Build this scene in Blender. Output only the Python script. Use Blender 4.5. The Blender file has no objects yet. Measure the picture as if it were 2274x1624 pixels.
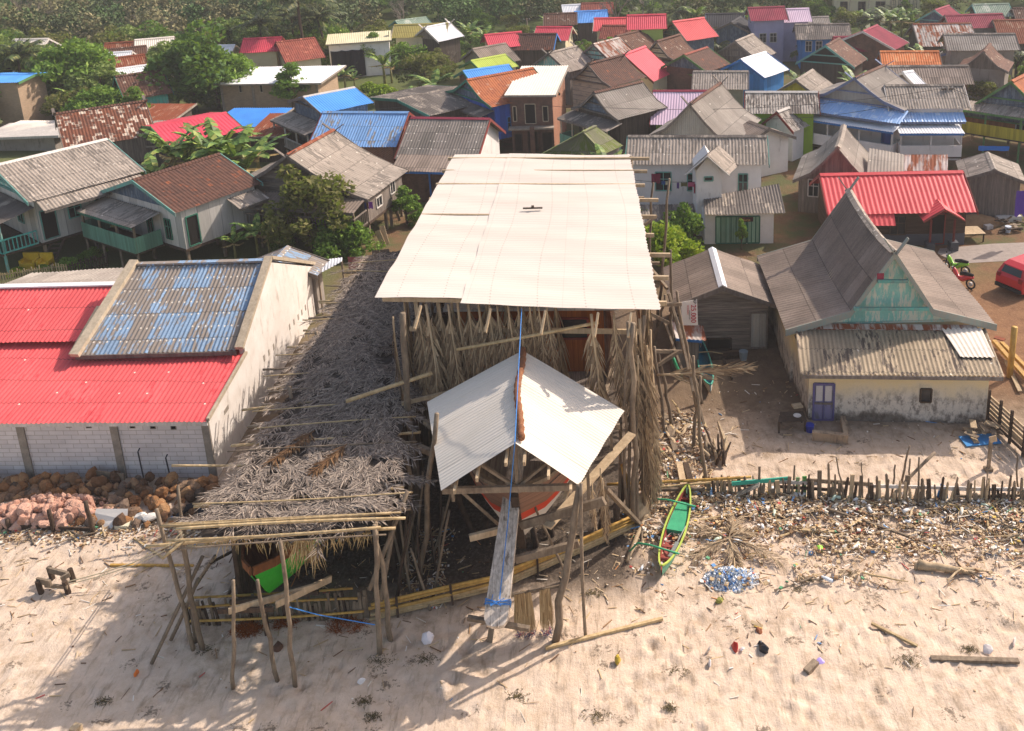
import bpy, math, random
import numpy as np
from mathutils import Vector, Matrix
scene = bpy.context.scene
COL = scene.collection
# ---------------------------------------------------------------- camera
F_PX, CAM_H, PU, PV = 2100.0, 23.3, 1321.0, 302.0
PITCH, ROLL = math.radians(16), math.radians(2)
S_, C_, sr_, cr_ = math.sin(PITCH), math.cos(PITCH), math.sin(ROLL), math.cos(ROLL)
XC = Vector((cr_, -sr_*S_, -sr_*C_)); YC = Vector((sr_, cr_*S_, cr_*C_)); FW = Vector((0, C_, -S_))
cam_data = bpy.data.cameras.new('camera'); cam = bpy.data.objects.new('camera', cam_data); COL.objects.link(cam)
m4 = Matrix((XC, YC, -FW)).transposed().to_4x4(); m4.translation = (0, 0, CAM_H)
cam.matrix_world = m4
cam_data.sensor_width = 36; cam_data.lens = 36*F_PX/2274
cam_data.shift_x = (1137-PU)/2274; cam_data.shift_y = (302-812)/2274
cam_data.clip_start = 0.5; cam_data.clip_end = 3000
scene.camera = cam
# ---------------------------------------------------------------- sky, sun, exposure
SUN = Vector((1.08, 0.72, 1.07)).normalized()
world = bpy.data.worlds.new('World'); scene.world = world; world.use_nodes = True
wn = world.node_tree; wn.nodes.clear()
sky = wn.nodes.new('ShaderNodeTexSky'); sky.sky_type = 'NISHITA'; sky.sun_disc = False
sky.sun_elevation = math.asin(SUN.z); sky.sun_rotation = math.atan2(SUN.x, SUN.y)
sky.dust_density = 2.5
bg = wn.nodes.new('ShaderNodeBackground'); bg.inputs[1].default_value = 0.15
wo = wn.nodes.new('ShaderNodeOutputWorld'); tint = wn.nodes.new('ShaderNodeMix'); tint.data_type = 'RGBA'; tint.blend_type = 'MULTIPLY'; tint.inputs[0].default_value = 1; tint.inputs[7].default_value = (1.1, .985, .9, 1)   # warm white balance
wn.links.new(sky.outputs[0], tint.inputs[6]); wn.links.new(tint.outputs[2], bg.inputs[0]); wn.links.new(bg.outputs[0], wo.inputs[0])
sd = bpy.data.lights.new('sun', 'SUN'); sd.energy = 3.7; sd.angle = math.radians(0.6); sd.color = (1.0, 0.885, 0.785)
so = bpy.data.objects.new('sun', sd); COL.objects.link(so); so.location = (40, 40, 60)
so.rotation_euler = (-SUN).to_track_quat('-Z', 'Y').to_euler()
scene.view_settings.view_transform = 'Standard'; scene.view_settings.look = 'None'
scene.view_settings.exposure = 0.56; scene.view_settings.gamma = 1
# ---------------------------------------------------------------- picking points of the place from the picture
def T(k, x, y):
    r = 'abcde'.index(k[0]); c = int(k[1])
    x0 = (0, 1000, 2000, 3024)[c-1]; y0 = (0, 500, 1000, 1650, 2225)[r]
    s = 2274/1024 if c < 3 else 2274/1072
    return ((x0+x/s)*.55518, (y0+y/s)*.55518)
def ray(uv):
    if isinstance(uv[0], str): uv = T(*uv)
    return FW + XC*((uv[0]-PU)/F_PX) - YC*((uv[1]-PV)/F_PX)
def P(uv, z=0.0):
    d = ray(uv); t = (z-CAM_H)/d.z
    return Vector((d.x*t, d.y*t, z))
def PY(uv, y):
    d = ray(uv); t = y/d.y
    return Vector((d.x*t, y, CAM_H+d.z*t))
def PX(uv, x):
    d = ray(uv); t = x/d.x
    return Vector((x, d.y*t, CAM_H+d.z*t))
rnd = random.Random(7)
U = rnd.uniform
# ---------------------------------------------------------------- mesh helpers
ORG = {}
def origin_of(o): return ORG.get(o.name, Vector((0, 0, 0)))
CROSS = Vector.cross
class MB:
    def __init__(s): s.v = []; s.f = []; s.uv = {}
    def quad(s, *p): s.poly(p)
    def poly(s, p):
        n = len(s.v); s.v += [tuple(q) for q in p]; s.f.append(tuple(range(n, n+len(p))))
    def box(s, c, size, ax=None):
        c = Vector(c); X, Y, Z = ax if ax else (Vector((1, 0, 0)), Vector((0, 1, 0)), Vector((0, 0, 1)))
        n = len(s.v); X = X*size[0]/2; Y = Y*size[1]/2; Z = Z*size[2]/2
        for k in range(8):
            s.v.append(tuple(c+X*(1 if k & 1 else -1)+Y*(1 if k & 2 else -1)+Z*(1 if k & 4 else -1)))
        for f in ((0, 2, 3, 1), (4, 5, 7, 6), (0, 1, 5, 4), (2, 6, 7, 3), (0, 4, 6, 2), (1, 3, 7, 5)): s.f.append(tuple(n+i for i in f))
    def bar(s, p, q, w, h, up=(0, 0, 1)):
        p = Vector(p); q = Vector(q); d = q-p; L = d.length
        if L < 1e-6: return
        d /= L; up = Vector(up)
        X = d.cross(up)
        if X.length < 1e-3: X = d.cross(Vector((0, 1, 0)))
        X.normalize(); Z = X.cross(d)
        s.box((p+q)/2, (w, L, h), (X, d, Z))
    def tube(s, pts, rads, n=6, cap=True):
        pts = [Vector(p) for p in pts]; N = len(pts)
        if not hasattr(rads, '__len__'): rads = [rads]*N
        base = len(s.v); ref = None
        for i, p in enumerate(pts):
            d = (pts[min(i+1, N-1)]-pts[max(i-1, 0)])
            if d.length < 1e-9: d = Vector((0, 0, 1))
            d.normalize()
            if ref is None: ref = d.orthogonal().normalized()
            X = (ref-d*ref.dot(d))
            X = X.normalized() if X.length > 1e-6 else d.orthogonal().normalized()
            ref = X; Y = d.cross(X)
            for k in range(n):
                a = 2*math.pi*k/n
                s.v.append(tuple(p+(X*math.cos(a)+Y*math.sin(a))*rads[i]))
        for i in range(N-1):
            for k in range(n):
                a = base+i*n+k; b = base+i*n+(k+1) % n
                s.f.append((a, b, b+n, a+n))
        if cap:
            s.f.append(tuple(base+k for k in range(n))[::-1]); s.f.append(tuple(base+(N-1)*n+k for k in range(n)))
    def grid(s, pts, uv=None):
        n = len(s.v); nu = len(pts); nv = len(pts[0])
        for i in range(nu):
            for j in range(nv):
                if uv: s.uv[len(s.v)] = uv[i][j]
                s.v.append(tuple(pts[i][j]))
        for i in range(nu-1):
            for j in range(nv-1):
                a = n+i*nv+j; s.f.append((a, a+nv, a+nv+1, a+1))
    def extrude(s, pts, vec):
        vec = Vector(vec); n = len(pts)
        a = [Vector(p) for p in pts]; b = [p+vec for p in a]
        s.poly(a[::-1]); s.poly(b)
        for i in range(n): s.poly((a[i], a[(i+1) % n], b[(i+1) % n], b[i]))
    def build(s, name, mat, parent=None, origin=None, smooth=False):
        return mesh_obj(name, s.v, s.f, mat, parent, origin, smooth, s.uv)
def mesh_obj(name, v, f, mat, parent=None, origin=None, smooth=False, uv=None):
    o0 = origin_of(parent) if parent is not None else Vector(origin if origin is not None else (0, 0, 0))
    co = np.array(v, dtype=np.float64).reshape(-1, 3)-np.array(o0)
    me = bpy.data.meshes.new(name)
    me.from_pydata(co.tolist(), [], f if isinstance(f, list) else f.tolist())
    me.materials.append(mat)
    auto_uv(me, uv)
    if smooth: me.polygons.foreach_set('use_smooth', [True]*len(me.polygons))
    me.update()
    ob = bpy.data.objects.new(name, me); COL.objects.link(ob)
    ORG[ob.name] = o0
    if parent is not None: ob.parent = parent
    else: ob.location = o0
    return ob
def auto_uv(me, given=None):
    nl = len(me.loops)
    if not nl: return
    lay = me.uv_layers.new(name='UVMap')
    co = np.empty(len(me.vertices)*3); me.vertices.foreach_get('co', co); co = co.reshape(-1, 3)
    li = np.empty(nl, dtype=np.int64); me.loops.foreach_get('vertex_index', li)
    npol = len(me.polygons); lt = np.empty(npol, dtype=np.int64); me.polygons.foreach_get('loop_total', lt)
    nr = np.empty(npol*3); me.polygons.foreach_get('normal', nr); nr = nr.reshape(-1, 3)
    pn = np.repeat(nr, lt, axis=0)
    t = np.stack([-pn[:, 1], pn[:, 0], np.zeros(nl)], 1); ln = np.linalg.norm(t, axis=1)
    t[ln < .05] = (1, 0, 0); ln[ln < .05] = 1; t /= ln[:, None]
    b = np.cross(pn, t); p = co[li]
    uv = np.stack([(p*t).sum(1), (p*b).sum(1)], 1)
    if given:
        g = np.zeros((len(co), 2)); has = np.zeros(len(co), bool)
        for k, w in given.items(): g[k] = w; has[k] = True
        uv[has[li]] = g[li][has[li]]
    lay.data.foreach_set('uv', uv.ravel())
def thing(name, label, cat, loc, group=None):
    o = bpy.data.objects.new(name, None); COL.objects.link(o); o.location = loc; o.empty_display_size = .3
    ORG[o.name] = Vector(loc)
    return tag(o, label, cat, group)
def tag(o, label, cat, group=None):
    o['label'] = label; o['category'] = cat
    if group: o['group'] = group
    return o
def struct(o): o['kind'] = 'structure'; return o
def stuff(o, label=None, cat=None):
    o['kind'] = 'stuff'
    if label: o['label'] = label; o['category'] = cat
    return o
def copy_tree(o, parent=None):
    c = o.copy(); COL.objects.link(c)
    if parent is not None: c.parent = parent
    for ch in o.children: copy_tree(ch, c)
    return c
# ---------------------------------------------------------------- materials
def lin(h):
    h = h.lstrip('#'); c = [int(h[i:i+2], 16)/255 for i in (0, 2, 4)]
    return tuple((x/12.92 if x <= .04045 else ((x+.055)/1.055)**2.4) for x in c)+(1,)
class NT:
    def __init__(s, name, rough=.85, spec=.25):
        s.m = bpy.data.materials.new(name); s.m.use_nodes = True; s.t = s.m.node_tree; s.t.nodes.clear()
        s.b = s.n('BsdfPrincipled', {'Roughness': rough, 'Specular IOR Level': spec})
        s.o = s.n('OutputMaterial'); s.t.links.new(s.b.outputs[0], s.o.inputs[0])
    def n(s, ty, ins=None, **pr):
        x = s.t.nodes.new('ShaderNode'+ty)
        for k, v in pr.items(): setattr(x, k, v)
        for k, v in (ins or {}).items():
            if isinstance(v, bpy.types.NodeSocket): s.t.links.new(v, x.inputs[k])
            else: x.inputs[k].default_value = v
        return x
    def ma(s, op, a, b=0.0, c=0.0):
        return s.n('Math', {0: a, 1: b, 2: c}, operation=op).outputs[0]
    def mix(s, f, a, b, bl='MIX'):
        return s.n('Mix', {0: f, 6: a, 7: b}, data_type='RGBA', blend_type=bl).outputs[2]
    def ramp(s, f, stops, it='LINEAR'):
        r = s.n('ValToRGB', {0: f}); e = r.color_ramp; e.interpolation = it
        while len(e.elements) < len(stops): e.elements.new(.5)
        for i, (p, c) in enumerate(stops):
            e.elements[i].position = p; e.elements[i].color = c if len(c) == 4 else tuple(c)+(1,)
        return r.outputs[0]
    def noise(s, vec, sc=1.0, det=4.0, ro=.55):
        return s.n('TexNoise', {'Vector': vec, 'Scale': sc, 'Detail': det, 'Roughness': ro}).outputs[0]
    def uv(s):
        u = s.n('UVMap', uv_map='UVMap'); x = s.n('SeparateXYZ', {0: u.outputs[0]})
        return u.outputs[0], x.outputs[0], x.outputs[1]
    def obj(s): return s.n('TexCoord').outputs['Object']
    def vec(s, x, y, z=0.0): return s.n('CombineXYZ', {0: x, 1: y, 2: z}).outputs[0]
    def wn(s, vec): return s.n('TexWhiteNoise', {0: vec}, noise_dimensions='3D').outputs[0]
    def sat(s, x, lo, hi): return s.n('MapRange', {0: x, 1: lo, 2: hi}).outputs[0]
    def bump(s, h, st=.5, d=.02):
        s.t.links.new(s.n('Bump', {'Height': h, 'Strength': st, 'Distance': d}).outputs[0], s.b.inputs['Normal'])
    def col(s, c): s.t.links.new(c, s.b.inputs['Base Color']); return s.m
def bright(s, base, v, lo=.8, hi=1.15):
    k = s.n('MapRange', {0: v, 3: lo, 4: hi}).outputs[0]
    return s.mix(1.0, base, s.vec(k, k, k), 'MULTIPLY')
def roof_mat(name, c1, c2, rust=None, ra=.0, sheet=(.9, 1.6), lap=.5, streak=.25, spots=0, seed=0., rough=.8, var=.22, patch=None, pa=.5, bumpp=0):
    s = NT(name, rough); uvv, u, v = s.uv()
    su = s.ma('FLOOR', s.ma('ADD', s.ma('DIVIDE', u, sheet[0]), seed)); sv = s.ma('FLOOR', s.ma('DIVIDE', v, sheet[1]))
    w = s.wn(s.vec(su, sv, seed))
    big = s.noise(s.vec(u, v, seed), .45, 5, .6)
    st = s.noise(s.vec(s.ma('MULTIPLY', u, 7.0), s.ma('MULTIPLY', v, .55), seed), 1.0, 4, .65)
    fine = s.noise(s.vec(u, v, seed), 14.0, 3, .7)
    c = s.mix(s.sat(s.ma('ADD', s.ma('MULTIPLY', big, .6), s.ma('MULTIPLY', st, .4)), .36, .64), lin(c1), lin(c2))
    c = bright(s, c, w, 1-var, 1+var*.6)
    c = bright(s, c, fine, 1-streak, 1+streak)
    if patch:
        pn = s.noise(s.vec(s.ma('MULTIPLY', u, 5.5), s.ma('MULTIPLY', v, 1.2), s.ma('MULTIPLY', w, 40.0)), 1.0, 5, .7)
        c = s.mix(s.sat(s.ma('ADD', pn, s.ma('MULTIPLY', s.ma('SUBTRACT', w, .5), .22)), pa-.03, pa+.03), c, lin(patch))
    if rust:
        rn = s.noise(s.vec(s.ma('MULTIPLY', u, 2.2), s.ma('MULTIPLY', v, .5), s.ma('MULTIPLY', w, 30.0)), 1.0, 5, .65)
        c = s.mix(s.sat(rn, ra-.05, ra+.05), c, bright(s, s.mix(big, lin(rust), lin('#7a3b22')), fine, .7, 1.2))
    fv = s.ma('FRACT', s.ma('DIVIDE', v, sheet[1])); fu = s.ma('FRACT', s.ma('ADD', s.ma('DIVIDE', u, sheet[0]), seed))
    lapm = s.ma('MULTIPLY', s.ma('LESS_THAN', fv, .028/sheet[1]*1.6), lap)
    c = s.mix(lapm, c, lin('#2a2522'))
    c = s.mix(s.ma('MULTIPLY', s.ma('LESS_THAN', fu, .02), lap*.45), c, lin('#2f2a26'))
    if spots:
        du = s.ma('SUBTRACT', s.ma('FRACT', s.ma('DIVIDE', u, .3)), .5); dv = s.ma('SUBTRACT', s.ma('FRACT', s.ma('DIVIDE', v, sheet[1]/2)), .16)
        rr = s.ma('ADD', s.ma('POWER', s.ma('ABSOLUTE', s.ma('MULTIPLY', du, .3)), 2.0), s.ma('POWER', s.ma('ABSOLUTE', s.ma('MULTIPLY', dv, sheet[1]/2)), 2.0))
        on = s.ma('MULTIPLY', s.ma('LESS_THAN', rr, .0022), s.ma('LESS_THAN', s.wn(s.vec(s.ma('FLOOR', s.ma('DIVIDE', u, .3)), s.ma('FLOOR', s.ma('DIVIDE', v, sheet[1]/2)), 3.0)), spots))
        c = s.mix(on, c, lin('#d8d0c0'))
    h = s.ma('ADD', s.ma('MULTIPLY', fine, .3), s.ma('MULTIPLY', w, .3))
    if bumpp: h = s.ma('ADD', h, s.ma('SINE', s.ma('MULTIPLY', u, 6.2832/bumpp)))
    s.bump(h, .5, .02 if bumpp else .012)
    return s.col(c)
def tile_mat(name, c1, c2, c3, am=.6, seed=0., pu=.24, pv=.3, gloss=.8):
    s = NT(name, gloss); uvv, u, v = s.uv()
    iu = s.ma('FLOOR', s.ma('DIVIDE', u, pu)); iv = s.ma('FLOOR', s.ma('DIVIDE', v, pv))
    w = s.wn(s.vec(iu, iv, seed)); big = s.noise(s.vec(u, v, seed), .6, 5, .65)
    c = s.mix(s.sat(s.ma('ADD', s.ma('MULTIPLY', w, .5), s.ma('MULTIPLY', big, .7)), .35, .85), lin(c1), lin(c2))
    c = s.mix(s.sat(s.ma('ADD', s.ma('MULTIPLY', w, .45), s.ma('MULTIPLY', s.noise(s.vec(u, v, seed+4), 1.3, 5, .7), .75)), am, am+.12), c, lin(c3))
    fv = s.ma('FRACT', s.ma('DIVIDE', v, pv))
    s.bump(s.ma('ADD', fv, s.ma('MULTIPLY', s.ma('SINE', s.ma('MULTIPLY', u, 6.2832/pu)), .5)), .8, .035)
    return s.col(c)
def plank_mat(name, c1, c2, wdt=.2, horiz=False, gap=.5, paint=None, pa=.5, seed=0.):
    s = NT(name, .85); uvv, u, v = s.uv()
    if horiz: u, v = v, u
    iu = s.ma('FLOOR', s.ma('DIVIDE', u, wdt)); w = s.wn(s.vec(iu, seed, 1.0))
    st = s.noise(s.vec(s.ma('MULTIPLY', u, 14.0), s.ma('MULTIPLY', v, 1.1), s.ma('MULTIPLY', w, 20.0)), 1.0, 4, .65)
    c = bright(s, s.mix(s.sat(st, .3, .7), lin(c1), lin(c2)), w, .75, 1.15)
    if paint:
        pn = s.noise(s.vec(s.ma('MULTIPLY', u, 2.0), s.ma('MULTIPLY', v, 1.0), seed), 1.6, 5, .7)
        c = s.mix(s.sat(pn, pa-.05, pa+.05), c, bright(s, s.mix(.15, lin(paint), lin(c2)), st, .8, 1.1))
    fu = s.ma('FRACT', s.ma('DIVIDE', u, wdt))
    c = s.mix(s.ma('MULTIPLY', s.ma('LESS_THAN', fu, .07), gap), c, lin('#15110f'))
    s.bump(s.ma('SUBTRACT', s.ma('MULTIPLY', st, .4), s.ma('MULTIPLY', s.ma('LESS_THAN', fu, .07), 1.0)), .5, .012)
    return s.col(c)
def plaster_mat(name, c1, c2, stain='#5b5148', sa=.62, seed=0.):
    s = NT(name, .9); uvv, u, v = s.uv()
    n1 = s.noise(s.vec(u, v, seed), .7, 6, .65); n2 = s.noise(s.vec(s.ma('MULTIPLY', u, 2.5), s.ma('MULTIPLY', v, .6), seed+3), 1.0, 6, .7)
    c = s.mix(s.sat(n1, .35, .65), lin(c1), lin(c2))
    c = s.mix(s.ma('MULTIPLY', s.sat(n2, sa-.06, sa+.1), .75), c, lin(stain))
    c = bright(s, c, s.noise(s.vec(u, v, seed), 22.0, 2), .9, 1.08)
    s.bump(n2, .3, .01)
    return s.col(c)
def brick_mat(name, c1, c2, mort, bw=.24, bh=.085, ms=.012, stain=None, seed=0., sa=.6):
    s = NT(name, .9); uvv, u, v = s.uv()
    b = s.n('TexBrick', {'Vector': s.vec(u, v, 0.0), 'Color1': lin(c1), 'Color2': lin(c2), 'Mortar': lin(mort), 'Scale': 1.0, 'Mortar Size': ms, 'Mortar Smooth': .2, 'Brick Width': bw, 'Row Height': bh})
    c = bright(s, b.outputs[0], s.noise(s.vec(u, v, seed), .9, 5, .65), .72, 1.25)
    if stain: c = s.mix(s.ma('MULTIPLY', s.sat(s.noise(s.vec(s.ma('MULTIPLY', u, 1.5), s.ma('MULTIPLY', v, .6), seed), 1.2, 6, .7), sa-.05, sa+.1), .6), c, lin(stain))
    s.bump(s.ma('MULTIPLY', b.outputs[1], -1.0), .4, .008)
    return s.col(c)
def wood_mat(name, c1, c2, sc=1.0, rough=.85, rings=False):
    s = NT(name, rough); o = s.obj()
    n1 = s.noise(o, 2.2*sc, 6, .7); n2 = s.noise(s.n('Mapping', {0: o, 3: (9*sc, 9*sc, 2*sc)}).outputs[0], 1.0, 5, .6)
    ri = s.n('ObjectInfo').outputs['Random']
    c = s.mix(s.sat(s.ma('ADD', s.ma('MULTIPLY', n1, .5), s.ma('MULTIPLY', n2, .5)), .36, .62), lin(c1), lin(c2))
    c = bright(s, c, ri, .8, 1.15)
    s.bump(n2, .35, .012)
    return s.col(c)
def isl_mat(name, stops, rough=.8, spec=.2, trans=0.0, constant=False, nz=.0, thr=None):
    s = NT(name, rough, spec); g = s.n('NewGeometry').outputs['Random Per Island']
    if nz: g = s.ma('ADD', s.ma('MULTIPLY', g, 1-nz), s.ma('MULTIPLY', s.sat(s.noise(s.obj(), thr or .8, 3), .3, .7), nz))
    c = s.ramp(g, [(p, lin(h)) for p, h in stops], 'CONSTANT' if constant else 'LINEAR')
    s.col(c)
    if trans:
        tb = s.n('BsdfTranslucent', {0: s.mix(.5, c, lin('#8fae2a'), 'MIX')})
        mx = s.n('MixShader', {0: trans, 1: s.b.outputs[0], 2: tb.outputs[0]}); s.t.links.new(mx.outputs[0], s.o.inputs[0])
    return s.m
def flat_mat(name, c, rough=.7, var=.12, spec=.3, c2=None, sc=3.0):
    s = NT(name, rough, spec); n1 = s.noise(s.obj(), sc, 5, .65)
    c_ = s.mix(s.sat(n1, .3, .7), lin(c), lin(c2 or c))
    return s.col(bright(s, c_, s.noise(s.obj(), sc*6, 3), 1-var, 1+var))
# ---------------------------------------------------------------- ground
def vnoise(x, y, sc, seed):
    g = np.random.RandomState(seed).rand(64, 64); fx = x/sc; fy = y/sc
    ix = np.floor(fx).astype(int); iy = np.floor(fy).astype(int); tx = fx-ix; ty = fy-iy
    tx = tx*tx*(3-2*tx); ty = ty*ty*(3-2*ty); ix %= 64; iy %= 64; jx = (ix+1) % 64; jy = (iy+1) % 64
    return (g[ix, iy]*(1-tx)*(1-ty)+g[jx, iy]*tx*(1-ty)+g[ix, jy]*(1-tx)*ty+g[jx, jy]*tx*ty)-.5
def ground_z(x, y):
    x = np.asarray(x, float); y = np.asarray(y, float)
    near = np.clip((37-y)/4, 0, 1)*np.clip((y-8)/4, 0, 1)
    z = near*(.11*vnoise(x, y, 2.3, 1)+.045*vnoise(x, y, .75, 2)+.05*vnoise(x+y*.2, y, .3, 3))
    t = np.clip((y-150)/120, 0, 1)
    return z+t*t*(3-2*t)*42*(1-.35*np.clip((x+20)/140, 0, 1))
def gz(x, y): return float(ground_z([x], [y])[0])
xs = np.concatenate([np.linspace(-400, -60, 30), np.linspace(-56, -27, 15), np.arange(-25, 18, .13), np.linspace(19, 60, 22), np.linspace(66, 420, 32)])
ys = np.concatenate([np.linspace(-30, 16, 10), np.arange(17.5, 38, .12), np.linspace(39, 150, 60), np.linspace(154, 420, 50)])
GX, GY = np.meshgrid(xs, ys, indexing='ij'); GZ = ground_z(GX, GY)
# footprints and scuffs pressed into the sand
frs = np.random.RandomState(5)
mfx = (xs > -25) & (xs < 18); mfy = (ys > 17.5) & (ys < 34)
iX = np.where(mfx)[0]; iY = np.where(mfy)[0]
for k in range(1500):
    px, py = frs.uniform(-24, 17), frs.uniform(18, 33); r = frs.uniform(.1, .24); dp = frs.uniform(.03, .085)
    a = iX[np.abs(xs[iX]-px) < 3*r]; b = iY[np.abs(ys[iY]-py) < 3*r]
    if len(a) and len(b):
        d2 = ((GX[np.ix_(a, b)]-px)**2+((GY[np.ix_(a, b)]-py)*frs.uniform(.7, 1.4))**2)/(r*r)
        GZ[np.ix_(a, b)] += -dp*np.exp(-d2)+dp*.5*np.exp(-(np.sqrt(d2)-1.3)**2*4)
gv = np.stack([GX, GY, GZ], -1).reshape(-1, 3); ny_ = len(ys)
ii, jj = np.meshgrid(np.arange(len(xs)-1), np.arange(len(ys)-1), indexing='ij'); q0 = (ii*ny_+jj).ravel()
gf = np.stack([q0, q0+ny_, q0+ny_+1, q0+1], 1)
def ground_mat():
    s = NT('ground_sand_and_earth', .95, .1); o = s.obj(); X = s.n('SeparateXYZ', {0: o}); x, y = X.outputs[0], X.outputs[1]
    n1 = s.noise(o, .35, 6, .65); n2 = s.noise(o, 1.6, 6, .7); n3 = s.noise(o, 9.0, 5, .7); n4 = s.noise(o, 45.0, 3, .7)
    stv = s.n('Mapping', {0: o, 2: (0, 0, -.25), 3: (3.2, .55, 1)}).outputs[0]; n5 = s.noise(stv, 1.5, 5, .65)
    sand = s.mix(s.sat(n2, .35, .65), lin('#d9c5b0'), lin('#c6b098'))
    sand = s.mix(s.ma('MULTIPLY', s.sat(s.ma('ADD', s.ma('MULTIPLY', n1, .5), s.ma('MULTIPLY', n2, .5)), .52, .66), .5), sand, lin('#8f7a63'))
    sand = s.mix(s.ma('MULTIPLY', s.sat(n5, .54, .68), .55), sand, lin('#86745f'))
    vor = s.n('TexVoronoi', {'Vector': s.n('Mapping', {0: o, 3: (1, 1.3, 1)}).outputs[0], 'Scale': .75, 'Randomness': 1.0})
    dots = s.ma('MULTIPLY', s.ma('LESS_THAN', s.ma('ADD', vor.outputs[0], s.ma('MULTIPLY', s.ma('SUBTRACT', n3, .5), .8)), .2), s.sat(s.noise(o, 5.0, 5, .75), .47, .56))
    sand = s.mix(s.ma('MULTIPLY', dots, .75), sand, lin('#54493c'))
    sand = bright(s, sand, n4, .86, 1.1)
    grey = s.mix(s.sat(n2, .3, .7), lin('#7f6d59'), lin('#685848')); grey = s.mix(s.ma('MULTIPLY', s.sat(n3, .6, .75), .6), grey, lin('#b09a80'))
    earth = s.mix(s.sat(n2, .3, .7), lin('#8f6d50'), lin('#73543f')); earth = s.mix(s.ma('MULTIPLY', s.sat(n3, .55, .7), .5), earth, lin('#b79a7a'))
    grass = s.mix(s.sat(n3, .3, .7), lin('#55603a'), lin('#6f7048'))
    village = s.mix(s.sat(n1, .42, .58), earth, grass); village = s.mix(.35, village, lin('#4a4034'))
    wob = s.ma('MULTIPLY', s.ma('SUBTRACT', n1, .5), 3.0)
    yb = s.ma('ADD', y, wob)
    c = s.mix(s.sat(yb, 31.5, 35.0), sand, s.mix(.45, sand, grey))
    c = s.mix(s.sat(s.ma('ADD', yb, s.ma('MULTIPLY', s.ma('SUBTRACT', n2, .5), 3)), 34.2, 37.0), c, grey)
    c = s.mix(s.ma('MULTIPLY', s.sat(s.ma('ADD', x, wob), 13.5, 16.5), s.sat(yb, 36.0, 39.0)), c, earth)
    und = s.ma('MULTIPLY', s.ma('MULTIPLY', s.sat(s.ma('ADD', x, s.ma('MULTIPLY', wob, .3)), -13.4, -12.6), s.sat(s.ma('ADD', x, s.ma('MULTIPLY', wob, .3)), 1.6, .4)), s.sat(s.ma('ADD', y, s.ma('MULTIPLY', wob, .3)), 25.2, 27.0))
    c = s.mix(und, c, s.mix(s.sat(n3, .45, .7), lin('#4d443c'), lin('#75695c')))  # dark grey sand under the sheds, toned down to deepen the shade there
    c = s.mix(s.sat(yb, 47.0, 54.0), c, village)
    c = s.mix(s.ma('MULTIPLY', s.sat(s.ma('ADD', x, wob), -14.5, -17.5), s.sat(yb, 43.0, 46.0)), c, grass)
    c = s.mix(s.sat(yb, 95.0, 120.0), c, lin('#4d5a30'))
    s.bump(s.ma('ADD', s.ma('ADD', s.ma('MULTIPLY', n3, .5), s.ma('MULTIPLY', n4, .12)), s.ma('MULTIPLY', n5, .5)), .8, .08)
    return s.col(c)
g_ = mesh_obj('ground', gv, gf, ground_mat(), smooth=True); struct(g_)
# road behind the yard
rd = MB(); rp = [P(('b4', 1540, 1090)), P(('b4', 1700, 1180)), P(('b4', 2400, 1140)), P(('b4', 2500, 990)), P(('b4', 2000, 1010)), P(('b4', 1560, 1050))]
rd.poly([(p.x, p.y, .012) for p in rp])
def road_mat():
    s = NT('worn_asphalt', .9); o = s.obj(); n = s.noise(o, 3.0, 6, .7); n2 = s.noise(o, 40.0, 3)
    return s.col(bright(s, s.mix(s.sat(n, .35, .65), lin('#8b8078'), lin('#a0948a')), n2, .85, 1.1))
struct(rd.build('road', road_mat()))
# ---------------------------------------------------------------- building materials
M = {}
M['grey'] = roof_mat('grey_fibre_cement_roof', '#a39a8f', '#857c73', seed=1.3, spots=.12)
M['grey2'] = roof_mat('dark_fibre_cement_roof', '#96877a', '#786a5f', seed=4.1, streak=.35)
M['grey3'] = roof_mat('warm_fibre_cement_roof', '#b2a597', '#93887c', seed=2.2, spots=.2, patch='#7f766c', pa=.56)
M['greyd'] = roof_mat('sooty_fibre_cement_roof', '#7f766e', '#5d564f', seed=7.7, streak=.4, patch='#a29687', pa=.6)
M['trimroof'] = roof_mat('spotted_fibre_cement_roof', '#8f857c', '#767067', seed=3.3, spots=.55)
M['moss'] = roof_mat('mossy_fibre_cement_roof', '#8d8a74', '#7a7c58', seed=5.1, patch='#6f7a3a', pa=.55, streak=.35)
M['spotted'] = roof_mat('flaking_pale_roof', '#c9bfb2', '#a79c90', seed=6.1, patch='#6d645c', pa=.5, streak=.3)
M['white'] = roof_mat('new_cement_sheet_roof', '#e9dfd0', '#dfd3c3', seed=.4, var=.04, lap=.12, streak=.04)
M['whiteb'] = roof_mat('white_zinc_roof', '#e6e6e6', '#d6d8da', seed=.9, var=.06, lap=.2, streak=.05, rough=.5)
M['blueold'] = roof_mat('flaking_blue_roof', '#86b0de', '#749fd0', seed=1.1, patch='#8c8883', pa=.6, streak=.2, var=.16)
M['blueworn'] = roof_mat('worn_blue_corrugated_roof', '#93b0cc', '#839cb6', seed=8.1, patch='#8a8076', pa=.47, streak=.4, spots=.7, sheet=(.95, 1.45))
M['bluenew'] = roof_mat('new_blue_roof', '#5aa2ea', '#4f94dc', seed=1.9, var=.06, lap=.2, streak=.05, rough=.5)
M['bluedk'] = roof_mat('deep_blue_roof', '#3a84d4', '#3478c4', seed=2.9, var=.08, lap=.2, streak=.08, rough=.55)
M['red'] = roof_mat('bright_red_roof', '#e26060', '#d35254', seed=3.7, var=.1, lap=.6, streak=.12, rough=.65, sheet=(.95, 1.5), spots=.05, patch='#c94448', pa=.64)
M['red2'] = roof_mat('rose_red_roof', '#d84a5a', '#c43e50', seed=4.7, var=.08, lap=.15, streak=.08, rough=.6)
M['red3'] = roof_mat('red_metal_sheet_roof', '#e05458', '#d0484c', seed=5.7, var=.05, lap=.1, streak=.08, rough=.5)
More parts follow.
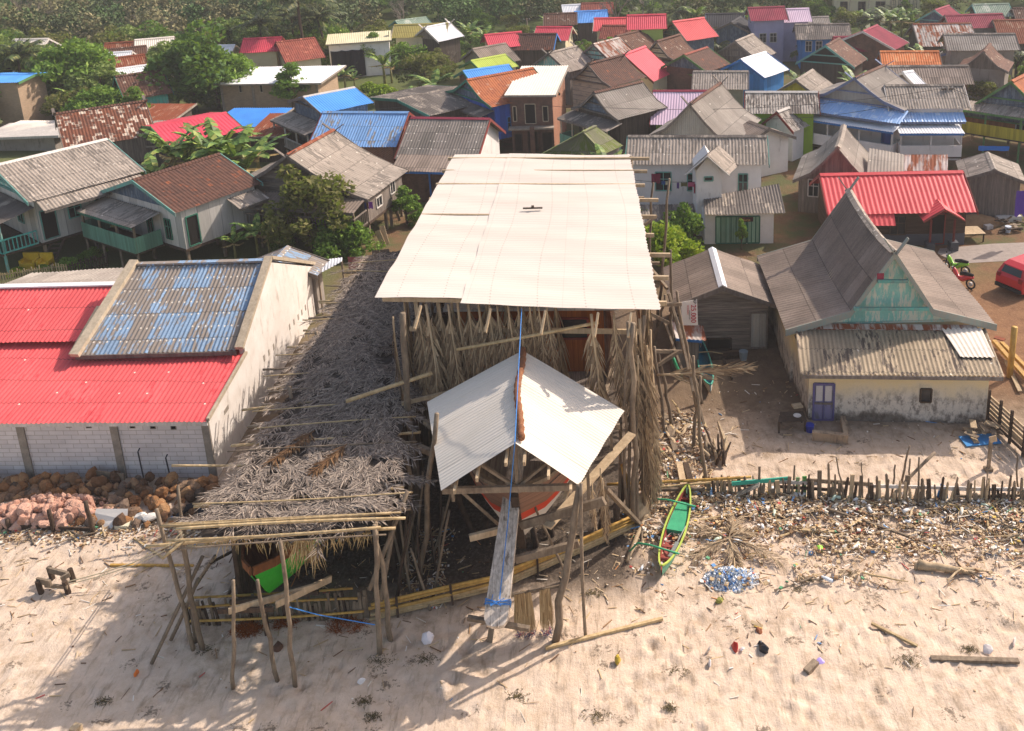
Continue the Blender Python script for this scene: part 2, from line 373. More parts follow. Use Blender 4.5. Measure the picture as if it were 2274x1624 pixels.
M['maroon'] = roof_mat('maroon_metal_roof', '#9a3a4c', '#853043', seed=6.7, var=.1, lap=.3, streak=.12)
M['rust'] = roof_mat('rusty_iron_roof', '#a7876f', '#8e5b41', rust='#8a4a2e', ra=.42, seed=1.5, streak=.2)
M['rust2'] = roof_mat('half_rusted_iron_roof', '#c9bfb6', '#b3a79c', rust='#9a5a38', ra=.5, seed=3.5, streak=.12)
M['orange'] = roof_mat('orange_rusted_roof', '#d9814a', '#c96f3b', seed=2.5, patch='#e0a070', pa=.62, streak=.12)
M['pink'] = roof_mat('pale_lilac_metal_roof', '#dcc3d2', '#cfb4c6', seed=7.3, var=.08, lap=.2, streak=.05, sheet=(.8, 6))
M['olive'] = roof_mat('olive_roof', '#a79a55', '#958a4c', seed=8.3, var=.08)
M['lime'] = roof_mat('lime_green_roof', '#b9c75a', '#a9b84e', seed=9.3, var=.08)
M['sage'] = roof_mat('pale_green_weathered_roof', '#93a58f', '#7d9080', seed=9.9, patch='#c0c4b4', pa=.6)
M['black'] = roof_mat('black_sheet_roof', '#3f4044', '#35363a', seed=.7)
M['tileb'] = tile_mat('old_brown_tile_roof', '#5d3f33', '#4a332b', '#8a4f33', .78, seed=1.)
M['tilem'] = tile_mat('mossy_dark_tile_roof', '#6b4a3a', '#54392f', '#c9b8a2', .8, seed=2.)
M['tilebl'] = tile_mat('lichen_flecked_tile_roof', '#7a4a35', '#56392e', '#cbb8a4', .7, seed=5.)
M['tileo'] = tile_mat('orange_clay_tile_roof', '#b0683f', '#94553a', '#d6b79b', .8, seed=3.)
M['tileblue'] = tile_mat('blue_glazed_tile_roof', '#a5c8f0', '#98bce8', '#cfe2f8', .72, seed=4., pu=.3, pv=.38, gloss=.45)
M['tiler'] = tile_mat('red_brown_tile_roof', '#9a5040', '#804438', '#b8705a', .75, seed=6.)
M['wwhite'] = plaster_mat('whitewashed_wall', '#e8e3de', '#dbd5cf', '#8d847b', .64, 1.)
M['wcream'] = plaster_mat('cream_plaster_wall', '#dccfae', '#cfc2a0', '#8d8068', .68, 2.)
s_ = NT('damp_stained_yellow_wall', .92); uvv, u_, v_ = s_.uv(); n1_ = s_.noise(s_.vec(u_, v_, 3.), .9, 6, .65); n2_ = s_.noise(s_.vec(s_.ma('MULTIPLY', u_, 2.0), v_, 9.), 2.2, 6, .75)
hv_ = s_.ma('ADD', v_, s_.ma('MULTIPLY', s_.ma('SUBTRACT', n1_, .5), 1.6))
c_ = s_.mix(s_.sat(hv_, 1.0, 2.0), lin('#cfc6b8'), lin('#dcc89c'))
c_ = s_.mix(s_.ma('MULTIPLY', s_.ma('MULTIPLY', s_.sat(n2_, .46, .6), s_.sat(hv_, 1.75, .9)), .8), c_, lin('#6a625b'))
c_ = s_.mix(s_.ma('MULTIPLY', s_.sat(hv_, .42, .18), .8), c_, lin('#4d443c'))
M['wyel'] = s_.col(bright(s_, c_, s_.noise(s_.vec(u_, v_, 1.), 18., 3), .88, 1.1))
M['wgrey'] = plaster_mat('grey_cement_wall', '#9f968c', '#8a8178', '#5a534c', .6, 4.)
M['wpurple'] = plaster_mat('lilac_plaster_wall', '#a9a3bd', '#9a94ae', '#77718a', .66, 5.)
M['wlime'] = plaster_mat('lime_green_wall', '#b5c66a', '#a8b95e', '#7c8848', .68, 6.)
M['wgreen'] = plaster_mat('leaf_green_wall', '#8aa832', '#7c9a2c', '#56661f', .64, 7.)
M['brick'] = brick_mat('raw_brick_wall', '#a5674a', '#8f5840', '#a08f7e', stain='#5f4a3e')
M['brickd'] = brick_mat('dark_brick_wall', '#7f5a48', '#6d4d3f', '#6c6058', seed=3., stain='#4a3f38', sa=.55)
M['brickl'] = brick_mat('pale_brick_wall', '#b79a7c', '#a48a70', '#9c8d7c', seed=5.)
M['hebel'] = brick_mat('white_block_wall', '#dfd8d4', '#d2cbc8', '#aea498', .6, .2, .012, seed=2., stain='#b0a79d', sa=.68)
M['pgrey'] = plank_mat('weathered_grey_planks', '#8d8278', '#675d55', .19)
M['pgreyh'] = plank_mat('weathered_grey_boards', '#91867a', '#5f564e', .2, True)
M['pdark'] = plank_mat('dark_old_planks', '#5d534b', '#40382f', .2)
M['pdarkh'] = plank_mat('dark_old_boards', '#5f4c3d', '#3f3128', .18, True)
M['pblue'] = plank_mat('slate_blue_planks', '#75828f', '#5c6772', .3, paint='#4f5f73', pa=.5)
M['pteal'] = plank_mat('faded_teal_planks', '#7fa39b', '#6b8a84', .3, paint='#4fb5a6', pa=.45)
M['pwhite'] = plank_mat('white_painted_boards', '#cfcac2', '#b9b4ac', .8, gap=.3)
M['pcream'] = plank_mat('stained_cream_boards', '#d2c3ab', '#a89b88', .45, True, gap=.7, paint='#dccdb4', pa=.45)
M['pyel'] = plank_mat('yellow_painted_boards', '#bfae3a', '#a89832', .22, gap=.25)
M['porange'] = plank_mat('varnished_orange_boards', '#a8682f', '#8c5326', .22, gap=.35)
M['pgreen'] = plank_mat('sea_green_boards', '#6f9c86', '#5d8873', .2, gap=.3)
M['pdblue'] = plank_mat('deep_blue_boards', '#3c62b8', '#2f4f9c', .5, gap=.3)
M['psky'] = plank_mat('bright_blue_boards', '#3f8bd0', '#357ab9', .6, gap=.3)
M['bamboow'] = plank_mat('woven_bamboo_wall', '#b79b6a', '#9c8258', .3)
M['ctq'] = roof_mat('teal_corrugated_cladding', '#a6d6c8', '#86c6b8', seed=1.7, patch='#d2d5c2', pa=.5, streak=.2, lap=.35, sheet=(.8, 3))
M['cgrey'] = roof_mat('grey_corrugated_cladding', '#a9a59b', '#8f8b82', seed=2.7, streak=.2, lap=.3, sheet=(.8, 3), bumpp=.16)
M['tteal'] = wood_mat('peeling_teal_trim', '#5fb3a6', '#7d8d84')
M['tgreen'] = wood_mat('green_trim', '#5f8a54', '#4d7346')
M['tpeel'] = wood_mat('grey_trim_with_teal_remains', '#978d81', '#84928a', 1.4)
M['tdteal'] = wood_mat('dark_green_trim', '#3f7f6a', '#35604f')
M['tblue'] = wood_mat('blue_trim', '#3f7fc4', '#3569a4')
M['tgrey'] = wood_mat('grey_weathered_trim', '#857b72', '#5f5750')
M['tbluegrey'] = wood_mat('blue_grey_trim', '#7c86a0', '#68718a')
M['tred'] = wood_mat('brown_red_trim', '#8a4038', '#6f342e')
M['twhite'] = wood_mat('white_trim', '#dad4cc', '#b9b2a9')
M['tcream'] = wood_mat('sandy_cement_cap', '#c7b79e', '#a5967f')
M['wood'] = wood_mat('weathered_wood', '#94846f', '#6a5c4d')
M['woodd'] = wood_mat('dark_weathered_wood', '#5a4a3c', '#3c3028')
M['woodl'] = wood_mat('pale_sawn_wood', '#c9b493', '#a58f72')
M['bamboo'] = wood_mat('dry_bamboo', '#cbb48a', '#a38a62', rough=.5)
M['bambooy'] = wood_mat('yellow_bamboo', '#cfa95a', '#a9803f', rough=.5)
M['concrete'] = flat_mat('concrete', '#a39889', .9, .15, c2='#7f766b')
s_ = NT('dark_window_glass', .15, .5); M['glass'] = s_.col(s_.mix(s_.noise(s_.obj(), 1.0), lin('#15181c'), lin('#2b3036')))
M['dark'] = flat_mat('dark_interior', '#1d1915', .9, .2)
# ---------------------------------------------------------------- houses
PROF = {'y': [(0, 0), (.39, .77), (1, 1)], 'f': [(0, 0), (1, 1)], 'b': [(0, 0), (.35, .47), (.6, .76), (1, 1)], 'c': [(0, 0), (.3, .4), (.55, .67), (.8, .88), (1, 1)]}
def interp(prof, o):
    for (a, b), (c, d) in zip(prof, prof[1:]):
        if o <= c+1e-9: return b+(d-b)*(o-a)/(c-a)
    (a, b), (c, d) = prof[-2:]; return d+(d-b)/(c-a)*(o-c)
def roof_grid(mb, fn, L, w, per, amp, rows, u0=0., v0=0., rag=0., rs=None):
    """fn(a,o)->point ; a in 0..L along the eaves, o in 0..1 down the slope"""
    nu = max(2, int(L/per*4)) if amp else max(2, int(L/.8))
    pts = []; uvs = []
    lens = [0]; prev = fn(L/2, rows[0])
    for o in rows[1:]:
        q = fn(L/2, o); lens.append(lens[-1]+(q-prev).length); prev = q
    for i in range(nu+1):
        a = L*i/nu; col = []; cu = []; k = amp*math.sin(2*math.pi*a/per) if amp else 0
        for j, o in enumerate(rows):
            p = fn(a, o); e = fn(min(a+.05, L), o)-fn(max(a-.05, 0), o)
            g = fn(a, min(o+.03, 1))-fn(a, max(o-.03, 0)); nn = e.cross(g)
            if nn.length > 0: nn.normalize()
            if nn.z < 0: nn = -nn
            jit = .015*math.sin(a*1.7+j*2.1)+.01*math.sin(a*.63+j)
            col.append(p+nn*(k+jit)); cu.append((a+u0, lens[j]+v0))
        pts.append(col); uvs.append(cu)
    mb.grid(pts, uvs)
ALLH = {}; HB = []
def add_window(H, parent, f, a, z, w, h, frame='twhite', name='window', pane='glass', bars=1):
    """f(a,z,out)->world"""
    m = MB(); up = f(a, z+1, 0)-f(a, z, 0); t = .07
    for (p, q) in (((a-w/2, z), (a+w/2, z)), ((a-w/2, z+h), (a+w/2, z+h)), ((a-w/2, z), (a-w/2, z+h)), ((a+w/2, z), (a+w/2, z+h))):
        m.bar(f(p[0], p[1], .03), f(q[0], q[1], .03), t, t, f(0, 0, 1)-f(0, 0, 0))
    for k in range(bars): m.bar(f(a-w/2+w*(k+1)/(bars+1), z, .025), f(a-w/2+w*(k+1)/(bars+1), z+h, .025), .045, .045, f(0, 0, 1)-f(0, 0, 0))
    if bars and h > .9 and name == 'window': m.bar(f(a-w/2, z+h*.62, .025), f(a+w/2, z+h*.62, .025), .04, .04, f(0, 0, 1)-f(0, 0, 0))
    fr = m.build(name, M[frame], parent)
    p = MB(); p.quad(f(a-w/2, z, .008), f(a+w/2, z, .008), f(a+w/2, z+h, .008), f(a-w/2, z+h, .008))
    p.build('pane' if pane == 'glass' else 'door_leaf', M[pane], fr)
    return fr
def house(label, A, B, hr, E, he=None, roof='grey', wall='pgrey', gable=None, trim='tgrey', prof='f', fl=0.0, tiers=0, sag=0.0, oh=.35, og=.45,
          ridge=None, wins=(), fin=False, name='wooden_house', cat='house', per=.22, amp=.028, ver=None, group=None, w=None, L=None, backtrim=True, posts=None, slope_=.55, bw=.24, Lx=0):
    A3 = P(A, hr); B3 = P(B, hr); ax = Vector((B3.x-A3.x, B3.y-A3.y, 0)); L0 = ax.length; ax.normalize()
    L = (L or L0)+Lx; sx = Vector((ax.y, -ax.x, 0))
    if he is None:
        best = None
        for k in range(10, int(hr*50)):
            d = P(E, k/50)-A3; q = abs(d.dot(ax))
            if best is None or q < best[0]: best = (q, k/50)
        he = best[1]
    e = P(E, he)-A3
    if abs(ax.y) < .4 and w is None:
        best = None
        for k in range(10, int(hr*100)):
            d = P(E, k/100)-A3; q = abs((hr-k/100)-slope_*max(.2, d.dot(sx)))
            if best is None or q < best[0]: best = (q, k/100, d.dot(sx))
        he, w = best[1], max(best[2], 1.0)
    w = w or abs(e.dot(sx))
    base = Vector((A3.x, A3.y, 0))
    pf = PROF[prof]
    def f(a, s, z): return base+ax*a+sx*s+Vector((0, 0, z))
    def hz(s, a=None, dz=0.0):
        o = abs(s)/w; z = hr-(hr-he)*interp(pf, o)
        if sag and a is not None: z -= sag*(1-(2*a/L-1)**2)*(1-min(o, 1))
        return z+dz
    if base.y > 85:
        L = max(L, 4.4)
        if w < 2.3: he = max(hr-(hr-he)*2.3/w, hr-1.4) if abs(ax.y) < .4 else he; w = 2.3
    root = thing(name, label, cat, f(L/2, 0, 0), group); HB.append((f(L/2, 0, 0), max(L/2, w)))
    rows = sorted(set([p[0] for p in pf]+[.25, .5, .75]))
    mb = MB()
    for sg in (1, -1):
        roof_grid(mb, lambda a, o, sg=sg: f(a, sg*w*o, hz(w*o, a)), L, w, per, amp, rows, u0=(0 if sg > 0 else 3.7), v0=.02)
    rf = mb.build('roof', M[roof], root, smooth=True)
    rc = MB(); n = 8 if sag else 3; rr = [f(L*i/n, 0, hz(0, L*i/n, .05)) for i in range(n+1)]
    for p, q in zip(rr, rr[1:]):
        for sg in (1, -1):
            rc.bar(p+sx*sg*.1-Vector((0, 0, .04)), q+sx*sg*.1-Vector((0, 0, .04)), .24, .035, Vector((0, 0, 1))+sx*sg*.6)
    rc.build('ridge_cap', M[ridge or roof], rf)
    # walls as a closed shell under the roof
    sw = max(w-oh, w*.5); ss = [-sw]+[-w*p[0] for p in pf[::-1] if p[0]*w < sw and p[0] > 0]+[0]+[w*p[0] for p in pf if 0 < p[0]*w < sw]+[sw]
    g0 = og; g1 = L-og
    wl = MB(); prof_pts = [(-sw, fl)]+[(s, hz(s)-.09-sag*(1-min(1, abs(s)/w))*.9) for s in ss]+[(sw, fl)]
    wl.extrude([f(g0, s, z) for s, z in prof_pts], ax*(g1-g0))
    wl.build('wall', M[wall], root)
    ztop = hz(sw)-.12
    if gable:
        gp = MB(); pts = [(s, hz(s)-.1) for s in ss if hz(s)-.1 > ztop+.02]
        pts = [(-sw, ztop)]+pts+[(sw, ztop)]
        gp.extrude([f(g0-.02, s, z) for s, z in pts], -ax*.05)
        gp.build('gable_panel', M[gable], root)
        if tiers:
            tb = MB()
            for k in range(tiers):
                z = ztop+(hr-ztop)*(.02+k*.8/tiers)
                s1 = max(s for s in np.linspace(0, sw, 60) if hz(s)-.1 >= z)
                tb.bar(f(g0-.12, -s1, z), f(g0-.12, s1, z), .2, .1)
            tb.build('ledge', M[trim], root)
    for aa in ((-.02, L+.02) if backtrim else (-.02,)):
        for sg in (1, -1):
            bb = MB(); pp = [(w*p[0], hz(w*p[0])) for p in pf]; n0 = len(pp)
            up = [f(aa, sg*s0, z0+.03) for s0, z0 in pp]; dn = [f(aa, sg*s0, z0+.03-bw) for s0, z0 in pp]
            bb.extrude(up+dn[::-1], ax*(.05 if aa > 0 else -.05)); bb.build('barge_board', M[trim], root)
    if fin:
        d = Vector((0, 0, hr-hz(w*.3)))+sx*(w*.3); d.normalize(); d2 = Vector((0, 0, d.z))-sx*(d.dot(sx))
        for aa in (-.06, L+.06):
            fb = MB(); fb.bar(f(aa, 0, hr-.15), f(aa, 0, hr-.15)+d*.95, .05, .22, ax); fb.bar(f(aa-.03, 0, hr-.15), f(aa-.03, 0, hr-.15)+d2*.95, .05, .22, ax)
            fb.build('roof_finial', M[trim], root)
    # windows: (face, pos 0..1, z, w, h, kind)
    def face(nm):
        if nm == 'F': return (lambda a, z, o: f(g0-o, a, z)), -sw, sw
        if nm == 'K': return (lambda a, z, o: f(g1+o, a, z)), -sw, sw
        if nm == 'R': return (lambda a, z, o: f(a, sw+o, z)), g0, g1
        return (lambda a, z, o: f(a, -sw-o, z)), g0, g1
    for wd in wins:
        fc, a0, a1 = face(wd[0]); kind_ = wd[5] if len(wd) > 5 else 'window'
        if kind_ == 'door': add_window(None, root, fc, a0+(a1-a0)*wd[1], wd[2], wd[3], wd[4], wd[6] if len(wd) > 6 else trim, 'door', wd[7] if len(wd) > 7 else 'pdark', 0)
        else: add_window(None, root, fc, a0+(a1-a0)*wd[1], wd[2], wd[3], wd[4], wd[6] if len(wd) > 6 else 'twhite')
    if fl > .3:
        sb = MB(); sb.box(f((g0+g1)/2, 0, fl-.08), (2*sw+.1, g1-g0+.1, .16), (sx, ax, Vector((0, 0, 1)))); sb.build('floor_beam', M['woodd'], root)
        na = posts or max(2, int((g1-g0)/2.2)+1)
        for i in range(na):
            for s in (-sw+.15, 0, sw-.15):
                pm = MB(); pm.box(f(g0+.15+(g1-g0-.3)*i/(na-1), s, (fl-.16)/2), (.16, .16, fl-.16), (sx, ax, Vector((0, 0, 1)))); pm.build('post', M['wood'], root)
    h = dict(root=root, f=f, L=L, w=w, hr=hr, he=he, sw=sw, g0=g0, g1=g1, ax=ax, sx=sx, hz=hz, face=face)
    if ver: veranda(h, **ver)
    ALLH[label] = h
    print('HOUSE %-46s L%.1f w%.2f he%.2f fl%.1f at (%.1f,%.1f) wallh %.1f' % (label[:46], L, w, he, fl, base.x, base.y, ztop-fl))
    return h
def veranda(h, d=1.8, zi=None, zo=None, mat='grey', s0=-1.0, s1=1.0, posts=3, pm='wood', rail=None, railz=None, railh=.9, fl=None, slats=True, trim='tgrey', face='F'):
    f = h['f']; sw = h['sw']; g0 = h['g0']; root = h['root']
    zi = zi or h['he']-.1; zo = zo or zi-.5; a, b = s0*sw, s1*sw
    if face == 'F': pt = lambda s, o, z: f(g0-.1-o, s, z)
    else:
        sg = 1 if face == 'R' else -1; a, b = h['g0']+(h['g1']-h['g0'])*(s0+1)/2, h['g0']+(h['g1']-h['g0'])*(s1+1)/2
        pt = lambda s, o, z: f(s, sg*(sw+.05+o), z)
    mb = MB(); roof_grid(mb, lambda x, o: pt(a-.15+x, d*o, zi+(zo-zi)*o), b-a+.3, d, .22, .028, [0, .5, 1])
    vr = mb.build('veranda_roof', M[mat], root, smooth=True)
    t = MB(); t.bar(pt(a-.1, d-.05, zo-.1), pt(b+.1, d-.05, zo-.1), .06, .16); t.build('fascia', M[trim], vr)
    fz = fl or 0
    for i in range(posts):
        s = a+.05+(b-a-.1)*i/max(1, posts-1)
        m = MB(); m.bar(pt(s, d-.25, 0), pt(s, d-.25, zo-.06), .12, .12, (0, 1, 0)); m.build('post', M[pm], root)
    if fz:
        m = MB(); m.extrude([pt(a, 0, fz-.12), pt(b, 0, fz-.12), pt(b, d-.1, fz-.12), pt(a, d-.1, fz-.12)], (0, 0, .12)); m.build('veranda_floor', M['woodd'], root)
    if rail:
        m = MB(); rz = fz
        segs = [((a, d-.12), (b, d-.12)), ((b, d-.12), (b, .1)), ((a, d-.12), (a, .1))]
        for p, q in segs:
            if slats == 'panel':
                p0, q0 = pt(p[0], p[1], rz), pt(q[0], q[1], rz); m.bar(p0+Vector((0, 0, railh/2)), q0+Vector((0, 0, railh/2)), .05, railh)
            else:
                for zz in (.08, railh): m.bar(pt(p[0], p[1], rz+zz), pt(q[0], q[1], rz+zz), .07, .09)
                ln = math.hypot(q[0]-p[0], q[1]-p[1]); k = max(2, int(ln/.22))
                for i in range(k+1): m.bar(pt(p[0]+(q[0]-p[0])*i/k, p[1]+(q[1]-p[1])*i/k, rz+.05), pt(p[0]+(q[0]-p[0])*i/k, p[1]+(q[1]-p[1])*i/k, rz+railh), .05, .05, (0, 1, 0))
        m.build('balustrade', M[rail], root)
    return vr
# ---------------------------------------------------------------- village houses, nearest first
W = lambda f, p, z, w, h, *r: (f, p, z, w, h)+r
H1 = house('stilt house with aqua gable, pale side wall and long grey roof at the left edge', ('b1', -70, 365), ('b1', 950, 125), 6.0, ('b1', 255, 690), roof='grey3', wall='pwhite', gable='ctq', trim='tteal', fl=1.55, tiers=3, ridge='twhite', oh=.5,
  wins=[W('R', .35, 2.6, .8, 1.1, 'window', 'tteal'), W('R', .6, 2.6, .6, .9, 'window', 'tteal'), W('R', .1, 1.7, .9, 1.9, 'door', 'tteal', 'dark'), W('F', .3, 2.4, .9, 1.2, 'window', 'tteal'), W('F', .7, 2.4, .9, 1.2, 'window', 'tteal')],
  ver=dict(d=2.3, zi=4.0, zo=3.5, mat='greyd', posts=5, pm='tteal', rail='pteal', fl=1.55, trim='tteal'), cat='house')
veranda(H1, d=1.35, zi=4.55, zo=4.0, mat='grey3', posts=0, face='R', s0=-.96, s1=1.0, trim='tgrey')
H2 = house('stilt house with brown tile roof, slate blue gable and sea green balcony', ('b1', 1175, 490), ('b1', 1950, 255), 5.5, ('b1', 1560, 785), roof='tileb', wall='pwhite', gable='pblue', trim='tteal', fl=1.5, oh=.25, amp=0, tiers=0,
  wins=[W('F', .25, 1.9, .6, 1.3, 'window', 'tdteal'), W('F', .55, 1.9, .6, 1.3, 'window', 'tdteal'), W('F', .8, 1.9, .6, 1.3, 'window', 'tdteal'), W('R', .12, 1.6, .8, 1.9, 'door', 'tdteal', 'dark')],
  ver=dict(d=2.0, zi=3.6, zo=3.25, mat='grey3', s0=-1.05, s1=.45, posts=4, rail='pgreen', slats='panel', fl=1.5, railh=1.0, trim='tdteal'))
veranda(H2, d=1.2, zi=3.75, zo=3.3, mat='grey3', posts=0, face='R', s0=.25, s1=1.0)
H3 = house('old grey plank stilt house with swept fibre cement roof behind the leafy scrub', ('b2', 325, 265), ('b2', 740, 40), 6.0, ('b2', 1050, 665), roof='grey3', wall='pgrey', gable='pgreyh', trim='tgrey', prof='c', fl=1.5, tiers=3, ridge='rust', fin=True, sag=-.0,
  wins=[W('R', .3, 2.0, .8, .7), W('R', .7, 2.2, .7, .9), W('F', .3, 1.8, .8, 1.2), W('F', .7, 1.6, .9, 1.8, 'door', 'twhite', 'pdarkh')],
  ver=dict(d=2.0, zi=3.3, zo=2.9, mat='grey2', posts=4, rail='pgrey', fl=1.5))
house('long house under a flaking blue roof', ('a2', 650, 995), ('a2', 1410, 998), 5.0, ('b2', 340, 190), 3.2, roof='blueold', wall='brick', trim='tred', ridge='blueold', cat='house')
H5 = house('brick house with spotted grey roof, maroon ridge and white gable wall', ('a2', 1430, 1045), ('a2', 2130, 1055), 5.0, ('b2', 1120, 300), 3.3, roof='trimroof', wall='wwhite', trim='tred', ridge='maroon', name='brick_house',
  wins=[W('R', .3, 2.0, .3, .35), W('R', .45, 2.0, .3, .35), W('R', .6, 2.0, .3, .35)])
veranda(H5, d=2.0, zi=3.15, zo=2.5, mat='grey2', face='R', posts=3, pm='tblue', trim='tblue')
_b = MB(); _f = H5['f']; _sw = H5['sw']
_b.extrude([_f(H5['g0'], _sw+.02, 0), _f(H5['g1'], _sw+.02, 0), _f(H5['g1'], _sw+1.6, 0), _f(H5['g0'], _sw+1.6, 0)], (0, 0, 2.45)); _b.build('brick_annex', M['brickd'], H5['root'])
H6 = house('white two storey house with grey roof, little gabled tower and washing line', ('b3', 1085, 95), ('b3', 2265, 95), 5.4, ('b3', 1050, 335), roof='grey3', wall='wwhite', trim='tteal', ridge='greyd', name='white_house', oh=.3,
  wins=[W('R', .24, 2.2, 1.05, 1.3, 'window', 'tteal'), W('R', .47, 2.2, .7, 1.2, 'window', 'tteal'), W('R', .86, 1.9, .6, 1.5, 'window', 'tteal'), W('K', .6, 2.3, .5, 1.2), W('K', .3, 2.3, .5, 1.2)])
H7 = house('small grey plank shack with a white capped ridge in the yard', ('c3', 1890, 310), ('c3', 1800, -15), 3.6, ('c4', 175, 465), roof='grey2', wall='pgreyh', trim='tgrey', ridge='whiteb', name='plank_shack', cat='shack', og=.35, backtrim=False,
  wins=[W('F', .08, .05, .8, 1.9, 'door', 'woodd', 'cgrey'), W('F', .9, .1, .8, 1.9, 'door', 'tgrey', 'cgrey'), W('F', .47, .05, 1.2, .6, 'door', 'woodd', 'dark')])
H8 = house('low house with a shiny red metal roof, dark plinth and timber porch', ('b4', 540, 420), ('b4', 1755, 395), 3.95, ('b4', 562, 765), 2.0, roof='red3', wall='pdarkh', trim='tred', ridge='red3', name='red_roofed_house', per=.3, amp=.02, oh=.55,
  wins=[W('R', .49, .75, .95, 1.2, 'window', 'woodd'), W('R', .79, .1, .85, 1.95, 'door', 'tred', 'dark')])
H9 = house('old plank house with a swept grey roof and a rusted patch behind the red roof', ('b4', 690, 190), ('b4', 745, 0), 4.9, ('b4', 310, 470), roof='grey', wall='pgrey', gable='pgrey', trim='tgrey', prof='b', ridge='grey3', sag=.25, wins=[W('F', .2, 1.2, .7, 1.2)])
H10 = house('weathered grey plank shed with a low gable at the right edge', ('b4', 2025, 380), ('b4', 1965, 235), 3.5, ('b4', 2255, 480), roof='grey3', wall='pgrey', trim='tgrey', ridge='grey', name='plank_shed', cat='shed', w=2.0, he=2.75, og=.25)
H11 = house('two storey house with steep grey gable and blue tiled porch roof', ('a4', 835, 660), ('a4', 1085, 550), 6.4, ('a4', 1260, 940), roof='grey', wall='wwhite', gable='cgrey', trim='tbluegrey', prof='b', tiers=2, fin=True, ridge='tilem', fl=0,
  wins=[W('F', .22, 2.2, .9, 1.0, 'window', 'tblue'), W('F', .62, 2.2, .9, 1.0, 'window', 'tblue'), W('F', .85, 1.3, .8, 1.9, 'door', 'tblue', 'pdblue')],
  ver=dict(d=1.7, zi=4.2, zo=3.55, mat='tileblue', s0=-1.1, s1=1.1, posts=0, trim='tbluegrey'))
veranda(H11, d=2.3, zi=3.3, zo=3.0, mat='whiteb', posts=4, pm='twhite', rail='wwhite', slats='panel', fl=1.0, s0=-1.05, s1=1.05, trim='tblue')
H12 = house('white walled house with long corrugated grey roof and blue tiled eave', ('a4', 1090, 725), ('a4', 1760, 720), 5.6, ('a4', 1245, 925), 4.0, roof='grey3', wall='wwhite', trim='twhite', ridge='greyd', wins=[W('R', .5, 2.6, 1.2, .5, 'window', 'tblue'), W('K', .5, 2.0, .5, .9)])
veranda(H12, d=1.1, zi=3.9, zo=3.45, mat='tileblue', posts=0, face='R', s0=-.9, s1=.95, trim='tbluegrey')
veranda(H12, d=2.4, zi=3.2, zo=2.9, mat='whiteb', posts=3, pm='twhite', face='R', rail='wwhite', slats='panel', fl=1.0, s0=-.95, s1=.8, trim='tblue')
H13 = house('stilt house with green edged blue gable above a yellow and orange balcony at right', ('a4', 2165, 690), ('a4', 2420, 560), 6.2, ('a4', 1660, 1000), roof='tileo', wall='porange', gable='pblue', trim='tgreen', fl=1.9, tiers=3, amp=0,
  ver=dict(d=1.6, zi=4.15, zo=3.75, mat='grey3', posts=4, pm='tgreen', rail='pyel', slats='panel', railh=.9, fl=1.9, trim='tgreen'), wins=[W('F', .62, 2.2, .9, 1.3), W('F', .8, 2.2, .8, 1.3)])
H14 = house('big house with tall dark edged grey gable and long swept roof behind the white house', ('a3', 1610, 880), ('a3', 1870, 700), 6.2, ('a3', 1840, 1150), roof='grey', wall='pteal', gable='cgrey', trim='tgrey', fin=True, tiers=1, ridge='tilem', w=3.4, prof='b', he=3.4)
house('house with a pale lilac metal roof and lime green gable', ('a3', 1300, 770), ('a3', 1765, 770), 5.2, ('a3', 1105, 1058), 3.0, roof='pink', wall='wgreen', trim='tred', ridge='maroon', name='lilac_roofed_house')
H16 = house('dark plank house with blue grey gable, grey roof and green veranda', ('a3', 795, 785), ('a3', 1205, 690), 6.0, ('a3', 1005, 1020), roof='grey', wall='pdark', gable='pblue', trim='tgrey', prof='b', tiers=2, ridge='tilem',
  ver=dict(d=1.7, zi=3.95, zo=3.6, mat='greyd', posts=5, pm='tcream', rail='pgreen', slats='panel', fl=1.4, s0=-1.2, s1=1.1), fl=1.4, wins=[W('F', .3, 1.9, .9, 1.2, 'window', 'tdteal'), W('F', .65, 1.9, .9, 1.2, 'window', 'tdteal')])
H17 = house('stilt house with orange clay tile roof and grey over green gable', ('a2', 1920, 710), ('a3', 280, 575), 6.0, ('a2', 2270, 1000), w=4.0, he=4.3, roof='tileo', wall='pdblue', gable='pblue', trim='tdteal', prof='b', tiers=2, amp=0, fl=1.3,
  ver=dict(d=1.4, zi=3.9, zo=3.6, mat='greyd', posts=4, fl=1.3, rail='pdblue'), wins=[W('F', .2, 1.8, .7, 1.3, 'window', 'tblue'), W('F', .45, 1.8, .7, 1.3, 'window', 'tblue'), W('F', .75, 1.8, .7, 1.3, 'window', 'tblue'), W('R', .25, 1.8, .7, 1.3, 'window', 'tblue')])
house('low house with grey roof and dark green barge boards left of the orange tile roof', ('a2', 1305, 885), ('a2', 1840, 770), 4.4, ('a2', 1600, 1030), roof='greyd', wall='pdark', trim='tdteal', ridge='greyd')
house('brick gabled house with a flat bright blue roof above the orange tile roof', ('a2', 1890, 632), ('a2', 2300, 575), 4.6, ('a2', 2140, 662), roof='bluenew', wall='brickd', trim='tdteal', name='brick_house', w=2.6, he=3.6)
H20 = house('stilt house with bright sky blue roof and pale balustrade', ('a2', 470, 862), ('a2', 930, 775), 5.6, ('a2', 635, 1008), roof='bluenew', wall='pblue', gable='pblue', trim='tgrey', ridge='twhite', tiers=2, fl=1.3, prof='f',
  ver=dict(d=2.0, zi=3.7, zo=3.3, mat='grey3', posts=4, pm='twhite', rail='twhite', fl=1.3, s0=-1.2, s1=1.15))
house('old plank house with orange flecked tile roof beside the grassy field', ('a1', 490, 1010), ('a1', 1285, 895), 5.2, ('a1', 650, 1230), roof='tilebl', wall='pgrey', gable='pgrey', trim='tgrey', amp=0, ridge='tilem', fin=True, w=4.2, he=3.1, fl=1.0)
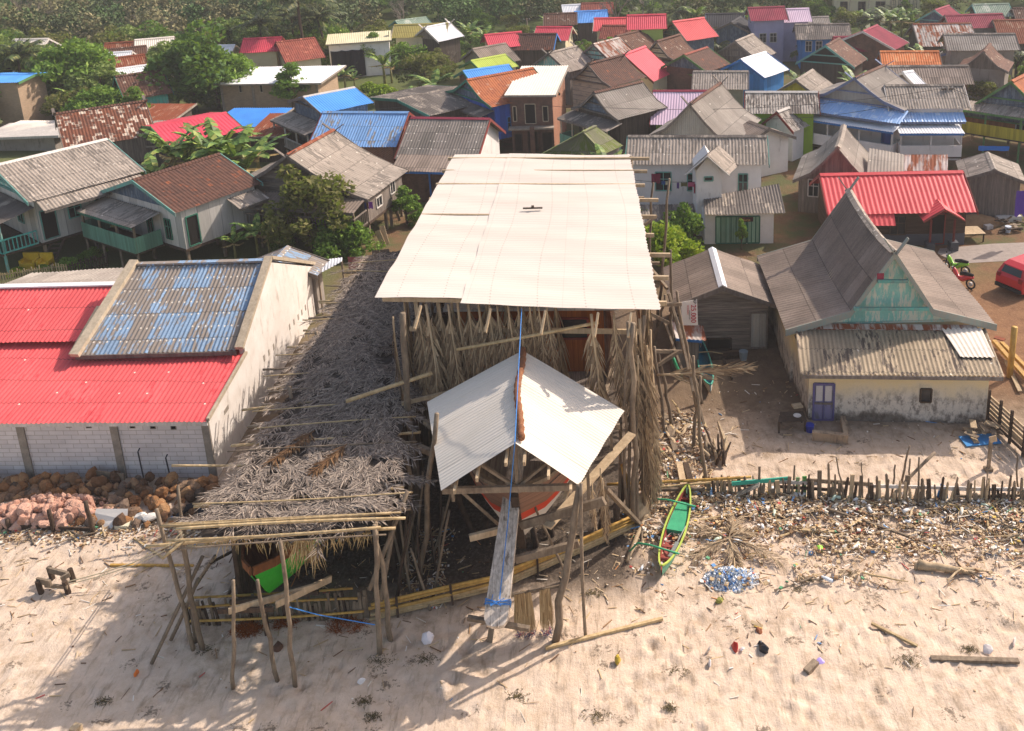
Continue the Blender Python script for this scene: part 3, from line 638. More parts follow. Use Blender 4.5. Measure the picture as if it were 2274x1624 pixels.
house('plank house with plain crimson metal roof and green barge boards', ('a1', 1340, 1125), ('a1', 2010, 1000), 4.2, ('a1', 1500, 1300), roof='red2', wall='pdark', trim='tgreen', per=.3, amp=.02)
house('brown tiled house with tiered cream gable in the middle of the village', ('a3', 745, 540), ('a3', 1040, 465), 6.0, ('a3', 950, 740), roof='tileb', wall='pcream', gable='pcream', trim='tgrey', prof='b', tiers=3, amp=0, fin=True)
house('house with a steep raspberry red roof squeezed behind the brown tiles', ('a3', 1048, 462), ('a3', 1200, 405), 5.8, ('a3', 1310, 690), roof='red2', wall='wcream', trim='tred', w=3.2, he=3.4, per=.3)
house('dark tiled house with soot streaked cream gable', ('a3', 1325, 350), ('a3', 1525, 290), 6.0, ('a3', 1490, 520), roof='tilem', wall='pdark', gable='pcream', trim='tgrey', prof='b', tiers=3, amp=0, ver=dict(d=1.2, zi=4.0, zo=3.6, mat='greyd', posts=3))
house('blue boarded house with leaf green barge boards and brown tile roof', ('a3', 1560, 465), ('a3', 1740, 405), 5.6, ('a3', 1710, 610), roof='tileb', wall='brickd', gable='pblue', trim='tgreen', ridge='tiler', amp=0, w=2.6)
house('grey sheet roofed house with a slim gable behind the banana clump', ('a3', 410, 450), ('a3', 645, 390), 5.2, ('a3', 560, 570), roof='grey3', wall='pgrey', gable='ctq', trim='tgrey', fin=True, w=2.7, he=3.5)
house('aqua gabled house with a half rusted iron roof', ('a3', 790, 375), ('a3', 985, 325), 5.6, ('a3', 890, 495), roof='rust2', wall='pteal', gable='ctq', trim='tgrey', tiers=3, w=2.6, he=3.8)
house('dim brown tiled house behind the half rusted iron roof', ('a3', 985, 305), ('a3', 1190, 258), 5.6, ('a3', 1290, 330), roof='tilem', wall='pdark', trim='tgrey', amp=0, w=3.0, he=3.6)
house('grey roofed house with barred dark gable by the dry palms', ('a3', 1995, 350), ('a3', 2115, 300), 6.0, ('a3', 2110, 465), roof='grey3', wall='pgrey', gable='pgrey', trim='tgrey', tiers=2, w=2.6, he=4.2)
house('vivid blue gabled house under a gleaming white metal roof', ('a3', 2040, 505), ('a3', 2220, 450), 5.2, ('a3', 2190, 655), roof='whiteb', wall='psky', gable='psky', trim='tblue', w=2.7, per=.3)
house('partly collapsed house with turquoise edged tile roof and bare rafters', ('a4', 590, 385), ('a4', 690, 330), 5.4, ('a4', 715, 560), roof='tilem', wall='pdark', trim='tteal', amp=0, w=3.0, he=3.4, gable='dark', tiers=2)
house('tiny house with a mustard yellow gable and grey roof', ('a4', 340, 680), ('a4', 480, 590), 4.6, ('a4', 425, 775), roof='grey3', wall='wcream', gable='pyel', trim='tgrey', w=2.0, he=3.3)
house('long house with flaking pale roof and lime green end wall', ('a3', 2080, 780), ('a4', 525, 780), 4.9, ('a4', -40, 965), 3.2, roof='spotted', wall='wgreen', trim='tred', ridge='twhite')
house('small dormer like cottage with flaking pale roof and maroon gable edge', ('a4', 175, 950), ('a4', 320, 895), 4.0, ('a4', 300, 1100), roof='spotted', wall='wwhite', trim='tred', ridge='twhite', w=1.6, he=2.6)
house('grey roofed house next to the maroon edged cottage', ('a4', -60, 1030), ('a4', 110, 1090), 3.9, ('a4', 245, 1160), roof='grey2', wall='wwhite', trim='tgrey', w=2.6, he=2.8)
house('house with a vivid orange rusted roof', ('a4', 1050, 436), ('a4', 1552, 434), 4.8, ('a4', 1015, 560), 3.5, roof='orange', wall='pcream', trim='tgrey', ridge='orange')
H38 = house('large house with a broad grey roof and small blue edged porch gable', ('a4', 1590, 290), ('a4', 2195, 285), 5.6, ('a4', 1555, 430), 3.6, roof='grey', wall='wgrey', trim='tgrey', ridge='greyd')
house('blue edged porch gable with a round vent in front of the broad grey roof', ('a4', 1725, 425), ('a4', 1760, 400), 4.0, ('a4', 1860, 490), roof='grey', wall='wgrey', trim='tbluegrey', w=1.9, he=3.2, name='porch', cat='porch')
house('narrow house with steep mossy tile roof and rusty plank gable', ('a4', 1930, 440), ('a4', 1985, 370), 5.4, ('a4', 2120, 610), roof='tilem', wall='wgrey', gable='pgrey', trim='tgrey', amp=0, w=2.3, prof='b')
house('long low house with soot grey ribbed roof below the orange roof', ('a4', 1110, 562), ('a4', 1800, 556), 4.6, ('a4', 1100, 720), 3.0, roof='grey2', wall='brickd', trim='tgrey', ridge='greyd')
house('small house under a clean white metal roof beside the ribbed grey roof', ('a4', 1245, 612), ('a4', 1330, 600), 4.6, ('a4', 1440, 715), roof='whiteb', wall='wgrey', trim='twhite', w=2.3, he=3.4)
house('shed with rust striped iron roof and one bare zinc strip', ('a4', 1330, 205), ('a4', 1820, 195), 4.4, ('a4', 1245, 400), 2.8, roof='rust2', wall='pdark', trim='tgrey', ridge='rust', name='iron_roofed_shed', cat='shed', amp=.03, per=.3)
house('long shed with deep rust iron roof at the far right', ('a4', 2010, 170), ('a4', 2400, 165), 4.4, ('a4', 1960, 375), 2.8, roof='rust', wall='pdark', trim='tgrey', name='iron_roofed_shed', cat='shed')
house('bright blue house with white windows under a dark grey roof', ('a4', 330, 207), ('a4', 790, 200), 4.8, ('a4', 320, 340), 3.6, roof='greyd', wall='psky', trim='tgrey', wins=[W('R', .18, 2.0, .7, 1.2), W('R', .4, 2.0, .7, 1.2), W('R', .75, 2.0, 1.2, 1.2)])
house('raw brick house with a maroon gable roof', ('a4', 905, 265), ('a4', 985, 230), 5.4, ('a4', 1160, 350), roof='maroon', wall='brickd', trim='twhite', w=3.6, he=3.7, name='brick_house')
house('low annex with maroon metal roof beside the raw brick gable', ('a4', 655, 312), ('a4', 850, 310), 4.4, ('a4', 640, 390), 3.4, roof='maroon', wall='brickd', trim='tred', name='annex')
house('house with a long dull maroon roof near the top right corner', ('a4', 1600, 130), ('a4', 2090, 115), 4.8, ('a4', 1580, 195), 3.6, roof='maroon', wall='wgrey', trim='tgrey')
house('house with red roof and blue grey gable left of the long maroon roof', ('a4', 1515, 85), ('a4', 1590, 60), 5.0, ('a4', 1600, 150), roof='maroon', wall='pblue', gable='pblue', trim='tteal', w=2.2, he=3.5, tiers=1)
house('lilac walled house with ribbed maroon roof', ('a3', 2100, 66), ('a4', 145, 58), 6.4, ('a3', 2055, 165), 4.8, roof='maroon', wall='wpurple', trim='tgrey', wins=[W('R', .3, 2.5, .8, 1.1), W('R', .65, 2.5, .8, 1.1)])
house('house with a shiny lilac and rust roof next to the ribbed maroon roof', ('a4', 135, 80), ('a4', 300, 75), 6.0, ('a4', 115, 155), 4.9, roof='pink', wall='wpurple', trim='tgrey')
house('low grey roofed hut with green edge under the cream mansion', ('a4', 325, 150), ('a4', 460, 145), 3.6, ('a4', 315, 195), 2.8, roof='grey', wall='wgreen', trim='tgreen', name='hut', cat='hut')
house('house with checkered pale green roof at the top right', ('a4', 1835, 38), ('a4', 2140, 30), 5.0, ('a4', 1810, 120), 3.6, roof='sage', wall='pgrey', trim='tteal')
house('dark tiled house in the top right corner', ('a4', 2175, 68), ('a4', 2350, 66), 4.8, ('a4', 2160, 160), 3.4, roof='tilem', wall='pdark', trim='tgrey', amp=0)
H52 = house('lime green two storey house with red stepped roof', ('a3', 1075, 130), ('a3', 1370, 122), 7.0, ('a3', 1055, 198), 5.6, roof='red2', wall='wlime', trim='tred', oh=.2, wins=[W('R', .15, 3.0, .8, 1.3), W('R', .5, 2.8, 1.4, 1.6), W('R', .8, 3.0, .8, 1.3)], name='lime_green_house')
house('house with a wide coral red roof left of the lime green house', ('a3', 800, 155), ('a3', 1055, 150), 5.0, ('a3', 770, 230), 3.4, roof='red3', wall='wcream', trim='twhite')
house('house with a hipped orange red tile roof below the coral roof', ('a3', 870, 215), ('a3', 1020, 215), 4.4, ('a3', 785, 300), 3.0, roof='tiler', wall='wcream', trim='tred', amp=0, Lx=.4)
house('crimson roofed house with cream gable and twin roof sections', ('a3', 310, 228), ('a3', 605, 228), 4.8, ('a3', 282, 288), 3.7, roof='red2', wall='wcream', trim='tcream')
house('long house with very dark brown tile roof and blue gable edge', ('a3', 20, 290), ('a3', 480, 285), 4.8, ('a3', -20, 430), 2.8, roof='tileb', wall='pdark', trim='tblue', amp=0)
house('house with a vivid blue roof among red roofs at the top', ('a3', 630, 98), ('a3', 815, 90), 4.6, ('a3', 650, 140), 3.8, roof='bluenew', wall='pdark', trim='tblue')
house('silver zinc roofed house at the top of the village', ('a3', 520, 45), ('a3', 670, 37), 4.6, ('a3', 480, 95), 3.4, roof='whiteb', wall='wcream', trim='tgrey')
house('rust brown roofed house right of the silver zinc roof', ('a3', 690, 28), ('a3', 850, 24), 4.8, ('a3', 740, 95), 3.2, roof='tiler', wall='pdark', trim='tred', amp=0)
house('dark brown roofed house left of the vivid blue roof', ('a3', 370, 118), ('a3', 640, 108), 4.6, ('a3', 350, 200), 3.0, roof='tilem', wall='pdark', trim='tgrey', amp=0)
house('black sheet roofed house with pale blue edges', ('a3', 1745, 118), ('a3', 2070, 112), 4.8, ('a3', 1705, 225), 3.0, roof='black', wall='wcream', trim='tbluegrey')
house('slate boarded house with red roof behind the soot streaked gable', ('a3', 1460, 185), ('a3', 1610, 165), 6.2, ('a3', 1620, 240), roof='red3', wall='pblue', gable='pblue', trim='tgrey', w=2.8, he=4.4, tiers=2)
house('dark small house with black sheet roof near the dry palms', ('a3', 1960, 190), ('a3', 2010, 160), 4.6, ('a3', 2070, 235), roof='black', wall='pblue', trim='tgrey', w=2.0, he=3.5)
house('olive roofed long house beyond the trees', ('a2', 1280, 222), ('a2', 1760, 205), 4.8, ('a2', 1265, 300), 3.4, roof='olive', wall='wcream', trim='tcream')
house('white roofed house with dark fretted gable in front of the olive roof', ('a2', 1545, 245), ('a2', 1665, 220), 4.8, ('a2', 1625, 330), roof='whiteb', wall='pdark', gable='pgrey', trim='twhite', fin=True, w=2.4, he=3.2)
house('small grey green roofed house above the olive roof', ('a2', 1290, 185), ('a2', 1450, 165), 4.4, ('a2', 1340, 218), roof='sage', wall='wgreen', trim='tteal', w=2.4, he=3.4)
house('rose red tiled house at the edge of the trees', ('a2', 2080, 310), ('a2', 2300, 290), 5.0, ('a2', 2060, 395), 3.4, roof='red2', wall='wcream', trim='tred')
house('grey roofed house above the lime green roof', ('a2', 1975, 435), ('a2', 2230, 390), 4.6, ('a2', 1950, 520), 3.0, roof='grey2', wall='wgrey', trim='tgrey')
house('house with lime green metal roof beside the trees', ('a2', 1960, 540), ('a2', 2230, 490), 4.2, ('a2', 1960, 605), 3.2, roof='lime', wall='wlime', trim='tgreen')
house('red tiled house below the coconut palms', ('a2', -60, 345), ('a2', 150, 335), 5.4, ('a2', -90, 440), 3.6, roof='red2', wall='wcream', trim='tred')
house('brown red tiled house with twin dormers by the palms', ('a2', 230, 375), ('a2', 480, 345), 5.2, ('a2', 205, 470), 3.4, roof='tiler', wall='wcream', trim='tred', amp=0)
house('grey white roofed house deep among the trees on the left', ('a1', 1195, 355), ('a1', 1440, 335), 5.0, ('a1', 1215, 412), 3.8, roof='white', wall='wcream', trim='tgrey')
house('pale grey roofed house behind the rust red one on the left', ('a1', 800, 480), ('a1', 980, 468), 4.8, ('a1', 850, 580), roof='whiteb', wall='brick', trim='twhite', w=2.6, he=3.6)
house('rust red iron roofed house among the left trees', ('a1', 895, 528), ('a1', 1130, 500), 4.6, ('a1', 970, 605), roof='rust', wall='wcream', trim='tred', w=2.6, he=3.3)
house('silver roofed low house in the left grove', ('a1', 975, 620), ('a1', 1160, 595), 4.0, ('a1', 1030, 668), roof='whiteb', wall='wgrey', trim='tgrey', w=2.2, he=3.1)
house('mossy brown tiled house between the two big trees', ('a1', 1020, 680), ('a1', 1230, 650), 5.0, ('a1', 1140, 835), roof='tilem', wall='pteal', gable='pgrey', trim='tdteal', amp=0, w=3.0, he=3.1)
house('very dark roofed house behind the silver roof on the left', ('a1', 930, 440), ('a1', 1190, 415), 4.6, ('a1', 940, 510), 3.3, roof='tilem', wall='pdark', trim='tgrey', amp=0)
house('zinc roofed house with a yellow edge right of the left trees', ('a1', 1750, 408), ('a1', 2090, 400), 4.6, ('a1', 1740, 490), 3.2, roof='whiteb', wall='wcream', trim='tcream')
house('large white domed house glimpsed through the left trees', ('a1', 120, 350), ('a1', 330, 345), 5.4, ('a1', 90, 420), 4.0, roof='white', wall='wwhite', trim='twhite')
house('long rusty roofed house in the left grove', ('a1', 930, 385), ('a1', 1150, 370), 4.6, ('a1', 940, 440), 3.6, roof='rust', wall='wcream', trim='tgrey')
house('brick house with a blue roof by the left lane', ('a1', 300, 665), ('a1', -120, 668), 5.2, ('a1', -20, 840), 3.2, roof='bluenew', wall='brickl', trim='tgreen', name='brick_house')
# ---------------------------------------------------------------- custom big buildings
V = Vector
M['palecream'] = roof_mat('pale_cream_roof', '#d6cfae', '#c8c09c', seed=4.4, var=.08, lap=.25, streak=.08)
def slope(mb, a0, a1, b0, b1, per=.2, amp=.025, n=4):
    """roof plane: ridge a0->a1, eave b0->b1"""
    a0, a1, b0, b1 = map(V, (a0, a1, b0, b1)); L = (b1-b0).length
    roof_grid(mb, lambda a, o: a0.lerp(a1, a/L).lerp(b0.lerp(b1, a/L), o), L, 1, per, amp, [i/n for i in range(n+1)])
bh = thing('block_house', 'white block house with red and worn blue corrugated roofs beside the thatched shed', 'house', (-20, 38, 0))
wx = -15.7
m = MB(); prof = [(33.1, 0), (33.1, 2.72), (37.5, 3.05), (37.5, 3.45), (42.0, 5.52), (48.4, 2.45), (48.4, 0)]
m.extrude([(wx, y, z) for y, z in prof], (-.25, 0, 0)); sw_ = m.build('side_wall', plaster_mat('streaked_white_render', '#e2dbd3', '#d3c9be', '#a89a8a', .6, 8.), bh)
for z in MB(),: pass
m = MB()
def FW_(x): return 33.1-(x+15.7)*.05
m.extrude([(-27.5, FW_(-27.5), 0), (wx-.25, FW_(wx-.25), 0), (wx-.25, FW_(wx-.25), 2.66), (-27.5, FW_(-27.5), 2.66)], (0, .25, 0)); fw = m.build('front_wall', M['hebel'], bh)
for xx in (-27.3, -23.45, -19.6, -15.86):
    m = MB(); m.box((xx, FW_(xx)-.02, 1.33), (.3, .12, 2.66)); m.build('concrete_column', M['concrete'], bh)
vents = [T('d1', x, 122) for x in (418, 600, 782)]+[T('d1', x, 113) for x in (1180, 1366, 1552)]
for uv in vents:
    q = PY(uv, 33.3); y = FW_(q.x)-.012
    m = MB(); z = q.z
    for dx in (-.1, .1): m.box((q.x+dx, y, z), (.025, .03, .22))
    for dz in (-.1, .1): m.box((q.x, y, z+dz), (.225, .03, .025))
    fr = m.build('vent', M['concrete'], fw); m = MB(); m.box((q.x, y+.006, z), (.19, .01, .19)); m.build('vent_opening', M['dark'], fr)
for x, y in [(352, 684), (390, 640), (428, 597), (460, 555), (492, 512), (125, 962), (168, 912), (210, 862)]:
    q = PX(T('c2', x, y), wx); m = MB(); m.box((wx+.006, q.y, q.z), (.012, .16, .3)); m.build('wall_vent', M['concrete'], sw_)
q = PX(T('c1', 2010, 1420), wx); m = MB(); m.box((wx+.006, q.y, q.z), (.012, .5, .2)); m.build('wall_vent', M['concrete'], sw_)
# roofs
m = MB(); slope(m, (-28, 39.6, 3.35), (-15.75, 38.2, 3.22), (-28, 33.4, 2.72), (-15.72, 32.85, 2.74)); m.build('lower_red_roof', M['red'], bh, smooth=True)
m = MB(); slope(m, (-29.5, 42.35, 4.55), (-22.6, 42.15, 4.55), (-29.5, 38.75, 3.5), (-22.95, 38.5, 3.5)); ur = m.build('upper_red_roof', M['red'], bh, smooth=True)
m = MB(); m.bar((-29.5, 42.4, 4.6), (-22.6, 42.2, 4.6), .4, .07); rc_ = m.build('white_ridge_cap', M['whiteb'], ur)
m = MB(); slope(m, (-22.6, 42.2, 4.5), (-29.5, 42.4, 4.5), (-23.3, 47.2, 3.4), (-29.9, 46.2, 3.6)); m.build('rear_roof', M['grey'], bh, smooth=True)
m = MB(); slope(m, (-22.35, 41.95, 5.6), (-15.95, 41.85, 5.6), (-23.0, 37.3, 3.47), (-15.95, 37.2, 3.47), .2, .032); br = m.build('blue_roof', M['blueworn'], bh, smooth=True)
m = MB(); m.bar((-22.3, 42.0, 5.68), (-15.95, 41.9, 5.68), .3, .1); m.build('blue_ridge_cap', M['blueworn'], br)
m = MB(); slope(m, (-15.95, 41.95, 5.58), (-22.35, 42.05, 5.58), (-15.95, 48.6, 2.5), (-22.9, 48.6, 2.5), .2, .03); m.build('rear_blue_roof', M['blueworn'], bh, smooth=True)
m = MB(); m.bar((-23.0, 37.25, 3.38), (-15.95, 37.15, 3.38), .06, .18); m.build('fascia', M['tgrey'], br)
m = MB(); m.bar((-15.8, 37.15, 3.6), (-15.8, 42.05, 5.78), .36, .16); m.bar((-15.8, 42.0, 5.78), (-15.8, 48.4, 2.66), .36, .16); m.build('parapet', M['tcream'], sw_)
m = MB(); m.bar((-22.95, 37.1, 3.55), (-22.25, 42.1, 5.8), .42, .2); pl = m.build('parapet', M['tcream'], bh)
m = MB(); m.extrude([(-22.75, 37.6, 2.8), (-22.75, 42.1, 3), (-22.3, 42.1, 5.5), (-22.85, 37.6, 3.5)], (-.2, 0, 0)); m.build('parapet_wall', M['wwhite'], pl)
m = MB(); m.bar((-23.25, 37.4, 3.45), (-23.35, 40.4, 4.3), .26, .05); m.build('loose_board', M['woodl'], bh)
m = MB(); m.bar((-26.8, FW_(-26.8)-.16, 2.6), (wx, 32.94, 2.6), .05, .2); m.build('eave_board', M['twhite'], bh)
m = MB(); m.bar((-15.66, 32.95, 2.76), (-15.66, 37.5, 3.2), .12, .12); m.build('verge', M['tcream'], bh)
for x0, y0, x1, y1 in ((1225, 350, 1275, 580), (1472, 405, 1515, 585)):
    m = MB(); a = PY(T('d1', x0, y0), 32.75); b = PY(T('d1', x1, y1), 32.75); m.tube([b, a, a+V((-.02, .2, .02))], .03, 6); tag(m.build('vent_pipe', flat_mat('dark_pipe', '#33343a', .6), origin=(b.x, b.y, 0)), 'taller dark pipe leaning on the white block wall' if x0 < 1300 else 'shorter dark pipe leaning on the white block wall', 'pipe', 'dark pipes on the block wall')
# small blue roofed annex and awning behind it
house('small hut with patchy blue roof tucked behind the white block house', ('b2', 215, 1205), ('b2', 335, 1080), 3.4, ('b2', 660, 1250), roof='blueworn', wall='wgrey', trim='tgrey', w=2.3, he=2.5, name='hut', cat='hut')
aw = thing('awning', 'white corrugated awning on thin posts between the block house and the thatch', 'awning', P(('c2', 760, 300)))
q = [PY(T('c2', 625, 92), 49.5), PY(T('c2', 820, 70), 49.5), PY(T('c2', 605, 215), 47.5), PY(T('c2', 815, 105), 47.5)]
m = MB(); slope(m, *q, .2, .02, 2); m.build('roof', M['whiteb'], aw, smooth=True)
for t in q[2:]:
    m = MB(); m.bar((t.x, t.y, 0), t, .09, .09, (0, 1, 0)); m.build('post', M['wood'], aw)
# yellow house with teal gable
HY = house('large house with teal corrugated gable, stained yellow front wall and violet door', ('c4', 1180, 15), ('b4', 785, 548), 6.6, ('c4', 2040, 640), he=2.95, roof='grey2', wall='wyel', gable='ctq', trim='tpeel', prof='y', tiers=0, bw=.32, fin=True, ridge='grey3', sag=.3, og=.5, name='teal_gabled_house', cat='house', w=4.7, amp=.03)
hf = HY['f']; hroot = HY['root']
m = MB(); m.extrude([(8.75, 35.74, 0), (16.08, 34.95, 0), (16.3, 38.6, 0), (8.75, 39.2, 0)], (0, 0, 2.4)); m.build('front_wall', M['wyel'], hroot)
m = MB(); slope(m, (8.75, 38.6, 2.92), (17.25, 38.25, 2.7), (8.25, 35.25, 2.5), (16.5, 34.5, 2.5), .19, .034); lr = m.build('lean_to_roof', roof_mat('sooty_pale_corrugated_roof', '#b09f86', '#8c7d68', seed=2.6, patch='#62574d', pa=.57, streak=.3, spots=.06, sheet=(.76, 1.7)), hroot, smooth=True)
m = MB(); slope(m, (15.2, 38.2, 2.83), (16.95, 38.1, 2.8), (15.2, 35.9, 2.68), (16.6, 35.75, 2.68), .19, .03, 2); m.build('new_sheet', M['white'], lr, smooth=True)
m = MB(); m.bar((9.2, 38.5, 2.99), (16.8, 38.15, 2.8), .3, .06, (0, -.5, 1)); m.build('rusty_flashing', M['rust2'], lr)
m = MB(); m.bar((8.35, 35.22, 2.4), (16.45, 34.5, 2.4), .06, .16); m.build('fascia', M['tgrey'], lr)
def yf(a, z, o): return V((8.75+a*.9943, 35.74-a*.107-o, z))
s_ = NT('peeling_violet_door', .8); o_ = s_.obj(); n_ = s_.noise(s_.n('Mapping', {0: o_, 3: (6, 6, 1.2)}).outputs[0], 1.0, 5, .7)
M['pviolet'] = s_.col(s_.mix(s_.sat(n_, .48, .62), lin('#7f7a9c'), lin('#6a6670')))
M['tviolet'] = wood_mat('violet_trim', '#6f66a0', '#5d5a80')
dr = add_window(None, hroot, yf, .63, .02, .85, 1.75, 'tviolet', 'door', 'pviolet', 1)
m = MB()
for a in (.44, .82): m.box(yf(a, 1.3, .025), (.28, .02, .72))
m.build('door_panel', flat_mat('pale_door_panel', '#c3bdbb', .8, .15), dr)
m = MB(); m.bar(yf(.2, .82, .03), yf(1.06, .82, .03), .05, .08); m.build('door_rail', M['tgrey'], dr)
add_window(None, hroot, yf, 4.85, 1.0, .44, .62, 'woodd', 'window', 'glass', 0)
for k, (a, b) in enumerate((((1030, 265), (1290, 265)), ((830, 500), (1465, 500)))):
    m = MB(); q0 = PY(T('c4', *a), 38.12); q1 = PY(T('c4', *b), 38.12); m.bar(q0, q1, .14, .14); m.build('ledge', M['tteal'], hroot)
m = MB(); q0 = PY(T('c4', 1050, 235), 38.1); m.box(q0+V((.05, .06, 0)), (.3, .04, .35)); m.build('red_patch', M['maroon'], hroot)
# stone garden edge, white house tower, shop front below it
def add_to_white():
    r = H6['root']; yw = 57.0; xl = PY(T('b3', 1667, 560), yw).x; xr = PY(T('b3', 1880, 560), yw).x; xm = (xl+xr)/2
    gl, ga, gr, gb = PY(T('b3', 1572, 412), yw-.35), PY(T('b3', 1755, 252), yw-.35), PY(T('b3', 1945, 420), yw-.35), PY(T('b3', 1855, 172), yw+2.4)
    m = MB(); m.extrude([(xl, yw, 0), (xr, yw, 0), (xr, yw, gr.z+.05), (xm, yw, ga.z-.18), (xl, yw, gl.z+.05)], (0, 2.4, 0)); tw = m.build('tower', M['wwhite'], r)
    m = MB(); d = gb-ga
    slope(m, ga, gb, gl, gl+d, .2, .02, 3); slope(m, ga, gb, gr, gr+d, .2, .02, 3); m.build('tower_roof', M['grey3'], tw, smooth=True)
    for e_ in (gl, gr):
        m = MB(); m.bar(ga+V((0, -.04, -.08)), e_+V((0, -.04, -.08)), .06, .26, (0, 1, 0)); m.build('barge_board', M['twhite'], tw)
    zz = PY(T('b3', 1770, 475), yw); add_window(None, tw, lambda a, z, o: V((a, yw-o, z)), zz.x, zz.z, .55, .28, 'tteal', 'window', 'glass', 0)
    m = MB(); m.extrude([(6.7, 55.55, 0), (11.0, 55.3, 0), (11.2, 57.6, 0), (6.7, 57.6, 0)], (0, 0, 2.05)); sh = m.build('shop_wall', M['wwhite'], r)
    m = MB(); slope(m, PY(T('b3', 1728, 615), 57.3)+V((0, 0, .0)), PY(T('b4', 195, 500), 57.6), PY(T('b3', 1735, 762), 54.9), PY(T('b4', 250, 748), 54.9), .19, .03); m.build('shop_roof', M['greyd'], sh, smooth=True)
    sf = lambda a, z, o: V((a, 55.55-(a-6.7)*.058-o, z))
    M['pshut'] = plank_mat('pale_green_shutters', '#93b39a', '#7a9c84', .28, gap=.5)
    add_window(None, sh, sf, 8.35, .05, 1.9, 1.8, 'tdteal', 'shutter_door', 'pshut', 5)
    add_window(None, sh, sf, 9.75, .05, .75, 1.8, 'tdteal', 'shutter_door', 'pshut', 2)
    m = MB(); m.extrude([(2.0, 57.9, 0), (6.3, 57.7, 0), (6.3, 58.4, 0), (2.0, 58.5, 0)], (0, 0, 1.4)); lw = m.build('lower_wall', M['wwhite'], r)
    m = MB(); slope(m, (1.9, 58.4, 1.75), (6.3, 58.2, 1.75), (1.9, 56.3, 1.3), (6.2, 56.1, 1.3), .19, .03, 3); m.build('lower_roof', M['greyd'], lw, smooth=True)
    add_window(None, lw, lambda a, z, o: V((a, 57.82-o, z)), 4.3, .3, .7, .8, 'twhite')
add_to_white()
bn = thing('shop_banner', 'small dark banner with a gold word hung on the green shutters', 'banner', (9.2, 55.35, 1.6))
m = MB(); m.box((9.25, 55.25, 1.68), (.9, .02, .3)); m.build('cloth', flat_mat('dark_red_banner', '#5a2430', .7, .2, c2='#3a2a2a'), bn)
def text(s, size, mat, parent, loc, rot, ext=.004, al='CENTER', name='lettering'):
    c = bpy.data.curves.new(name, 'FONT'); c.body = s; c.size = size; c.extrude = ext; c.align_x = al; c.align_y = 'CENTER'
    o = bpy.data.objects.new(name, c); COL.objects.link(o)
    dg = bpy.context.evaluated_depsgraph_get(); me = bpy.data.meshes.new_from_object(o.evaluated_get(dg)); bpy.data.objects.remove(o)
    me.materials.clear(); me.materials.append(mat)
    mt = Matrix.Translation(V(loc)-origin_of(parent)) @ rot.to_4x4(); me.transform(mt)
    ob = bpy.data.objects.new(name, me); COL.objects.link(ob); ob.parent = parent; ORG[ob.name] = origin_of(parent); return ob
RX = Matrix.Rotation(math.pi/2, 3, 'X')
text('Surya', .2, flat_mat('gold_letters', '#d8b060', .5), bn, (9.3, 55.232, 1.66), RX)
# red roofed house porch and details
def add_to_red():
    r = H8['root']; f = H8['f']; sw = H8['sw']; q = H8['face']
    yf0 = f(4, sw, 0).y; xd = f(H8['g0']+(H8['g1']-H8['g0'])*.79, sw, 0).x
    m = MB(); ap = V((xd, yf0-1.1, 2.75)); bk = V((xd, yf0+1.4, 2.95))
    for sg in (-1, 1): slope(m, ap, bk, ap+V((sg*1.25, 0, -.75)), bk+V((sg*1.25, 0, -.75)), .25, .02, 2)
    m.build('porch_roof', M['red3'], r, smooth=True)
    for sg in (-1, 1):
        m = MB(); m.bar(ap+V((0, -.03, -.06)), ap+V((sg*1.25, -.03, -.81)), .06, .2, (0, 1, 0)); m.build('porch_barge', M['tred'], r)
        m = MB(); m.tube([(xd+sg*.72, yf0-.95, .55), (xd+sg*.72, yf0-.95, 2.0)], .075, 8); m.build('porch_column', M['tred'], r)
        m = MB(); m.box((xd+sg*.72, yf0-.95, .28), (.5, .5, .56)); m.build('porch_plinth', flat_mat('slate_grey_tiles', '#4a4d52', .6), r)
    m = MB(); m.extrude([f(H8['g0'], sw+.03, 0), f(H8['g1'], sw+.03, 0), f(H8['g1'], sw, 0), f(H8['g0'], sw, 0)], (0, 0, .75)); m.build('plinth', flat_mat('slate_tile_plinth', '#50535a', .6), r)
    m = MB(); slope(m, f(.0, sw+.1, 2.55), f(4.0, sw+.1, 2.55), f(0, sw+1.15, 1.8), f(3.95, sw+1.15, 1.8), .3, .02, 2); m.build('roof_extension', M['red3'], r, smooth=True)
add_to_red()
m = MB(); q = [PY(T('b4', *p), 58.2+d) for p, d in (((1258, 252), 1.2), ((1628, 250), 1.2), ((1255, 392), 0), ((1628, 388), 0))]; slope(m, *q, .25, .02, 3); m.build('rusted_roof_patch', M['rust2'], H9['root'], smooth=True)
m = MB(); q = [PY(T('b4', *p), d) for p, d in (((960, 195), 63), ((1260, 250), 62.2), ((940, 405), 59.5), ((1256, 402), 59.3))]; slope(m, *q, .22, .028, 3); m.build('side_roof', M['grey'], H9['root'], smooth=True)
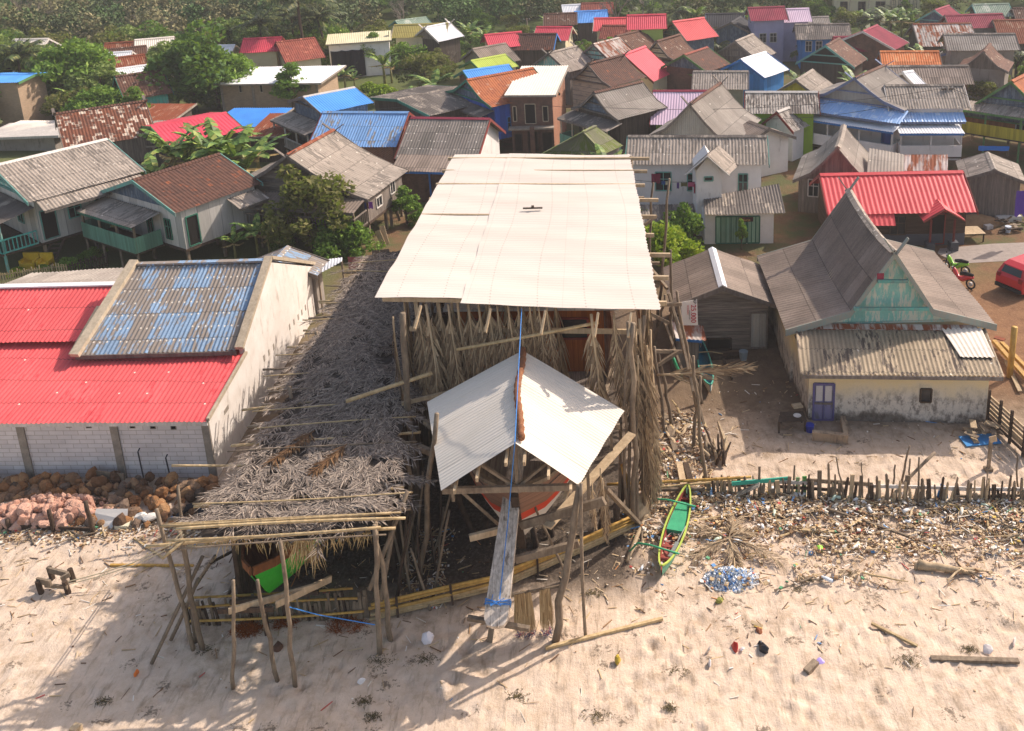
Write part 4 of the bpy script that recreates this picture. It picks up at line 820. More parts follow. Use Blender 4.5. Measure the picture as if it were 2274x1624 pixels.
# brick two storey with new white roof, brick hall, curtained white building, cream mansion, flat concrete house
def boxhouse(label, base_l, base_r, depth, h, wall, roofm, over=.5, slopez=.25, name='brick_building', cat='house', wins=(), yaw=None, thick=.1, roofname='roof', trim='concrete', topuv=None):
    a, b = P(base_l), P(base_r); ax = V((b.x-a.x, b.y-a.y, 0)); L = ax.length; ax.normalize(); sx = V((-ax.y, ax.x, 0))
    if topuv: h = PY(topuv, a.y).z
    f = lambda s, d, z: a+ax*s+sx*d+V((0, 0, z))
    r = thing(name, label, cat, f(L/2, depth/2, 0))
    m = MB(); m.extrude([f(0, 0, 0), f(L, 0, 0), f(L, 0, h), f(0, 0, h)], sx*depth); w = m.build('wall', M[wall], r)
    m = MB(); roof_grid(m, lambda x, o: f(-over+x, depth+over-(depth+2*over)*o, h+.12+slopez*(1-o)), L+2*over, 1, .22, .025, [0, .33, .66, 1]); rf = m.build(roofname, M[roofm], r, smooth=True)
    m = MB(); m.bar(f(-over, -over, h+.05), f(L+over, -over, h+.05), .08, .16); m.bar(f(L+over, -over, h+.05), f(L+over, depth+over, h+.05+slopez), .08, .16); m.build('fascia', M[trim], rf)
    m = MB(); m.extrude([f(L, 0, h-.01), f(L, depth, h-.01), f(L, depth, h+slopez)], -ax*L); m.build('parapet', M[wall], r)
    for s, z, ww, hh, fr, pn in wins: add_window(None, r, lambda u, z_, o: f(u, -o, z_), L*s, z, ww, hh, fr, 'window' if pn == 'glass' else 'door', pn, 1 if pn == 'glass' else 0)
    print('BOX', label[:30], 'L%.1f h%.1f y%.1f' % (L, h, a.y))
    return r, f, L, h
r_, f_, L_, h_ = boxhouse('unfinished two storey brick house with a pale new roof and dark openings', ('a3', 110, 1290), ('a3', 462, 1290), 7.5, 5, 'brickd', 'white', .4, .75, wins=[(.1, 2.7, .3, 1.3, 'tcream', 'dark'), (.47, 2.5, .9, 1.7, 'tcream', 'dark'), (.83, 2.7, .45, 1.3, 'tcream', 'dark'), (.15, .1, .6, 1.5, 'woodd', 'dark'), (.85, .1, .8, 1.6, 'woodd', 'dark'), (.5, .1, .8, 1.7, 'woodd', 'dark')], topuv=('a3', 110, 812), name='brick_house')
m = MB(); m.box(f_(L_*.5, -.45, 2.25), (L_+.2, .9, .14)); m.build('balcony_slab', M['concrete'], r_)
m = MB(); m.box(f_(L_*.53, -.75, 1.2), (.38, .38, 2.4)); m.build('pillar', M['brickd'], r_)
m = MB(); m.extrude([f_(L_+.012, 0.02, 0), f_(L_+.012, 7.4, 0), f_(L_+.012, 7.4, h_), f_(L_+.012, 0.02, h_)], f_(L_+.02, 0, 0)-f_(L_, 0, 0)); m.build('side_wall', M['brick'], r_)
r_, f_, L_, h_ = boxhouse('long bare brick hall with slit windows and a flat white roof', ('a1', 2000, 1010), ('a2', 620, 1000), 6, 5, 'brickl', 'whiteb', .8, .2, name='brick_hall', cat='building', topuv=('a1', 2000, 745), wins=[(.2, 2.2, .3, 1.0, 'tcream', 'dark'), (.42, 2.2, .3, 1.0, 'tcream', 'dark'), (.62, 2.2, .3, 1.0, 'tcream', 'dark')])
for s in (0, .33, .7, 1):
    m = MB(); m.box(f_(L_*s, -.02, h_/2), (.25, .1, h_)); m.build('concrete_column', M['concrete'], r_)
r_, f_, L_, h_ = boxhouse('tall windowless white building with a huge black curtain', ('a2', 730, 700), ('a2', 1262, 660), 4.5, 6, 'wwhite', 'palecream', .3, .4, name='white_building', cat='building', topuv=('a2', 705, 402))
m = MB(); m.grid([[f_(.15+L_*.55*i/24, -.12-.06*math.sin(i*1.3), .1+(h_*.8-.1*abs(math.sin(i*.4)))*j) for j in (0, .3, .6, 1)] for i in range(25)]); m.build('curtain', flat_mat('black_curtain', '#12151f', .95, .3), r_, smooth=True)
add_window(None, r_, lambda u, z_, o: f_(L_+o, u, z_), 2.0, 4.0, .6, .8, 'tgrey')
r_, f_, L_, h_ = boxhouse('grand cream mansion with barred windows and balcony at the top', ('a4', 655, 190), ('a4', 1130, 190), 6, 4.6, 'wcream', 'maroon', .6, .2, name='mansion', cat='mansion', wins=[(.18, 1.4, 1.0, 1.6, 'tgrey', 'glass'), (.5, .6, 1.0, 2.4, 'tgrey', 'glass'), (.83, 1.4, 1.3, 1.6, 'tgrey', 'glass')])
for s in (.28, .62, 1.0):
    m = MB(); m.tube([f_(L_*s, -.7, 0), f_(L_*s, -.7, h_)], .14, 8); m.build('column', M['tcream'], r_)
m = MB(); m.box(f_(L_*.5, -.5, .5), (L_, .12, .5)); m.build('balcony_rail', M['tcream'], r_)
m = MB(); m.extrude([f_(L_, .6, 0), f_(L_+4.2, 1.0, 0), f_(L_+4.2, 1, h_), f_(L_, .6, h_)], (0, 5, 0)); wg = m.build('side_wing', M['wcream'], r_)
for k in range(4): add_window(None, wg, lambda u, z_, o: f_(L_+u, .63+.095*u-o, z_), .5+k*1.0, 1.5, .5, 1.6, 'tgrey')
r_, f_, L_, h_ = boxhouse('flat roofed cement house with thick white slab edges at left', ('a1', -40, 1340), ('a1', 500, 1340), 4, 3.2, 'wgrey', 'white', .5, .05, name='cement_house', topuv=('a1', 0, 1200))
m = MB(); m.box(f_(L_*.5, 1.5, h_+.05), (L_+1.4, 5.2, .22)); m.build('roof_slab', M['twhite'], r_)
r_, f_, L_, h_ = boxhouse('woven bamboo shed with a broad deep blue roof', ('a1', 1950, 1330), ('a2', 150, 1330), 4.2, 2.15, 'bamboow', 'bluedk', .7, .3, name='bamboo_shed', cat='shed')
r_, f_, L_, h_ = boxhouse('row of sheds under patchwork rusty iron roofs', ('a1', 820, 1330), ('a1', 1480, 1330), 5, 2.1, 'pdark', 'rust', .4, .7, name='shed_row', cat='shed')
r_, f_, L_, h_ = boxhouse('low shed with rusty iron roof between blue roof and banana plants', ('b2', 30, 330), ('b2', 330, 330), 4.5, 2.2, 'pdark', 'rust', .3, .7, name='shed', cat='shed')
r_, f_, L_, h_ = boxhouse('white walled store with patched grey roofs behind the banana plants', ('b1', 1150, 400), ('b1', 1560, 400), 5, 2.1, 'wwhite', 'grey', .4, .6, name='store', cat='house')
# mossy hipped roof house
mh = thing('mossy_roofed_house', 'house with mossy green hipped roof beside the white house', 'house', P(('b3', 800, 300)))
R0, R1, E0, E1 = P(('b3', 705, 65), 4.2), P(('b3', 812, 12), 4.2), P(('b3', 880, 250), 2.5), P(('b3', 360, 252), 2.5)
E2 = R1+(E0-R0)+V((.6, .5, 0)); E3 = E1+(R1-R0)
m = MB(); slope(m, R0, R0+V((.05, .02, 0)), E1, E0, .2, .02, 4); slope(m, R0, R1, E0, E2, .2, .02, 4); slope(m, R1, R0, E3, E1, .2, .02, 4); mr = m.build('roof', M['moss'], mh, smooth=True)
for p, q in ((R0, R1), (R0, E0), (R0, E1)): m = MB(); m.bar(p+V((0, 0, .06)), q+V((0, 0, .06)), .26, .08); m.build('ridge_cap', M['moss'], mr)
m = MB(); ins = lambda p: p.lerp((E0+E1+E2+E3)/4, .1); m.extrude([V((ins(p).x, ins(p).y, 0)) for p in (E1, E0, E2, E3)], (0, 0, 2.45)); m.build('wall', M['wgrey'], mh)
hh = house('broad house under a hipped warm grey roof behind the lilac roof', ('a3', 1640, 605), ('a3', 2060, 605), 5.2, ('a3', 1430, 760), 3.4, roof='grey3', wall='wgrey', trim='tgrey', ridge='grey3', Lx=.5)
# ---------------------------------------------------------------- boat shed with the big wooden boat
def wob(p, q, n=6, amp=.06):
    p, q = V(p), V(q); d = q-p; a = d.orthogonal().normalized(); b = d.cross(a).normalized()
    return [p+d*(i/n)+(a*U(-amp, amp)+b*U(-amp, amp) if 0 < i < n else V((0, 0, 0))) for i in range(n+1)]
def pole(parent, p, q, r=.07, mat='wood', name='post', taper=.75, amp=.05, n=6, origin=None):
    m = MB(); m.tube(wob(p, q, n, amp), [r*(1-(1-taper)*i/n) for i in range(n+1)], 7)
    return m.build(name, M[mat], parent, origin, smooth=True)
def bam(parent, p, q, r=.05, mat='bamboo', name='bamboo_pole', origin=None):
    p, q = V(p), V(q); L = (q-p).length; n = max(3, int(L/.42)); m = MB(); pts = []; rr = []
    mid = V((U(-1, 1), U(-1, 1), 0))*.012*L
    for i in range(n+1):
        t = i/n; c = p.lerp(q, t)+mid*(4*t*(1-t))
        e = (q-p).normalized()*.03
        if 0 < i < n: pts += [c-e, c, c+e]; rr += [r, r*1.18, r]
        else: pts.append(c); rr.append(r)
    m.tube(pts, rr, 7); return m.build(name, M[mat], parent, origin, smooth=True)
shed = thing('boat_shed', 'open boat shed under a huge pale corrugated roof in the centre of the beach', 'boat shed', (-3.1, 39, 0))
s = NT('pale_screwed_roof_sheets', .75); uvv, u, v = s.uv()
c = s.mix(s.sat(s.noise(s.vec(u, s.ma('MULTIPLY', v, .25)), .5, 5, .6), .3, .7), lin('#d0c7bc'), lin('#c5bbaf'))
fu = s.ma('SUBTRACT', s.ma('FRACT', s.ma('DIVIDE', u, .24)), .5); fv = s.ma('SUBTRACT', s.ma('FRACT', s.ma('DIVIDE', s.ma('ADD', v, s.ma('MULTIPLY', s.ma('SINE', s.ma('MULTIPLY', u, .5)), .12)), 1.72)), .5)
dt = s.ma('MULTIPLY', s.ma('LESS_THAN', s.ma('ABSOLUTE', fv), .014), s.ma('LESS_THAN', s.ma('ABSOLUTE', fu), .16))
c = s.mix(s.ma('MULTIPLY', dt, .6), c, lin('#7f7466'))
su = s.ma('FLOOR', s.ma('DIVIDE', u, 1.5)); c = bright(s, c, s.wn(s.vec(su, s.ma('FLOOR', s.ma('DIVIDE', v, 3.44)), 2.0)), .95, 1.03)
c = s.mix(s.ma('MULTIPLY', s.ma('LESS_THAN', s.ma('FRACT', s.ma('DIVIDE', u, 1.5)), .018), .3), c, lin('#8f8576'))
c = s.mix(s.ma('MULTIPLY', s.ma('LESS_THAN', s.ma('FRACT', s.ma('DIVIDE', v, 3.44)), .006), .25), c, lin('#8f8576'))
s.bump(s.ma('SINE', s.ma('MULTIPLY', u, 6.2832/.2)), .13, .02)
M['sheetwhite'] = s.col(c)
def shed_roof():
    cs = [V((-8.25, 31.6, 8.4)), V((2.05, 30.2, 8.4)), V((-7.75, 49.8, 8.25)), V((1.85, 48.8, 8.2))]
    for k, (s0, s1, ext) in enumerate(((0, .325, 0), (.315, 1, .42))):
        m = MB(); pts = []; uvs = []; nx = int(40*(s1-s0))+4; ny = 150
        for i in range(nx+1):
            sx = s0+(s1-s0)*i/nx; col = []; cu = []
            for j in range(ny+1):
                t = j/ny; a = cs[0].lerp(cs[1], sx); b = cs[2].lerp(cs[3], sx); p = a.lerp(b, t)
                p.y -= ext*(1-t)+.012*math.sin(sx*40+j*.15)*(1 if j in (0, ny) else 0)
                p.x += .02*math.sin(j*.21+1)*(1 if i in (0, nx) else 0)+(.03*((j*7) % 11-5)/5 if (k == 1 and i == nx) else 0)
                p.z += .02*math.sin(t*23+sx*2)+.05*math.sin(t*6.0+2)*math.sin(sx*6)+.012*math.sin(t*60+sx*9)+(.02 if k else 0)
                col.append(p); cu.append((t*18.2, sx*10.3))
            pts.append(col); uvs.append(cu)
        m.grid(pts, uvs); m.build('roof', M['sheetwhite'], shed, smooth=True)
shed_roof()
for j in range(9):
    y = 31.3+j*2.15; bm_ = MB(); bm_.bar((-8.0, y+.55, 8.22), (2.35+.25*(j % 3), y-.6, 8.2), .12, .16); bm_.build('roof_beam', M['woodl'], shed)
LY = [(30.56, -7.21, -7.03), (35.0, -7.5, -7.4), (39.8, -7.6, -7.5), (44.6, -7.7, -7.6), (49, -7.7, -7.7)]
for y, x0, x1 in LY: pole(shed, (x0, y, -.2), (x1, y, 8.25), .14, 'wood', 'post', .8, .09, 8)
for y, x0, x1, r in [(29.4, .99, 1.08, .11), (29.9, 1.35, 1.5, .08), (29.5, .55, .9, .06), (33.8, 1.7, 1.75, .12), (38.2, 1.8, 1.8, .12), (43.0, 1.9, 1.8, .12), (48.5, 2.0, 1.9, .12)]: pole(shed, (x0, y, -.2), (x1, y-.1, 8.2), r, 'wood', 'post', .8, .1, 8)
for p, q, w_ in [((-7.2, 32.2, 6.8), (1.5, 31.3, 6.8), .18), ((-7.1, 32.3, 8.15), (1.6, 31.4, 8.15), .14), ((-7.4, 30.6, 4.6), (-4.5, 31.6, 4.7), .14)]:
    m = MB(); m.bar(p, q, .09, w_); m.build('cross_beam', M['woodl'], shed)
bam(shed, (-5.3, 31.0, 6.5), (-.1, 30.4, 7.7), .06); bam(shed, (-9.2, 29.9, 5.2), (-6.2, 30.7, 5.75), .075)
for k in range(4):
    m = MB(); m.bar((-7.4, 35.0+k*4.8, 4.5), (-7.5, 39.4+k*4.8, 4.6), .08, .14); m.build('side_rail', M['wood'], shed)
    m = MB(); m.bar((1.8, 33.8+k*4.6, 4.8+.4*(k % 2)), (1.85, 38.2+k*4.6, 5.2-.5*(k % 2)), .08, .14); m.build('side_rail', M['wood'], shed)
for x, zt, y in [(-6.45, 8.15, 31.0), (-3.9, 8.1, 30.55), (-1.95, 8.1, 30.25), (-.1, 8.1, 29.95), (1.05, 8.1, 29.85)]:
    m = MB(); m.bar((x, y, 8.3), (x-.15, y-.7, 7.75), .07, .12); m.build('rafter_end', M['woodl'], shed)
# small things on the roof
m = MB(); q = P(('b3', 195, 708), 8.45); q1 = P(('b3', 360, 704), 8.45); m.bar(q, q1, .1, .05); m.bar((q+q1)/2-V((.06, 0, -.05)), (q+q1)/2+V((.06, 0, .05)), .14, .12); tag(m.build('wood_scrap', M['woodd'], origin=q), 'dark stick left lying in the middle of the huge pale roof', 'stick')
# outrigger poles standing on the right side of the shed
rs_ = thing('scaffold', 'rickety scaffold of crooked poles along the right side of the boat shed', 'scaffold', (3.2, 38, 0))
for b, t in [(((4.11, 36.6, 0)), ('c3', 1500, 350)), (((4.4, 37.3, 0)), ('c3', 1435, 370)), ((3.82, 31.3, 0), ('c3', 1640, 900)), ((3.3, 40.2, 0), ('c3', 1445, 0)), ((2.9, 44.5, 0), ('b3', 1437, 455)), ((2.5, 47.0, 0), ('b3', 1300, 490)), ((3.6, 34.0, 0), ('c3', 1700, 1070)), ((2.6, 35.0, 0), ('c3', 1310, 820)), ((2.9, 35.6, 0), ('c3', 1345, 860)), ((2.5, 42.0, 0), ('c3', 1400, 380))]:
    pole(rs_, V(b)-V((0, 0, .2)), PY(T(*t), b[1]+.1), .085, 'wood', 'pole', .7, .07, 7)
for a, b, y0, y1 in [(('c3', 1300, 1000), ('c3', 1520, 860), 35.5, 36), (('c3', 1295, 860), ('c3', 1540, 862), 35.5, 36.4), (('c3', 1340, 465), ('c3', 1540, 460), 36.5, 36.6), (('c3', 1290, 170), ('c3', 1420, 330), 42, 40.5), (('c3', 1270, 540), ('c3', 1430, 620), 37, 37.5), (('b3', 1170, 620), ('b3', 1225, 620), 44, 44), (('b3', 1230, 850), ('b3', 1330, 770), 46.5, 46.8), (('b3', 1280, 1175), ('b3', 1355, 1175), 41, 41)]:
    m = MB(); m.bar(PY(T(*a), y0), PY(T(*b), y1), .12, .14); m.build('brace', M['wood'], rs_)
for a, b, y in [(('c3', 1430, 370), ('c3', 1730, 1480), 36.2), (('c3', 1520, 640), ('c3', 1640, 1200), 35.6), (('c3', 1400, 620), ('c3', 1560, 1060), 37.2)]:
    p = PY(T(*a), y+.8); q = PY(T(*b), y-1.2); q.z = max(q.z, 0); m = MB(); m.bar(p, q, .1, .07); m.build('brace', M['wood'], rs_)
# dry palm fronds
M['frond'] = isl_mat('dry_palm_leaf', [(0, '#6b5a48'), (.3, '#8b7860'), (.65, '#a18d72'), (1, '#bba88a')], .85, .15)
M['frondg'] = isl_mat('grey_palm_thatch', [(0, '#5d534b'), (.35, '#81756b'), (.7, '#9a8d80'), (1, '#b2a392')], .9, .1)
M['frondb'] = isl_mat('brown_palm_leaf', [(0, '#4f3824'), (.5, '#6b5038'), (1, '#86694a')], .85, .15)
def leaflet(mb, base, d, nrm, L, w, droop=.3):
    d = d.normalized(); sd = d.cross(nrm)
    if sd.length < 1e-4: sd = d.orthogonal()
    sd = sd.normalized()*w/2; tip = base+d*L+V((0, 0, -droop*L)); mid = base+d*L*.55+V((0, 0, -droop*L*.25))
    mb.quad(base-sd*.6, base+sd*.6, mid+sd, mid-sd); mb.quad(mid-sd, mid+sd, tip+sd*.15, tip-sd*.15)
def frond_mesh(mb, L=3.6, n=40, lw=.05, ll=.75, ang=.45, jit=.15, bend=.06, flat=.25, rs=None, rw=.03):
    """frond hanging straight down from the origin (0,0,0) to -L, blades to both sides in x"""
    rs = rs or rnd; by = rs.uniform(-.5, .5)
    ax_ = lambda t: V((bend*L*math.sin(t*2.5+by)*t, bend*L*.6*math.cos(t*2+by)*t, -L*t))
    mb.rach = [ax_(t/6)+V((0, -.03, 0)) for t in range(7)]
    for i in range(n):
        t = .12+.86*i/n; b = ax_(t)
        for sg in (-1, 1):
            a = ang*rs.uniform(.4, 1.5)
            d = V((sg*math.sin(a), rs.uniform(-flat, flat), -math.cos(a)))
            l_ = ll*(.65+.5*math.sin(min(1, t*1.15)*math.pi))*rs.uniform(.7, 1.15)
            leaflet(mb, b, d, V((0, 1, 0))+V((rs.uniform(-jit, jit)*3, 0, rs.uniform(-jit, jit)*3)), l_, lw*rs.uniform(.7, 1.2), .15)
FR = []
for k in range(4):
    m = MB(); frond_mesh(m, 1.0*3.6, 40, .05, .8, .3, flat=.12); FR.append(m)
frond_objs = []
def hang(x, y, z, L, rz, label, k=None, mat='frond', group='dry palm fronds hung along the boat shed', tilt=(0, 0)):
    k = k if k is not None else rnd.randrange(4)
    if len(frond_objs) <= k or frond_objs[k] is None: pass
    o = copy_tree(FRM[k]); o.location = (x, y, z); o.scale = (L/3.6*U(.9, 1.25), L/3.6, L/3.6); o.rotation_euler = (tilt[0], tilt[1], rz)
    tag(o, label, 'palm frond', group); return o
FRM = []
for k, m in enumerate(FR):
    o = m.build('palm_frond', M['frond']); FRM.append(o); m2 = MB(); m2.tube(m.rach, [.04*(1-.13*t) for t in range(7)], 5); r_ = m2.build('rachis', M['woodl'], o, smooth=True); COL.objects.unlink(r_); COL.objects.unlink(o)
for x, L in [(-6.75, 3.9), (-6.35, 4.6), (-5.95, 4.7), (-5.55, 4.4), (-5.25, 4.8), (-4.8, 4.2), (-4.45, 4.4), (-4.05, 3.9), (-3.75, 3.6), (-3.35, 3.3), (-3.0, 3.0), (-2.6, 2.9), (-2.25, 2.7), (-1.95, 2.9)]:
    hang(x, 31.75-.12*(x+7)+U(-.2, .2), 8.15, L, U(-.35, .35), 'dry palm frond hanging in the curtain under the front left of the pale roof')
for x in np.linspace(-6.9, -1.8, 9): hang(float(x)+U(-.15, .15), 32.6+U(-.2, .2), 8.0, U(4.4, 5.6), U(-.5, .5), 'dry palm frond in the shaded inner row behind the front curtain', group='inner row of palm fronds')
hang(-.35, 30.3, 8.1, 4.6, .1, 'lone wide palm frond hanging right of the open gap in the curtain', 1)
hang(.45, 30.3, 8.1, 3.6, -.2, 'narrow palm frond between the lone wide frond and the shaggy corner bundle', 2)
for x, y, z, L in [(.95, 29.7, 8.1, 4.4), (1.15, 29.9, 7.8, 4.2), (1.35, 29.8, 8.1, 4.3), (1.5, 30.1, 6.4, 4.2), (1.35, 30.0, 5.6, 4.4), (1.6, 30.0, 4.8, 4.0), (1.25, 29.8, 5.2, 4.2), (1.7, 30.3, 7.4, 4), (1.6, 30.6, 5.9, 4.4), (1.45, 29.75, 4.4, 3.8), (1.75, 30.4, 4.2, 3.6), (1.2, 29.6, 6.8, 3.6), (1.55, 29.9, 7.0, 4), (1.4, 30.1, 4.0, 3.3)]:
    hang(x, y, z, L, U(-1.2, 1.2), 'dry palm frond tied into the shaggy bundle at the front right corner of the shed')
for i in range(15): hang(1.8+U(-.1, .1), 31.5+i*1.15, 8.0, U(3.8, 4.8), math.pi/2+U(-.3, .3), 'dry palm frond in the side curtain on the right of the shed')
for i in range(13): hang(-7.45+U(-.1, .1), 31.0+i*1.35, 7.9, U(3.4, 4.4), math.pi/2+U(-.3, .3), 'dry palm frond in the side curtain on the left of the shed')
for u, y, L in [(('d3', 850, 470), 25.9, 2.3), (('d3', 870, 560), 25.8, 2.2), (('d3', 780, 600), 26.2, 1.8)]:
    q = PY(T(*u), y); hang(q.x, q.y, q.z, L, U(-1, 1), 'small palm frond dangling from the timber beside the boat bow')
o = hang(2.2, 34.6, 3.1, 4.0, 0, 'palm frond lying sideways out to the right of the boat shed', 0, tilt=(.15, -1.45))
# the big boat
boat = thing('wooden_boat', 'big wooden boat with red striped hull standing inside the boat shed', 'boat', (-3.2, 38, 0))
def hull_mat():
    s = NT('painted_plank_hull', .6); o = s.obj(); X = s.n('SeparateXYZ', {0: o}); z = X.outputs[2]
    n1 = s.noise(s.n('Mapping', {0: o, 3: (.6, .6, 5)}).outputs[0], 2.0, 5, .6)
    pl = s.ma('FRACT', s.ma('DIVIDE', z, .24)); w = s.wn(s.vec(s.ma('FLOOR', s.ma('DIVIDE', z, .24)), 1.0))
    wd = bright(s, s.mix(n1, lin('#a5816a'), lin('#7d5a48')), w, .8, 1.15); wd = s.mix(s.ma('MULTIPLY', s.ma('LESS_THAN', pl, .06), .6), wd, lin('#3a2a22'))
    c = s.mix(s.ma('LESS_THAN', z, 3.1), wd, bright(s, s.mix(.0, lin('#c8452a'), lin('#c8452a')), n1, .8, 1.1))
    c = s.mix(s.ma('LESS_THAN', z, 2.75), c, bright(s, s.mix(.0, lin('#d8d2c8'), lin('#d8d2c8')), n1, .8, 1.05))
    s.bump(s.ma('LESS_THAN', pl, .06), .3, -.01)
    return s.col(c)
def hull(L, B, zs, zk, y0, xc, rake, n=28, ns=12, open_=False, full=.55):
    """bow at y0 (towards the sea), returns outer surface grids; half beam b(t)"""
    sec = []
    for i in range(n+1):
        t = i/n; b = B*min(1, (math.sin(min(1, t/.55)*math.pi/2))**full if t < .55 else 1-.35*((t-.55)/.45)**2)
        b = max(b, .04); sheer = zs+.9*(1-t)**3*.6+.35*max(0, t-.6)**2*4
        keel = zk+(zs-zk)*.0+.25*max(0, 1-t*6)
        sec.append([V((xc+b*(math.sin(k/ns*math.pi/2)**.75), y0+L*t+rake*(1-k/ns)*max(0, 1-t*3.2), keel+(sheer-keel)*(k/ns)**1.45)) for k in range(ns+1)])
    return sec
HX = -2.95
sec = hull(20.5, 3.5, 3.7, 1.2, 25.75, HX, 1.3)
mir = lambda p: V((2*HX-p.x, p.y, p.z))
m = MB(); m.grid(sec); m.grid([[mir(p) for p in r] for r in sec]); m.build('hull', hull_mat(), boat, smooth=True)
for sg in (0, 1):
    m = MB(); pts = [r[-1] if not sg else mir(r[-1]) for r in sec]
    for p, q in zip(pts, pts[1:]): m.bar(p+V((0, 0, .05)), q+V((0, 0, .05)), .16, .14)
    m.build('gunwale', M['wood'], boat)
m = MB(); m.grid([[V((r[-1].x, r[-1].y, r[-1].z-.3)), V((2*HX-r[-1].x, r[-1].y, r[-1].z-.3))] for r in sec[1:]]); m.build('deck', M['pgrey'], boat)
m = MB(); m.bar((HX, 28.2, 1.15), (HX, 46, 1.15), .28, .3); m.bar((HX, 27.2, 1.1), (HX, 25.65, 4.3), .24, .3); m.build('keel', M['woodd'], boat)
cb = MB(); cb.extrude([(-5.7, 34.6, 3.2), (.1, 34.3, 3.2), (.1, 45, 3.2), (-5.7, 45, 3.2)], (0, 0, 3.4)); M['varnish'] = plank_mat('varnished_cabin_planks', '#a8622c', '#8a4c20', .2, gap=.5); ca = cb.build('cabin', M['varnish'], boat)
m = MB(); m.extrude([(-6.2, 33.9, 6.6), (.7, 33.5, 6.6), (.7, 45.5, 6.6), (-6.2, 45.5, 6.6)], (0, 0, .12)); m.extrude([(-5.9, 35.0, 6.72), (.3, 34.8, 6.72), (.3, 34.9, 6.72), (-5.9, 35.1, 6.72)], (0, 0, 1.0)); m.build('upper_deck', M['pwhite'], boat)
for x in (-1.1, -3.0, -4.8): add_window(None, ca, lambda a, z, o: V((a, 34.3-.052*(a-.1)-o, z)), x, 5.0, 1.1, .9, 'tred', 'window', 'glass', 0)
# bow roof, belongs to the boat
def bow_roof():
    m = MB(); F0 = V((-2.72, 24.9, 6.6)); F1 = V((-2.86, 30.55, 6.6))
    for L0, L1, sg in ((V((-5.04, 24.66, 5.2)), V((-6.28, 29.7, 5.2)), 0), (V((-.86, 24.69, 5.2)), V((.69, 28.7, 5.2)), 1)):
        n = 34; pts = []; uvs = []
        for i in range(n*4+1):
            t = i/(n*4); a = F0.lerp(F1, t); b = L0.lerp(L1, t); k = .018*math.sin(i*math.pi/2)
            pts.append([a.lerp(b, o)+V((0, 0, k+.02*math.sin(t*20+o*3))) for o in (0, .25, .5, .75, 1)]); uvs.append([(t*7, o*2.9) for o in (0, .25, .5, .75, 1)])
        m.grid(pts, uvs)
    r = m.build('bow_roof', roof_mat('pale_bow_roof_sheets', '#ddd5c8', '#d3cabb', seed=.2, var=.05, lap=.55, streak=.06, sheet=(1.55, 9)), boat, smooth=True)
    m = MB(); pts = []
    for i in range(40):
        t = i/39; p = (F0+V((0, .15, 0))).lerp(F1, t); pts.append(p+V((.06*math.sin(t*9)-.02+(.2*(1-t)**6), 0, .07)))
    m.tube(pts, [.11+.02*math.sin(i*2.1) for i in range(40)], 8)
    m.build('ridge_roll', wood_mat('coconut_fibre_roll', '#9a6a4a', '#6d452f', 2.5), r, smooth=True)
    for p, q in [((-5.1, 25.15, 4.85), (-.9, 25.1, 4.85)), ((-6.0, 28.6, 4.9), (.5, 28.2, 4.9))]:
        m = MB(); m.bar(p, q, .12, .2); m.build('tie_beam', M['wood'], boat)
    m = MB(); m.bar((-2.8, 25.3, 4.6), (-2.76, 25.2, 6.45), .1, .1, (0, 1, 0)); m.build('king_post', M['wood'], boat)
    for x in (-3.9, -1.75):
        m = MB(); m.bar((-2.8, 25.25, 4.8), (x, 25.2, 5.75), .08, .12, (0, 1, 0)); m.build('strut', M['wood'], boat)
    for x, z in ((-4.6, 5.4), (-3.9, 5.8), (-3.0, 6.3), (-2.45, 6.3), (-1.75, 5.8), (-1.1, 5.3)):
        m = MB(); m.bar((x, 25.4, z-.08), (x, 24.45, z-.12), .08, .14); m.build('rafter_end', M['woodl'], boat)
    for x, y in ((-5.6, 28.0), (-5.0, 26.3), (-.6, 26.0), (.2, 28.0)):
        m = MB(); m.bar((x, y, 3.6), (x, y, 5.2), .1, .1, (0, 1, 0)); m.build('roof_post', M['wood'], boat)
bow_roof()
def grain_mat():
    s = NT('long_grey_plank', .85); o = s.obj(); n = s.noise(s.n('Mapping', {0: o, 3: (7, .5, 7)}).outputs[0], 1.6, 6, .65)
    c = s.mix(s.sat(n, .35, .62), lin('#dccfbf'), lin('#a89b8c')); c = s.mix(s.ma('MULTIPLY', s.sat(s.noise(s.n('Mapping', {0: o, 3: (5, .9, 5)}).outputs[0], 1.1, 4), .6, .66), .7), c, lin('#6a5c4e'))
    X = s.n('SeparateXYZ', {0: o}).outputs[0]; f = s.ma('FRACT', s.ma('ADD', s.ma('DIVIDE', X, .27), .35))
    c = s.mix(s.ma('MULTIPLY', s.ma('LESS_THAN', f, .035), .7), c, lin('#3c332b')); s.bump(n, .4, .015); return s.col(c)
M['plankgrain'] = grain_mat()
